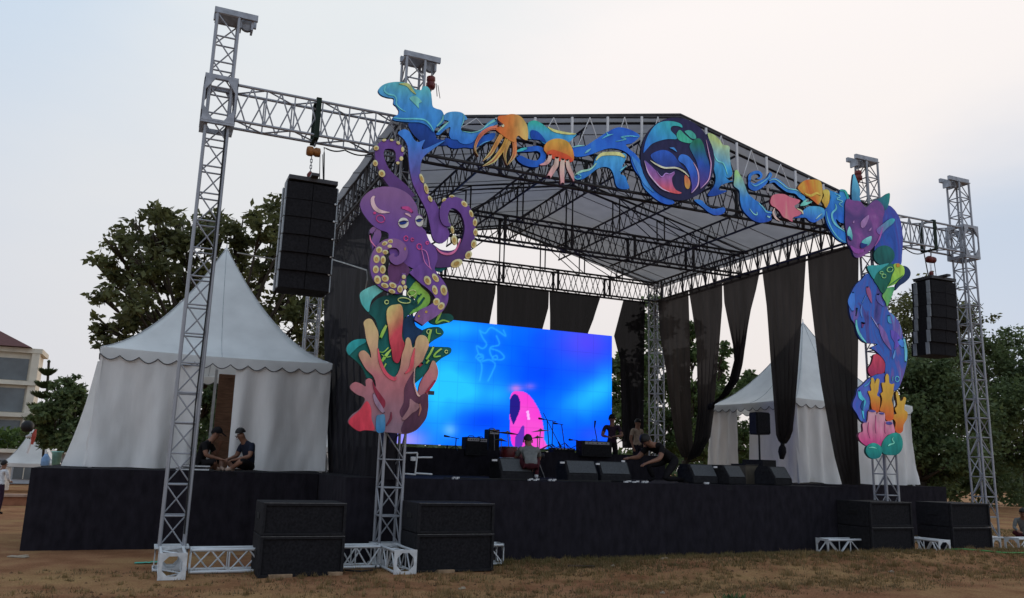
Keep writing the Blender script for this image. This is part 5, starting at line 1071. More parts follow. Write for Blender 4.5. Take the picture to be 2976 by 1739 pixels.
for x0, x1, y, z0, nm in ((1.50, 2.66, 11.96, -.01, 'between the leftmost tower and the octopus tower'), (3.74, 4.97, 12.02, .0, 'just right of the octopus tower foot'), (13.17, 14.31, 12.42, .09, 'below the coral cutouts on the right'), (15.42, 16.60, 12.42, .08, 'farthest right, in front of the last tower')):
    sub('black subwoofer at the bottom of the stack ' + nm, x0, x1, y, z0, .55 if x0 < 10 else .49); sub('black subwoofer on top of the stack ' + nm, x0 + .004, x1 - .004, y + .006, z0 + (.55 if x0 < 10 else .49) + .004, .445 if x0 < 10 else .49)
for (x, y, lx, lab) in ((1.80, 11.95, .32, 'wooden wedge under the subwoofer between the first two towers'), (2.55, 11.95, .2, 'short wooden block under the right corner of the first subwoofer stack'), (4.2, 11.98, .26, 'wooden block under the subwoofer right of the octopus tower')):
    o = box(None, 'wood_block', (x, y, gz(x, y) + .02), (lx, .09, .05), WOODP, .06, .004, at=(x, y, gz(x, y))); tag(o, lab, 'wood block', 'wooden blocks under the speakers')

# ================================================================== stage gear
def wedge(label, x, y, wd=.62, rz=0, fl=1):
    t = thing('floor_monitor', label, 'monitor speaker', (x, y, ZS), 'floor monitors along the stage front')
    R_ = Matrix.Rotation(rz, 3, 'Z'); prof = [(-.24, 0), (.26, 0), (.26, .12), (.10, .38), (-.16, .38), (-.24, .26)]
    if not fl: prof = [(-a, b) for a, b in prof][::-1]
    V = [Vector((x, y, ZS + .01)) + R_ @ Vector((s * wd / 2, a, b)) for s in (-1, 1) for a, b in prof]; n = len(prof)
    F = [tuple(range(n)), tuple(range(2 * n - 1, n - 1, -1))] + [(j, i, n + i, n + j) for i in range(n) for j in [(i + 1) % n]]
    o = mesh('cabinet', V, F, CABINET, t); bm = bmesh.new(); bm.from_mesh(o.data); bmesh.ops.recalc_face_normals(bm, faces=bm.faces); bmesh.ops.bevel(bm, geom=bm.edges[:], offset=.012, segments=2, affect='EDGES'); bm.to_mesh(o.data); bm.free()
    a, b = (Vector((0, prof[2][0], prof[2][1])), Vector((0, prof[3][0], prof[3][1]))) if fl else (Vector((0, prof[3][0], prof[3][1])), Vector((0, prof[2][0], prof[2][1])))
    d = (b - a); nrm = Vector((0, d.z, -d.y)).normalized() * (1 if fl else -1)
    if nrm.z < 0: nrm = -nrm
    c = (a + b) / 2 + nrm * .012; V = []
    for s in (-1, 1):
        for q in (a.lerp(b, .08), a.lerp(b, .92)):
            for k in (.004, .016): V.append(Vector((x, y, ZS + .01)) + R_ @ (Vector((s * wd * .44, 0, 0)) + q + nrm * k))
    F = [(0, 2, 3, 1), (4, 5, 7, 6), (0, 1, 5, 4), (2, 6, 7, 3), (1, 3, 7, 5), (0, 4, 6, 2)]
    o = mesh('grille', V, F, mat('monitor_grille', (.075, .08, .085), .7, .2, .2, 40), t); bm = bmesh.new(); bm.from_mesh(o.data); bmesh.ops.recalc_face_normals(bm, faces=bm.faces); bm.to_mesh(o.data); bm.free()
    mb = MB(); mb.box(Vector((x, y, ZS + .30)) + R_ @ Vector((-wd / 2 - .006, -.02, 0)), (.012, .16, .05), rz); mb.build('handle', RUBBER, t)
    return t
def atS(px, Y): return PY(px, 1390, Y).x
# backs of the wedges lean towards the audience, grilles face the players; seen from the front as grey slopes
for px, Y, lab, rz in ((1484, 14.1, 'grey floor monitor left of the crouching person in a grey shirt', .06), (1676, 14.15, 'grey floor monitor in the middle, left of two that stand close together', .0), (1773, 14.2, 'grey floor monitor just left of the kneeling person in black', -.05), (2026, 14.2, 'grey floor monitor just right of the kneeling person in black', .1), (2112, 14.15, 'floor monitor with its dark end turned to the camera, left of the speaker pole', .35), (2246, 14.1, 'dark floor monitor at the right end, under the hanging knotted curtain', .3)):
    wedge(lab, atS(px, Y), Y, .66, rz, 0)
o = thing('equipment_case', 'dark plywood-fronted box behind the right floor monitors', 'case', (atS(2160, 14.7), 14.7, ZS)); box(o, 'body', (atS(2165, 14.7), 14.7, ZS + .2), (.42, .4, .4), mat('tan_case', (.09, .075, .055), .7), .2, .01); box(o, 'lid', (atS(2165, 14.7), 14.7, ZS + .415), (.43, .41, .03), RUBBER, .2, .006)
# speaker on a pole
px_ = 12.66
t = thing('pole_speaker', 'black loudspeaker on a pole at the right of the stage', 'speaker', (px_, 15, ZS))
rod(t, 'pole', (px_, 15, ZS), (px_, 15, 2.44), .022, RUBBER); mb = MB(); mb.box((px_ - .02, 15, ZS + .27), (.50, .55, .53), .25); mb.build('bass_cabinet', CABINET, t, bevel=.012)
V = []; 
for z in (2.42, 2.92):
    for (a, b) in ((-.2, -.17), (.2, -.17), (.14, .17), (-.14, .17)): V.append((px_ + a, 15 + b, z))
o = mesh('cabinet', V, [(3, 2, 1, 0), (4, 5, 6, 7)] + [(i, (i + 1) % 4, 4 + (i + 1) % 4, 4 + i) for i in range(4)], CABINET, t); bm = bmesh.new(); bm.from_mesh(o.data); bmesh.ops.bevel(bm, geom=bm.edges[:], offset=.02, segments=2, affect='EDGES'); bm.to_mesh(o.data); bm.free()
box(t, 'grille', (px_, 14.82, 2.67), (.35, .012, .44), GRILLE, bevel=.003)
# amplifiers
def amp(label, px, py, Y, w_, h, col_=None):
    p = PY(px, py, Y); t = thing('amplifier', label, 'amplifier', (p.x, Y, p.z), 'amplifiers in front of the screen')
    box(t, 'cabinet', (p.x, Y + .15, p.z + h / 2), (w_, .3, h), CABINET, bevel=.012); box(t, 'grille', (p.x, Y - .006, p.z + h * .40), (w_ * .9, .01, h * .62), GRILLE)
    box(t, 'control_panel', (p.x, Y - .006, p.z + h * .86), (w_ * .8, .012, h * .16), mat('amp_panel', (.28, .28, .3), .4, .4)); mb = MB(); mb.tube([(p.x - .08, Y + .15, p.z + h), (p.x - .05, Y + .15, p.z + h + .03), (p.x + .05, Y + .15, p.z + h + .03), (p.x + .08, Y + .15, p.z + h)], .01, 5); mb.build('handle', RUBBER, t)
    for k in range(5): mb = MB(); mb.lathe((p.x - w_ * .3 + k * w_ * .15, Y - .024, p.z + h * .86), [(.012, 0), (.014, .012)], 8, 'Y'); mb.build('knob', RUBBER, t)
    return t
amp('guitar amplifier with pale panel at the left in front of the screen', 1374, 1324, 18.0, .36, .42); amp('small dark amplifier beside the pale-panelled one', 1400, 1324, 18.06, .28, .40); amp('tall narrow black amplifier in front of the screen', 1435, 1310, 18.3, .28, .5) 
amp('wide amplifier at the right in front of the screen', 1735, 1328, 17.9, .85, .38)
amp('low amplifier with a bright logo strip left of the dark clothed person', 1640, 1322, 18.2, .6, .16)
# microphone stands
def mic_stand(label, bx, by, Y, tx, ty, boomx=None, boomy=None):
    p = PY(bx, by, Y); q = PY(tx, ty, Y); t = thing('microphone_stand', label, 'mic stand', (p.x, Y, p.z), 'microphone stands in front of the screen')
    rod(t, 'pole', p, q, .011, RUBBER, 6)
    for k in range(3): a = k * 2.1 + .4; rod(t, 'leg', (p.x, Y, p.z + .14), (p.x + .24 * math.cos(a), Y + .24 * math.sin(a), p.z + .01), .009, RUBBER, 6)
    if boomx is not None:
        b = PY(boomx, boomy, Y - .1); rod(t, 'boom', q + (q - b) * .35, b, .009, RUBBER, 6)
        mb = MB(); mb.tube([b, b + (b - q).normalized() * .16], [.016, .026], 8); mb.build('microphone', RUBBER, t)
    else:
        mb = MB(); mb.tube([q, q + Vector((0, -.03, .16))], [.016, .026], 8); mb.build('microphone', RUBBER, t)
    return t
mic_stand('microphone stand with short boom, leftmost before the screen', 1323, 1313, 18.2, 1326, 1274, 1306, 1270); mic_stand('tall microphone boom stand right of the pink shape on the screen', 1596, 1310, 17.6, 1590, 1222, 1622, 1284); mic_stand('tall upright stand with crossed top near the drums', 1604, 1308, 17.9, 1607, 1224, 1580, 1219); mic_stand('leaning microphone stand with T-shaped top in the right half of the screen', 1642, 1305, 18.1, 1632, 1234, 1620, 1232); mic_stand('microphone stand tilted left beside the dark clothed person', 1739, 1300, 18.1, 1728, 1242); mic_stand('low microphone stand in front of the right half of the screen', 1675, 1312, 18, 1675, 1280, 1664, 1279)
# drum kit
t = thing('drum_kit', 'drum kit with dark red shells and cymbals before the screen', 'drum kit', (7.0, 17.0, ZS))
REDSH = mat('drum_red_lacquer', (.10, .012, .014), .35, 0, .2, 10); CYM = mat('cymbal_bronze', (.30, .20, .08), .35, .8, .2, 20); HEAD = mat('drum_head', (.6, .6, .58), .6, 0, .06, 10)
def drum(px, py, Y, r, h, tilt=0, axis='Z', name='tom'):
    p = PY(px, py, Y); o = MB().lathe(p, [(r * .98, -h / 2), (r, -h / 2 + .01), (r, h / 2 - .01), (r * .98, h / 2)], 20, axis).build(name, REDSH, t, smooth=True)
    for s in (-1, 1): MB().lathe(p + (Vector((0, 0, s * h / 2)) if axis == 'Z' else Vector((0, s * h / 2, 0))), [(r + .004, -.015), (r + .012, 0), (r + .004, .015)], 20, axis).build('hoop', CHAIN, o)
    MB().lathe(p + (Vector((0, 0, h / 2 + .004)) if axis == 'Z' else Vector((0, -h / 2 - .006, 0))), [(r * .96, 0), (r * .96, .004)], 20, axis).build('head', HEAD if axis == 'Z' else REDSH, o)
drum(1478, 1316, 17.0, .2, .24, name='rack_tom'); drum(1512, 1330, 16.9, .19, .22, name='snare'); drum(1495, 1345, 17.2, .27, .4, axis='Y', name='bass_drum'); drum(1545, 1318, 17.3, .17, .2, name='floor_tom')
def cymbal(px, py, Y, r, bx, by, tl=.15):
    p = PY(px, py, Y); b = PY(bx, by, Y); mb = MB(); mb.lathe((0, 0, 0), [(.01, .035), (.035, .03), (.05, .015), (r, -.012), (r, -.016), (.01, .02)], 20); Mx = Matrix.Rotation(tl, 3, 'Y'); mb.V = [p + Mx @ v for v in mb.V]; mb.build('cymbal', CYM, t, smooth=True); rod(t, 'cymbal_stand', b, p + Vector((0, 0, .05)), .01, CHAIN, 6)
cymbal(1475, 1258, 17.0, .24, 1480, 1320, .08); cymbal(1571, 1252, 17.2, .22, 1566, 1312, -.12); cymbal(1436, 1252, 17.6, .14, 1437, 1310); cymbal(1456, 1279, 17.4, .15, 1457, 1312, .1); cymbal(1562, 1272, 17.5, .16, 1562, 1310, -.1)
mb = MB(); mb.lathe(PY(1560, 1330, 16.4) , [(.16, 0), (.17, .02), (.17, .06), (.15, .09)], 14); 
t2 = thing('drum_throne', 'round drum stool behind the drum kit', 'stool', tuple(PY(1560, 1330, 16.4))); mb.build('seat', RUBBER, t2, smooth=True)
for k in range(3): p = PY(1560, 1330, 16.4); a = k * 2.1; rod(t2, 'leg', p, (p.x + .2 * math.cos(a), p.y + .2 * math.sin(a), ZS + .01), .012, CHAIN, 6)
# white tape labels and cable bits on the stage lip
TAPE = mat('white_tape', (.6, .6, .6), .7, 0, .1, 10)
for k, (px, py, w_, lab) in enumerate(((1437, 1338, .10, 'white tag on the corner of the left grey floor monitor'), (1634, 1345, .09, 'white tag at the middle floor monitor corner'), (1737, 1349, .08, 'white tag between two middle floor monitors'), (1811, 1341, .07, 'white tag left of the kneeling person'), (2079, 1358, .08, 'white tag on the right floor monitor'))):
    p = PY(px, py, 13.95); o = box(None, 'paper_tag', p, (w_, .03, .035), TAPE, 0, .004, at=p); tag(o, lab, 'tag', 'white paper tags on the monitors')
for (px, py, w_, lab) in ((1550, 1393, .22, 'white shoe-sized paper scrap on the stage lip below the crouching person'), (1604, 1399, .14, 'small white paper scrap on the stage lip'), (1836, 1402, .34, 'row of white paper scraps on the stage lip near the kneeling person'), (1874, 1404, .12, 'crumpled white scrap on the stage lip under the kneeling person'), (1323, 1395, .12, 'white scrap on the stage lip near the octopus tower'), (2053, 1399, .08, 'white scrap by the floor monitor right of the kneeling person')):
    p = PY(px, py, 13.4); mb = MB()
    for k in range(4): mb.box((p.x + (k - 1.5) * w_ / 4, 13.4 + .03 * math.sin(k * 2), ZS + .02 + .012 * (k % 2)), (w_ / 4.4, .05, .025), .3 * k)
    tag(mb.build('paper_scrap', TAPE, None, at=(p.x, 13.4, ZS)), lab, 'litter', 'white scraps on the stage lip')
# steel barrier / stair rail at the left front of the stage
t = thing('hand_rail', 'pale steel rail frame beside the octopus tower on the stage edge', 'rail', tuple(PY(1210, 1380, 13.5)))
for a, b in (((1172, 1317), (1213, 1317)), ((1213, 1317), (1206, 1380)), ((1172, 1377), (1208, 1380)), ((1213, 1330), (1256, 1330)), ((1208, 1376), (1256, 1379))): rod(t, 'tube', PY(*a, 13.5), PY(*b, 13.5), .016, STEEL_L)
box(t, 'clamp', PY(1200, 1334, 13.46), (.09, .05, .07), STEEL_L, bevel=.01)

# ================================================================== people
def person(name_label, loc, J, cloth, rz=0, sc=1.0, group=None, hair=True, hairr=1.0, cap=None):
    """J: joints in the figure's own frame (x right, y forward, z up).  One continuous skinned body."""
    chains = [('pelvis', 'belly'), ('belly', 'chest'), ('chest', 'neck'), ('neck', 'head0'), ('head0', 'head1')]
    for s in 'LR': chains += [('chest', 'sh' + s), ('sh' + s, 'el' + s), ('el' + s, 'wr' + s), ('pelvis', 'hip' + s), ('hip' + s, 'kn' + s), ('kn' + s, 'an' + s), ('an' + s, 'to' + s)]
    Rd = {'pelvis': .145, 'belly': .135, 'chest': .15, 'neck': .055, 'head0': .075, 'head1': .085}
    for s in 'LR': Rd.update({'sh' + s: .07, 'el' + s: .046, 'wr' + s: .03, 'hip' + s: .095, 'kn' + s: .062, 'an' + s: .042, 'to' + s: .035})
    P = {k: Vector(v) for k, v in J.items() if k != 'look'}
    for s in 'LR':      # palm and five fingers
        d = (P['wr' + s] - P['el' + s]).normalized(); up = Vector((0, 0, 1)); sd_ = d.cross(up)
        sd_ = sd_.normalized() if sd_.length > .1 else Vector((0, 1, 0)); P['pa' + s] = P['wr' + s] + d * .07; Rd['pa' + s] = .03; chains.append(('wr' + s, 'pa' + s))
        for f in range(4):
            o_ = sd_ * (.027 * (f - 1.5)); k1, k2 = 'f%d%s' % (f, s), 'g%d%s' % (f, s); l = (.045, .052, .05, .038)[f]
            P[k1] = P['pa' + s] + d * .035 + o_; P[k2] = P[k1] + d * l - sd_.cross(d) * .02; Rd[k1] = .011; Rd[k2] = .009; chains += [('pa' + s, k1), (k1, k2)]
        k1, k2 = 'f9' + s, 'g9' + s; P[k1] = P['wr' + s] + d * .035 + sd_ * .045; P[k2] = P[k1] + d * .04 + sd_ * .015; Rd[k1] = .013; Rd[k2] = .010; chains += [('wr' + s, k1), (k1, k2)]
    names = list(P); idx = {k: i for i, k in enumerate(names)}
    me = bpy.data.meshes.new('skeleton'); me.from_pydata([P[k] for k in names], [(idx[a], idx[b]) for a, b in chains], []); tmp = bpy.data.objects.new('skeleton', me); col.objects.link(tmp)
    md = tmp.modifiers.new('skin', 'SKIN'); md.use_smooth_shade = True; md.branch_smoothing = .6
    for k in names:
        v = me.skin_vertices[0].data[idx[k]]; r = Rd[k]; v.radius = (r, r * (.78 if k in ('pelvis', 'belly', 'chest') else 1)); v.use_root = (k == 'pelvis')
    tmp.modifiers.new('sub', 'SUBSURF').levels = 2; tmp.modifiers['sub'].render_levels = 2
    dg = bpy.context.evaluated_depsgraph_get(); dg.update(); body = bpy.data.meshes.new_from_object(tmp.evaluated_get(dg)); bpy.data.objects.remove(tmp, do_unlink=True)
    mats = [SKIN, cloth['top'], cloth['legs'], cloth['shoes']]; body.materials.clear()
    for m_ in mats: body.materials.append(m_)
    def zone(a, b, t_):
        for q in (a, b):
            if q[:2] in ('to',): return 3
        if a[:2] in ('kn', 'hi', 'an') or b[:2] in ('kn', 'an', 'hi'):
            if cloth.get('short') and a[:2] == 'kn': return 0
            return 3 if (a[:2] == 'kn' and t_ > .93) else 2
        if a == 'pelvis' and b == 'belly': return 1 if t_ > .25 else 2
        if a[:2] in ('be', 'ch') and b in ('chest',): return 1
        if a == 'chest' and b[:2] == 'sh': return 1
        if a[:2] == 'sh': return 1 if (cloth.get('long') or t_ < .62) else 0
        if a[:2] == 'el': return 1 if (cloth.get('long') and t_ < .92) else 0
        if a == 'chest' and b == 'neck': return 1 if t_ < .6 else 0
        return 0
    seg = [(a, b, P[a], P[b] - P[a]) for a, b in chains]
    for p in body.polygons:
        c = p.center; best = (1e9, 0)
        for a, b, o_, d in seg:
            t_ = max(0, min(1, (c - o_).dot(d) / (d.length_squared + 1e-9))); dist = (c - o_ - d * t_).length / (Rd[a] * (1 - t_) + Rd[b] * t_ + .03)
            if dist < best[0]: best = (dist, zone(a, b, t_))
        p.material_index = best[1]; p.use_smooth = True
    t = thing('person', name_label, 'person', loc, group); M_ = Matrix.Rotation(rz, 3, 'Z')
    body.transform(Matrix.Scale(sc, 4)); body.transform(Matrix.Rotation(rz, 4, 'Z')); o = link('body', body, t)
    hd = (P['head0'] + P['head1']) / 2; ax = (P['head1'] - P['head0']).normalized(); fw = Vector(J.get('look', (0, 1, 0))); fw = (fw - ax * fw.dot(ax)).normalized(); rt = fw.cross(ax)
    def H(a, b, c): return Vector(loc) + M_ @ ((hd + rt * a + fw * b + ax * c) * sc)
    # hair cap: half ellipsoid over the skull
    V = []; F = []; na, nb = 14, 8
    for j in range(nb + 1):
        th = math.pi * .62 * j / nb
        for i in range(na):
            ph = 2 * math.pi * i / na; rr = 1 + .03 * math.sin(i * 5 + j * 3); back = .5 - .5 * math.sin(ph)
            th2 = th * (.62 + .52 * back * hairr)
            V.append(H(.094 * rr * math.sin(th2) * math.cos(ph), .012 * -1 + .108 * rr * math.sin(th2) * math.sin(ph), .03 + .115 * rr * math.cos(th2)))
    for j in range(nb):
        for i in range(na): i2 = (i + 1) % na; F.append((j * na + i, j * na + i2, (j + 1) * na + i2, (j + 1) * na + i))
    mesh('cap' if cap else 'hair', V, F, cap or HAIR, t, smooth=True)
    if cap:
        mb = MB(); mb.V = [H(a, b, c) for a, b, c in ((-.07, .09, .06), (.07, .09, .06), (.05, .18, .045), (-.05, .18, .045), (-.07, .09, .075), (.07, .09, .075), (.05, .18, .055), (-.05, .18, .055))]; mb.F = [(3, 2, 1, 0), (4, 5, 6, 7), (0, 1, 5, 4), (1, 2, 6, 5), (2, 3, 7, 6), (3, 0, 4, 7)]; mb.build('visor', cap, t)
    # face: nose, eyes, mouth, ears
    mb = MB(); mb.V = [H(a, b, c) for a, b, c in ((0, .085, .02), (-.016, .088, -.025), (.016, .088, -.025), (0, .118, -.022))]; mb.F = [(0, 1, 3), (0, 3, 2), (1, 2, 3), (0, 2, 1)]; mb.build('nose', SKIN, t)
    for s in (-1, 1):
        mb = MB(); mb.box(H(s * .032, .088, .012), (.02, .02, .012), rz); mb.build('eye', HAIR, t); mb = MB(); mb.box(H(s * .088, 0, -.005), (.02, .03, .055), rz); mb.build('ear', SKIN, t)
    mb = MB(); mb.box(H(0, .09, -.05), (.04, .014, .01), rz); mb.build('mouth', mat('lips', (.14, .05, .045), .6), t)
    return t
CL = lambda n, c: mat('cloth_' + n, c, .9, 0, .2, 14, spec=.1, bump=.2, bscale=30)
BLK = CL('black', (.012, .011, .012)); BEI = CL('beige', (.30, .23, .17)); WHT = CL('white', (.62, .64, .66)); GRY = CL('grey', (.16, .165, .16)); NVY = CL('navy', (.020, .024, .040)); MRN = CL('maroon', (.06, .015, .02)); SHOE = CL('pale_shoe', (.45, .33, .26)); DNM = CL('dark_trousers', (.018, .016, .022)); PLM = CL('plum', (.035, .02, .035))
STAND = dict(pelvis=(0, 0, .92), belly=(0, .01, 1.08), chest=(0, .0, 1.30), neck=(0, .01, 1.46), head0=(0, .03, 1.55), head1=(0, .035, 1.64), shL=(-.18, 0, 1.40), elL=(-.25, -.02, 1.13), wrL=(-.24, .08, .90), shR=(.18, 0, 1.40), elR=(.25, -.02, 1.13), wrR=(.24, .08, .90), hipL=(-.09, 0, .88), knL=(-.10, .03, .48), anL=(-.10, 0, .08), toL=(-.11, .14, .035), hipR=(.09, 0, .88), knR=(.10, .03, .48), anR=(.10, 0, .08), toR=(.11, .14, .035))
def J_(**k): d = dict(STAND); d.update(k); return d
SIT = J_(pelvis=(0, 0, .12), belly=(0, .05, .27), chest=(0, .14, .46), neck=(0, .22, .60), head0=(0, .28, .67), head1=(0, .32, .75), shL=(-.18, .13, .54), elL=(-.24, .20, .30), wrL=(-.14, .42, .24), shR=(.18, .13, .54), elR=(.24, .20, .30), wrR=(.14, .42, .24), hipL=(-.10, .02, .10), knL=(-.26, .38, .22), anL=(-.02, .44, .06), toL=(.08, .52, .04), hipR=(.10, .02, .10), knR=(.26, .38, .20), anR=(.06, .34, .05), toR=(-.04, .44, .04), look=(0, .8, -.5))
SQUAT = J_(pelvis=(0, -.10, .26), belly=(0, .0, .40), chest=(0, .14, .56), neck=(0, .24, .68), head0=(0, .30, .74), head1=(0, .34, .82), shL=(-.18, .14, .63), elL=(-.24, .32, .42), wrL=(-.16, .48, .26), shR=(.18, .14, .63), elR=(.24, .32, .42), wrR=(.16, .48, .26), hipL=(-.10, -.08, .25), knL=(-.20, .30, .44), anL=(-.14, .06, .08), toL=(-.16, .20, .035), hipR=(.10, -.08, .25), knR=(.20, .30, .44), anR=(.14, .06, .08), toR=(.16, .20, .035), look=(0, .8, -.5))
KNEEL = J_(pelvis=(0, -.16, .42), belly=(0, .02, .52), chest=(0, .26, .62), neck=(0, .42, .68), head0=(0, .50, .70), head1=(0, .57, .75), shL=(-.18, .28, .64), elL=(-.26, .46, .42), wrL=(-.2, .70, .34), shR=(.18, .28, .64), elR=(.28, .44, .44), wrR=(.24, .70, .42), hipL=(-.10, -.14, .40), knL=(-.14, .22, .08), anL=(-.12, -.24, .07), toL=(-.12, -.36, .04), hipR=(.10, -.14, .40), knR=(.18, .30, .30), anR=(.16, .16, .07), toR=(.17, .30, .035), look=(0, .7, -.7))
def stage_at(px, Y): return (PY(px, 1390, Y).x, Y, ZS)
person('standing person in a beige T-shirt between screen and rear lattice tower', (13.0, 20.7, ZS), STAND, dict(top=BEI, legs=DNM, shoes=BLK), math.pi + .2, .98)
person('person in dark clothes and cap at the right edge of the screen', (stage_at(1778, 18.8)[0], 18.8, ZS), J_(elL=(-.27, .12, 1.14), wrL=(-.1, .34, 1.12), elR=(.27, .12, 1.14), wrR=(.12, .34, 1.10), look=(0, .9, -.4)), dict(top=PLM, legs=BLK, shoes=BLK), math.pi - .5, .95, cap=BLK)
person('person in black kneeling on the stage and reaching left beside the monitors', (stage_at(1915, 14.3)[0] + .18, 14.3, ZS), KNEEL, dict(top=BLK, legs=BLK, shoes=BLK), math.pi / 2 + .25, 1.12)
person('person crouching with back to us in a grey T-shirt at the stage front', (stage_at(1540, 13.85)[0], 13.85, ZS), SQUAT, dict(top=GRY, legs=MRN, shoes=WHT), -.25, .92)
person('person in dark shirt and black cap sitting hunched on the left stage edge', (.82, 16.35, ZS), J_(**{**SIT, 'wrL': (-.1, .36, .5), 'elL': (-.25, .28, .30)}), dict(top=BLK, legs=BLK, shoes=SHOE, short=1), -math.pi / 2 - .3, .95, cap=BLK)
person('bald-cropped person in navy T-shirt sitting at the left stage edge facing the other', (1.76, 16.25, ZS), SIT, dict(top=NVY, legs=BLK, shoes=SHOE, short=1), math.pi / 2 + .45, .95, hairr=.5)
person('person in white shirt and dark skirt standing on the lawn at the left edge', (-4.28, 31, -.42), J_(elR=(.2, .1, 1.12), wrR=(.05, .28, 1.05)), dict(top=WHT, legs=PLM, shoes=BLK, long=1), -.8, .98)
person('person in grey top sitting low at the right image edge behind the truss foot', (22.2, 15.6, -.02), SIT, dict(top=GRY, legs=MRN, shoes=BLK, long=1), math.pi / 2 + .6, 1.0)
t = thing('laptop_case', 'flat pale-edged case under the arms of the men on the left stage edge', 'case', (.75, 16.0, ZS)); box(t, 'lower_shell', (.72, 16.0, ZS + .03), (.55, .30, .05), BLACKSTEEL, 0, .006); box(t, 'rim', (.72, 15.84, ZS + .03), (.55, .012, .02), STEEL_L); box(t, 'upper_shell', (.78, 16.05, ZS + .085), (.46, .28, .045), BLACKSTEEL, .05, .006); box(t, 'rim', (.78, 15.9, ZS + .09), (.46, .012, .016), STEEL_L)
# ================================================================== trees
def leaf_mat(name, c, c2):
    if name in MATS: return MATS[name]
    m, n, b = _principled(name); N = n.nodes.new; L = n.links.new
    at_ = N('ShaderNodeAttribute'); at_.attribute_name = 'tint'; rp = N('ShaderNodeValToRGB'); L(at_.outputs['Fac'], rp.inputs[0]); rp.color_ramp.elements[0].color = (*c, 1); rp.color_ramp.elements[1].color = (*c2, 1)
    L(rp.outputs[0], b.inputs['Base Color']); b.inputs['Roughness'].default_value = .55; b.inputs['Specular IOR Level'].default_value = .3
    t = N('ShaderNodeBsdfTranslucent'); L(rp.outputs[0], t.inputs[0]); mx = N('ShaderNodeMixShader'); mx.inputs[0].default_value = .42; L(b.outputs[0], mx.inputs[1]); L(t.outputs[0], mx.inputs[2]); L(mx.outputs[0], n.nodes['Material Output'].inputs[0])
    MATS[name] = m; return m
BARK = mat('bark', (.045, .034, .024), .9, 0, .35, 5, bump=.5, bscale=12, stretch=(1, 1, .3))
def tree(label, bx, by, z0, clumps, m, nleaf, size, group, seed=0, trunk_r=.25, name='broadleaf_tree', droop=.3):
    """clumps: list of (x,y,z,r); limbs run from the trunk to each clump, leaves fill it unevenly"""
    rr = random.Random(seed); t = thing(name, label, 'tree', (bx, by, z0), group)
    top = max(c[2] for c in clumps); zc = sum(c[2] for c in clumps) / len(clumps)
    mb = MB(); fork = Vector((bx, by, z0 + (min(c[2] for c in clumps) - z0) * .75))
    mb.tube([(bx, by, z0), (bx + .1, by, lerp(z0, fork.z, .5)), fork], [trunk_r * 1.25, trunk_r, trunk_r * .85], 9)
    for (x, y, z, r) in clumps:
        c = Vector((x, y, z)); mid = fork.lerp(c, .5) + Vector((rr.uniform(-.4, .4), rr.uniform(-.4, .4), -.25)); mb.tube([fork, mid, c, c + Vector((rr.uniform(-.4, .4) * r, 0, r * .6))], [trunk_r * .4, trunk_r * .2, trunk_r * .09, .015], 6)
        for q in range(5): e_ = c + Vector((rr.gauss(0, 1), rr.gauss(0, 1), rr.gauss(0, .8))).normalized() * r * .85; mb.tube([c.lerp(mid, .3), c.lerp(e_, .5), e_], [.05, .03, .012], 4)
    mb.build('trunk', BARK, t, smooth=True)
    V = []; F = []; T = []; tot = sum(c[3] ** 2 for c in clumps)
    for (x, y, z, r) in clumps:
        n = int(nleaf * r * r / tot); sub_ = []
        for k in range(max(8, int(13 * r))):
            d = Vector((rr.gauss(0, 1), rr.gauss(0, 1), rr.gauss(0, 1))).normalized() * r * rr.uniform(.35, 1.0); sub_.append((Vector((x, y, z)) + d, r * rr.uniform(.22, .46), rr.uniform(-.3, .3)))
        for k in range(n):
            c, rs, tn = rr.choice(sub_); gq = lambda s_: max(-1.5 * s_, min(1.5 * s_, rr.gauss(0, s_))); p = c + Vector((gq(.55), gq(.55), gq(.5))) * rs
            s = size * rr.uniform(.6, 1.35); a = Vector((rr.gauss(0, 1), rr.gauss(0, 1), rr.gauss(-droop, .6))).normalized(); b = a.cross(Vector((rr.gauss(0, 1), rr.gauss(0, 1), rr.gauss(0, 1)))).normalized(); nrm = a.cross(b)
            i0 = len(V); V += [p, p + a * s * .45 + b * s * .28 + nrm * s * .05, p + a * s, p + a * s * .45 - b * s * .28 + nrm * s * .05]; F += [(i0, i0 + 1, i0 + 2), (i0, i0 + 2, i0 + 3)]
            tv = max(0, min(1, .45 + tn + rr.uniform(-.25, .25))); T += [tv] * 4
    o = mesh('crown', V, F, m, t); at_ = o.data.attributes.new('tint', 'FLOAT', 'POINT'); at_.data.foreach_set('value', T); return t
LA = leaf_mat('leaves_dark', (.054, .060, .022), (.165, .175, .062)); LB = leaf_mat('leaves_green', (.045, .075, .024), (.14, .20, .065)); LC = leaf_mat('leaves_far', (.055, .085, .034), (.165, .215, .085)); LD = leaf_mat('leaves_bright', (.05, .09, .02), (.13, .19, .05))
def cl(lst, Y, jit=2.0, seed=0):
    rr = random.Random(seed); out = []
    for (px, py, rp) in lst: p = PY(px, py, Y + rr.uniform(-jit, jit)); out.append((p.x, p.y, p.z, rp * (p - CAM).dot(CF) / FPX))
    return out
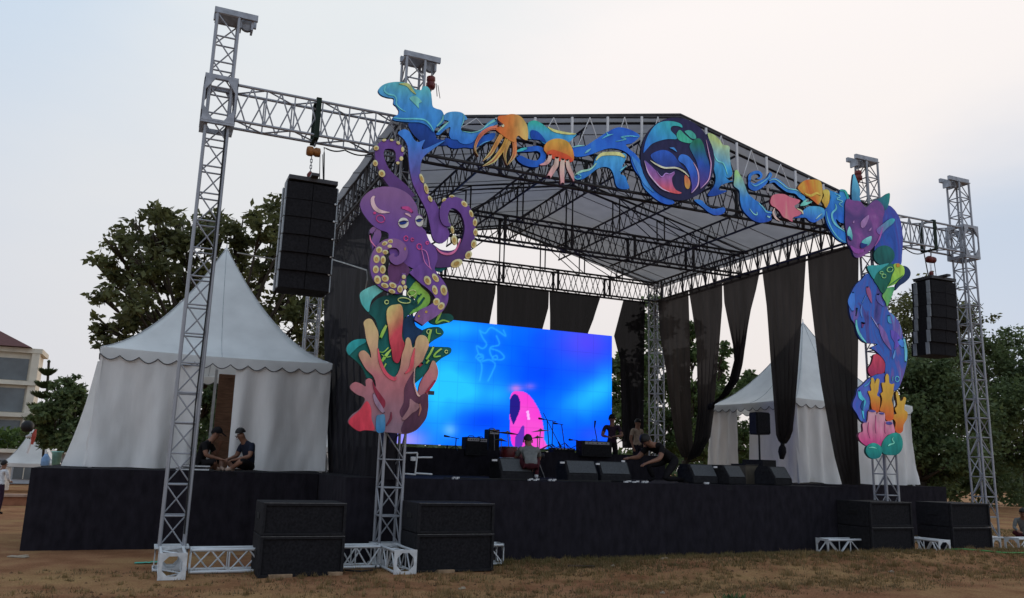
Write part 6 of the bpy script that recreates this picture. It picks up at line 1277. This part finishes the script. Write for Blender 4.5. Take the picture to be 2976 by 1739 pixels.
# large tree behind the left tent
c_ = cl([(340, 730, 62), (400, 680, 60), (450, 660, 62), (510, 690, 60), (345, 810, 62), (420, 770, 70), (380, 870, 60), (310, 945, 40), (350, 960, 50), (420, 900, 70), (470, 800, 80), (540, 740, 70), (560, 850, 90), (620, 680, 75), (700, 680, 70), (760, 650, 65), (815, 620, 60), (690, 800, 95), (780, 760, 80), (860, 720, 80), (830, 860, 80), (900, 900, 70), (930, 820, 60), (910, 1000, 60), (860, 980, 50), (940, 960, 50), (480, 960, 90), (760, 920, 80), (330, 1000, 36), (280, 960, 26), (300, 860, 34), (285, 760, 26), (945, 700, 60), (955, 1040, 46), (600, 640, 40), (450, 620, 34), (515, 640, 36), (870, 590, 40), (940, 640, 40)], 30, 2.2, 3)
tree('large dark broad-leaved tree rising behind the left tent', 1.9, 30.5, -.42, c_, LA, 12500, .26, None, 5, .3)
tree('dark shrub seen through the opening of the left tent', 1.5, 27.5, -.42, cl([(600, 1180, 50), (640, 1120, 45), (660, 1210, 50), (620, 1270, 55), (690, 1160, 45), (580, 1300, 50), (670, 1310, 50), (640, 1060, 36)], 27, .6, 30), LC, 5200, .2, None, 31, .08, 'shrub')
# right-hand trees
tree('leafy tree directly behind the right hung speakers', 43.5, 37, -.5, cl([(2640, 900, 70), (2700, 850, 60), (2760, 880, 60), (2620, 980, 70), (2600, 1060, 60), (2820, 920, 60), (2740, 960, 80), (2660, 1040, 70), (2800, 1000, 60), (2700, 1080, 70), (2640, 1100, 60), (2780, 1090, 60)], 37, 1.5, 4), LA, 12000, .25, 'trees behind the right side', 8, .2)
tree('dense green tree between the last tower and the right tent', 40, 34, -.5, cl([(2640, 1140, 110), (2760, 1130, 110), (2700, 1220, 110), (2800, 1240, 100), (2620, 1240, 90), (2690, 1300, 90), (2800, 1330, 80), (2700, 1100, 90), (2620, 1340, 70), (2740, 1370, 70)], 33, 1.5, 5), LC, 24000, .27, 'trees behind the right side', 9, .4)
tree('tall spreading tree at the right image edge', 52, 36, -.5, cl([(2860, 1080, 90), (2930, 1020, 70), (2960, 1080, 80), (2900, 1170, 100), (2970, 1180, 90), (2870, 1280, 90), (2960, 1290, 90), (2840, 1010, 60), (3040, 1100, 100)], 36, 2, 6), LC, 19000, .27, 'trees behind the right side', 10, .35)
tree('thin-stemmed dark tree low behind the last tower', 50, 42, -.5, cl([(2780, 1400, 80), (2880, 1380, 90), (2960, 1400, 90), (2700, 1380, 80), (2640, 1390, 60)], 42, 2, 7), LC, 13000, .3, 'trees behind the right side', 11, .22)
tree('bright green tree seen between screen and rear lattice tower', 23, 36, -.5, cl([(1800, 1060, 45), (1810, 1130, 60), (1830, 1200, 60), (1900, 950, 60), (1910, 1050, 70), (1900, 1150, 70), (1890, 1250, 70), (1820, 1270, 50), (1960, 1200, 60), (1960, 1280, 60), (1905, 880, 36)], 36, 1.5, 8), LB, 11000, .28, 'trees behind the stage', 12, .3)
tree('sunlit green tree seen between the gathered curtains', 27, 38, -.5, cl([(2010, 960, 34), (2012, 1030, 44), (2020, 1110, 55), (2010, 1200, 60), (2030, 1280, 70), (2090, 1240, 70), (2100, 1120, 40), (2130, 1160, 50), (2170, 1130, 40), (2185, 1100, 26), (2200, 1150, 40), (2110, 1020, 24), (2100, 1060, 26), (2160, 1300, 70), (2250, 1200, 50)], 38, 1.5, 9), LB, 12000, .27, 'trees behind the stage', 13, .3)
# shrub by the white building and a layered conifer
tree('dark bushy tree left of the large tent', -3.4, 44, -.42, cl([(200, 1110, 26), (180, 1150, 40), (220, 1140, 34), (160, 1200, 50), (210, 1210, 56), (240, 1180, 40), (140, 1260, 50), (190, 1280, 56), (240, 1270, 50), (120, 1230, 36)], 44, 1.2, 10), LC, 8000, .24, None, 14, .2)
t = thing('conifer', 'layered dark conifer with spire top beside the white building', 'tree', (-4.5, 46, -.42)); p0 = PY(142, 1052, 46); x_ = p0.x
rod(t, 'trunk', (x_ + .45, 46, -.4), (x_, 46, p0.z), .06, BARK); V = []; F = []; T = []; rr = random.Random(5)
for (py, r) in ((1082, .36), (1120, .46), (1150, .56), (1185, .66), (1225, .75), (1270, .8)):
    z = PY(142, py, 46).z
    for k in range(620):
        a = rr.uniform(0, 6.28); q = r * rr.uniform(.1, 1) ** .6; p = Vector((x_ + q * math.cos(a), 46 + q * math.sin(a), z + .22 * (q / r) ** 2 - .12 + rr.uniform(-.08, .04))); d = Vector((math.cos(a), math.sin(a), .8)).normalized() * .16; s = Vector((-math.sin(a), math.cos(a), 0)) * .06
        i0 = len(V); V += [p - s, p + s, p + d]; F.append((i0, i0 + 1, i0 + 2)); T += [rr.random() * .5] * 3
o = mesh('crown', V, F, LC, t); at_ = o.data.attributes.new('tint', 'FLOAT', 'POINT'); at_.data.foreach_set('value', T)
mb = MB(); mb.lathe(PY(142, 1052, 46), [(.01, -.08), (.08, -.02), (.08, .04), (.02, .1)], 8); mb.build('spire_tip', LC, t)

# ================================================================== buildings far left
WALLC = mat('cream_render', (.62, .57, .47), .8, 0, .12, 1.5); ROOFT = mat('brown_roof_tiles', (.12, .05, .045), .7, 0, .3, 3, stretch=(1, 1, 8)); GLASS = mat('window_glass', (.10, .12, .13), .25, 0, .3, .8, spec=.6)
t = thing('white_building', 'cream three-storey building with brown hipped roof at the left edge', 'building', (-14, 72, -.4))
bx1 = -8.5; bx0 = -30; fy = 70
box(t, 'wall', ((bx0 + bx1) / 2, fy + 1.9, 4.3), (bx1 - bx0, 3.4, 9.4), WALLC)
for k, (z0, z1) in enumerate(((6.7, 8.3), (4.35, 6.1), (1.9, 3.75))):
    for q in range(5):
        xa = bx1 - .55 - q * 4.2; o = box(t, 'window', (xa - 1.95, fy + .17, (z0 + z1) / 2), (3.95, .06, z1 - z0), GLASS)
        for f in (0, .5): box(o, 'mullion', (xa - 1.95 - 1.9 * f, fy + .12, (z0 + z1) / 2), (.06, .05, z1 - z0), WALLC)
    box(t, 'ledge', ((bx0 + bx1) / 2, fy - .05, z0 - .22), (bx1 - bx0 + .3, .5, .3), WALLC)
box(t, 'cornice', ((bx0 + bx1) / 2, fy + 1.8, 8.9), (bx1 - bx0 + .6, 4.0, .35), WALLC); box(t, 'corner_pier', (bx1 - .1, fy + .1, 4.2), (.5, .5, 9.2), WALLC)
V = [(bx0, fy - .8, 9.1), (bx1 - .4, fy - .8, 9.1), (bx1 - .4, fy + 4.4, 9.1), (bx0, fy + 4.4, 9.1), (bx0, fy + 1.8, 11.2), (bx1 - 4.5, fy + 1.8, 11.2)]
mesh('roof', V, [(0, 1, 5, 4), (1, 2, 5), (2, 3, 4, 5), (3, 2, 1, 0)], ROOFT, t)
mesh('lower_roof', [(bx0, fy - 3, 4.0), (-11.2, fy - 3, 4.0), (-11.2, fy - .1, 4.05), (bx0, fy - .1, 5.2), (-13.5, fy - .1, 5.2)], [(0, 1, 4, 3), (1, 2, 4), (0, 3, 4, 2, 1)], ROOFT, t)
t = thing('low_building', 'long low white building with flat eave behind the lawn at left', 'building', (-6, 58, -.4))
xa, xb = -22, 4; zt_ = PY(100, 1315, 58).z
box(t, 'wall', ((xa + xb) / 2, 59.5, zt_ / 2 - .2), (xb - xa, 3, zt_ + .35), mat('grey_white_wall', (.42, .44, .46), .8, 0, .2, 1)); box(t, 'eave', ((xa + xb) / 2, 59.2, zt_ + .05), (xb - xa + .4, 3.6, .22), WALLC)
for q in range(8): o = box(t, 'window', (-12 + q * 1.7, 57.97, .45), (1.1, .05, 1.1), GLASS); box(o, 'mullion', (-12 + q * 1.7, 57.94, .45), (.05, .03, 1.1), WALLC)
t = thing('hedge', 'bright green clipped hedge before the white building', 'hedge', (-14, 66, -.4)); V = []; F = []; T = []; rr = random.Random(3)
za = PY(40, 1305, 64).z; zb_ = PY(40, 1250, 64).z
for k in range(5200):
    p = Vector((rr.uniform(-24, -6), 64 + rr.uniform(-1, 1), lerp(za - .6, zb_, rr.random() ** .7) + .12 * math.sin(k))); d = Vector((rr.gauss(0, 1), rr.gauss(0, 1), rr.gauss(.5, 1))).normalized() * .28; s = d.cross(Vector((rr.gauss(0, 1), 1, rr.gauss(0, 1)))).normalized() * .12; i0 = len(V); V += [p - s, p + s, p + d]; F.append((i0, i0 + 1, i0 + 2)); T += [rr.random()] * 3
o = mesh('foliage', V, F, LD, t); at_ = o.data.attributes.new('tint', 'FLOAT', 'POINT'); at_.data.foreach_set('value', T)
BRK = mat('terracotta_kerb', (.30, .13, .07), .8, 0, .25, 3)
t = thing('planter_wall', 'low terracotta planter wall behind the lawn at the left edge', 'wall', (-5, 36, -.42)); zk = PY(50, 1437, 36).z; zk0 = PY(50, 1468, 36).z
box(t, 'coping', (-6, 36, zk - .04), (8, .5, .09), mat('coping_pale', (.4, .27, .2), .8)); box(t, 'face', (-6, 36.03, (zk - .08 + zk0) / 2 - .1), (7.9, .4, zk - zk0 + .1), BRK)
# far treeline so that the horizon behind the park is closed
rr = random.Random(21); V = []; F = []; T = []
for k in range(15000):
    x = rr.uniform(-60, 150); h = 4.5 + 2.5 * noise.noise(Vector((x * .08, 0, 0))) + 1.2 * noise.noise(Vector((x * .3, 2, 0)));
    if x < -2: continue
    p = Vector((x, 95 + rr.uniform(-3, 3), -.5 + h * rr.random() ** .75)); d = Vector((rr.gauss(0, 1), rr.gauss(0, 1), rr.gauss(0, 1))).normalized() * .9; s = d.cross(Vector((rr.gauss(0, 1), 1, rr.gauss(0, 1)))).normalized() * .4; i0 = len(V); V += [p - s, p + s, p + d]; F.append((i0, i0 + 1, i0 + 2)); T += [rr.random() * .7] * 3
o = mesh('distant_woodland', V, F, LC, None, at=(40, 95, -.5)); tag(o, 'distant dark woodland closing the park behind the stage', 'woodland', kind='stuff'); at_ = o.data.attributes.new('tint', 'FLOAT', 'POINT'); at_.data.foreach_set('value', T)
# far-left flag pole with ribbons and small things behind the stage wing
t = thing('banner_pole', 'leaning pole with dark cap and red and white ribbons left of the stage wing', 'banner pole', tuple(PY(78, 1318, 40))); rod(t, 'pole', PY(78, 1318, 40), PY(97, 1262, 40), .05, WHITEPOST); mb = MB(); c = PY(80, 1240, 40); mb.lathe(c, [(.04, -.24), (.18, -.2), (.25, -.05), (.24, .1), (.14, .22), (.04, .25)], 12); mb.build('cap', RUBBER, t, smooth=True); mb = MB(); mb.tube([PY(92, 1292, 40), PY(98, 1268, 40), PY(104, 1248, 40)], [.06, .10, .04], 6); mb.build('ribbon', mat('red_ribbon', (.4, .07, .05), .7), t); mb = MB(); mb.tube([PY(75, 1270, 40), PY(88, 1266, 40), PY(96, 1272, 40)], [.05, .1, .04], 6); mb.build('ribbon', WHT, t)
p = PY(130, 1355, 26); t = thing('water_jug', 'blue-white water jug standing beyond the left stage wing', 'jug', tuple(p)); mb = MB(); mb.lathe(p, [(.09, 0), (.11, .02), (.11, .2), (.06, .28), (.04, .33)], 12); mb.build('body', mat('pale_blue_plastic', (.20, .34, .55), .4), t, smooth=True); mb = MB(); mb.lathe(p + Vector((0, 0, .33)), [(.045, 0), (.045, .04)], 10); mb.build('cap', WHT, t)
p = PY(132, 1352, 26) + Vector((.22, .3, 0)); t = thing('mint_bucket', 'mint-green bucket standing beyond the left stage wing', 'bucket', tuple(p)); mb = MB(); mb.lathe(p, [(.10, 0), (.13, .34), (.15, .35), (.15, .38)], 14); mb.build('body', mat('mint_plastic', (.25, .52, .45), .5), t, smooth=True)
# green rag, twigs, leaves and hose on the ground
p = PZ(425, 1634, .02); t = thing('green_rag', 'small turquoise cloth lying on the bare ground left of the first tower', 'cloth', tuple(p)); V = []; F = []
for j in range(4):
    for i in range(9): V.append((p.x - .16 + i * .04, p.y - .08 + j * .05, gz(p.x, p.y) + .012 + .02 * abs(math.sin(i * 1.3 + j)) * (i / 8)))
for j in range(3):
    for i in range(8): k = j * 9 + i; F.append((k, k + 1, k + 10, k + 9))
mesh('cloth', V, F, mat('turquoise_cloth', (.08, .38, .27), .8), t, smooth=True)
mb = MB(); pts = [PZ(x, y, .12) for x, y in ((2750, 1604), (2800, 1610), (2860, 1614), (2920, 1618), (2976, 1618), (3100, 1622))]; pts = [Vector((q.x, q.y, gz(q.x, q.y) + .02)) for q in pts]; mb.tube(pts, .016, 6); tag(mb.build('garden_hose', mat('green_hose', (.08, .30, .08), .5), None, at=pts[0]), 'bright green hose lying on the grass at lower right', 'hose')
p = PZ(1690, 1640, .1); t = thing('broken_plank', 'dark broken plank lying on the grass in front of the stage', 'plank', tuple(p)); box(t, 'board', (p.x, p.y, gz(p.x, p.y) + .03), (.42, .07, .03), mat('dark_wood', (.04, .025, .018), .8), -.3, .004)
rr = random.Random(77); LIT = mat('litter_pale', (.38, .32, .24), .8, 0, .2, 10); n_ = 0
for (px, py, w_, lab) in ((1343, 1696, .10, 'pale dry leaf on the ground below the second subwoofer stack'), (1720, 1606, .16, 'pale stone at the foot of the stage left of its middle'), (1780, 1645, .07, 'small pale leaf on the grass right of the broken plank'), (1930, 1622, .14, 'pale wood chip at the foot of the stage skirt'), (2590, 1660, .09, 'white scrap on the brown ground before the right-hand subwoofers'), (2340, 1616, .22, 'long pale wood strip left of the right-hand truss foot'), (55, 1605, .3, 'pale timber offcut at the bottom corner of the left stage wing'), (1925, 1710, .06, 'tiny pale leaf near the bottom of the picture, middle right')):
    p = PZ(px, py, .08); p = Vector((p.x, p.y, gz(p.x, p.y))); mb = MB(); mb.box(p + Vector((0, 0, .015)), (w_, w_ * .35, .015), rr.uniform(-.6, .6)); mb.box(p + Vector((w_ * .2, .01, .028)), (w_ * .5, w_ * .22, .01), rr.uniform(-.9, .9))
    n_ += 1; tag(mb.build('litter_scrap', LIT, None, at=p), lab, 'litter', 'pale scraps on the ground')
# turf: short dry blades in tufts
def turf(name, label, n, xr, yr, hgt, m, seed, mask=None):
    rr = random.Random(seed); V = []; F = []; T = []
    for k in range(n):
        x, y = rr.uniform(*xr), rr.uniform(*yr)
        if mask and not mask(x, y, rr): continue
        for q in range(6):
            a = rr.uniform(0, 6.28); p = Vector((x + rr.gauss(0, .03), y + rr.gauss(0, .03), 0)); p.z = gz(p.x, p.y) - .004; h = hgt * rr.uniform(.4, 1.3); d = Vector((math.cos(a) * h * .7, math.sin(a) * h * .7, h)); s = Vector((-math.sin(a), math.cos(a), 0)) * .006; i0 = len(V); V += [p - s, p + s, p + d]; F.append((i0, i0 + 1, i0 + 2)); T += [rr.random()] * 3
    o = mesh(name, V, F, m, None, at=(sum(xr) / 2, sum(yr) / 2, 0)); tag(o, label, 'grass', kind='stuff'); at_ = o.data.attributes.new('tint', 'FLOAT', 'POINT'); at_.data.foreach_set('value', T)
GD = leaf_mat('dry_grass', (.11, .07, .028), (.27, .19, .085)); GG = leaf_mat('green_grass', (.085, .07, .024), (.18, .145, .055))
def tufts(label, n, xr, yr, m, seed, h0=.09):
    rr = random.Random(seed); V = []; F = []; T = []
    for k in range(n):
        x, y = rr.uniform(*xr), rr.uniform(*yr); rad = rr.uniform(.03, .11); hh = h0 * rr.uniform(.5, 1.25); tn = rr.random()
        for q in range(rr.randint(14, 34)):
            a = rr.uniform(0, 6.28); u = rad * math.sqrt(rr.random()); p = Vector((x + u * math.cos(a), y + u * math.sin(a), 0)); p.z = gz(p.x, p.y) - .004; b_ = rr.uniform(0, 6.28); l = hh * rr.uniform(.5, 1.2); d = Vector((math.cos(b_) * l * .55, math.sin(b_) * l * .55, l)); s = Vector((-math.sin(b_), math.cos(b_), 0)) * .005
            i0 = len(V); V += [p - s, p + s, p + d]; F.append((i0, i0 + 1, i0 + 2)); T += [max(0, min(1, tn * .7 + rr.random() * .3))] * 3
    o = mesh('grass_tufts', V, F, m, None, at=(sum(xr) / 2, sum(yr) / 2, 0)); tag(o, label, 'grass', kind='stuff'); at_ = o.data.attributes.new('tint', 'FLOAT', 'POINT'); at_.data.foreach_set('value', T)
tufts('uneven tufts of dry grass standing on the trodden ground before the stage', 900, (2, 18.5), (9.2, 13.0), leaf_mat('tuft_grass', (.15, .10, .038), (.36, .25, .11)), 31)
tufts('sparse low tufts on the bare earth at the lower left', 160, (-3, 3.5), (9.2, 12.6), leaf_mat('tuft_grass', (.10, .075, .025), (.30, .23, .10)), 32, .06)
tufts('green tufts along the foot of the stage skirt', 420, (3.2, 20), (12.5, 13.28), leaf_mat('tuft_green', (.10, .085, .028), (.24, .19, .07)), 33, .08)
rr = random.Random(12); V = []; F = []
for k in range(900):
    x, y = rr.uniform(-3, 18.5), rr.uniform(9.2, 13.1); s = rr.uniform(.008, .03); c = Vector((x, y, gz(x, y))); i0 = len(V)
    for q in range(5): a = q * 1.257 + rr.uniform(-.3, .3); V.append(c + Vector((math.cos(a) * s * rr.uniform(.7, 1.3), math.sin(a) * s, -.003)))
    V.append(c + Vector((rr.uniform(-.3, .3) * s, 0, s * .8))); F += [(i0 + q, i0 + (q + 1) % 5, i0 + 5) for q in range(5)]
o = mesh('earth_clods', V, F, mat('earth_clod', (.12, .065, .038), .95, 0, .4, 30, spec=.05), None, at=(8, 11, 0)); tag(o, 'small earth clods and stones strewn over the ground before the stage', 'clods', kind='stuff')
turf('dry_grass', 'short dry grass scattered over the brown earth', 12000, (-3, 18), (8.6, 13.2), .045, GD, 1, lambda x, y, r: noise.noise(Vector((x * .55, y * .9, 2))) + .12 * (x - 3) * .25 > r.uniform(-.35, .5) and not (x < 3.5 and r.random() < .5))
turf('green_grass', 'greener grass along the foot of the stage and the right-hand rise', 5200, (4, 20), (11.0, 13.2), .06, GG, 2, lambda x, y, r: noise.noise(Vector((x * .6, y * .8, 7))) > r.uniform(-.3, .5))
turf('green_grass', 'pale lawn grass beyond the last tower at the right', 3000, (17, 26), (13, 19), .06, GG, 3)
p = PZ(2130, 1736, .05); rr = random.Random(4); t = thing('weed', 'dark green leafy weed at the bottom edge of the picture', 'weed', (p.x, p.y, gz(p.x, p.y))); V = []; F = []; T = []
for k in range(70):
    a = rr.uniform(0, 6.28); h = rr.uniform(.03, .1); q = Vector((p.x + rr.gauss(0, .07), p.y + rr.gauss(0, .06), gz(p.x, p.y))); d = Vector((math.cos(a) * .05, math.sin(a) * .05, h)); s = Vector((-math.sin(a), math.cos(a), 0)) * .018; i0 = len(V); V += [q, q + d * .6 + s, q + d, q + d * .6 - s]; F.append((i0, i0 + 1, i0 + 2, i0 + 3)); T += [rr.random() * .6] * 4
o = mesh('leaves', V, F, LB, t); at_ = o.data.attributes.new('tint', 'FLOAT', 'POINT'); at_.data.foreach_set('value', T)

# hanging cable runs on the rig
def cable_run(label, pts, r=.013, m=RUBBER, sag=.12, name='cable'):
    P2 = []
    for a, b in zip(pts[:-1], pts[1:]):
        a, b = Vector(a), Vector(b)
        for k in range(8): t_ = k / 8; q = a.lerp(b, t_); P2.append(q - Vector((0, 0, sag * math.sin(math.pi * t_) * min(1, (Vector((a.x, a.y, 0)) - Vector((b.x, b.y, 0))).length))))
    P2.append(Vector(pts[-1])); mb = MB(); mb.tube(P2, r, 5); tag(mb.build(name, m, None, at=P2[0]), label, 'cable', 'black cable runs on the rig')
cable_run('black cable looping from the left hung speakers along the beam to the octopus', [(2.2, 13.2, 5.9), (2.15, 13.22, 6.75), (2.5, 13.22, 6.77), (2.95, 13.22, 6.78), (3.38, 13.2, 6.7), (3.42, 13.22, 5.2)])
cable_run('black cable hanging along the right beam to the dragon tower', [(16.3, 13.2, 5.98), (16.2, 13.22, 6.75), (15.6, 13.22, 6.77), (15.0, 13.22, 6.78), (14.52, 13.2, 6.7), (14.5, 13.2, 2.0)])
cable_run('black cable taped down the inner side of the leftmost tower', [(.55, 12.86, 6.7), (.56, 12.85, 4.6), (.53, 12.84, 2.4), (.56, 12.84, .5)], .012, RUBBER, 0)
cable_run('black cable lying on the ground from the first subwoofers to the octopus tower', [(2.7, 12.3, .03), (2.95, 12.1, .03), (3.2, 12.25, .03), (3.3, 12.6, .04)], .014, RUBBER, 0)
cable_run('black cables lying along the stage lip left of the middle', [(4.6, 13.45, ZS + .02), (5.2, 13.38, ZS + .02), (5.9, 13.5, ZS + .02), (6.8, 13.42, ZS + .02), (7.9, 13.5, ZS + .02)], .012, RUBBER, 0)
for k, (x, y) in enumerate(((.25, 12.86), (3.41, 12.86), (14.49, 12.86), (17.46, 12.86))): pass
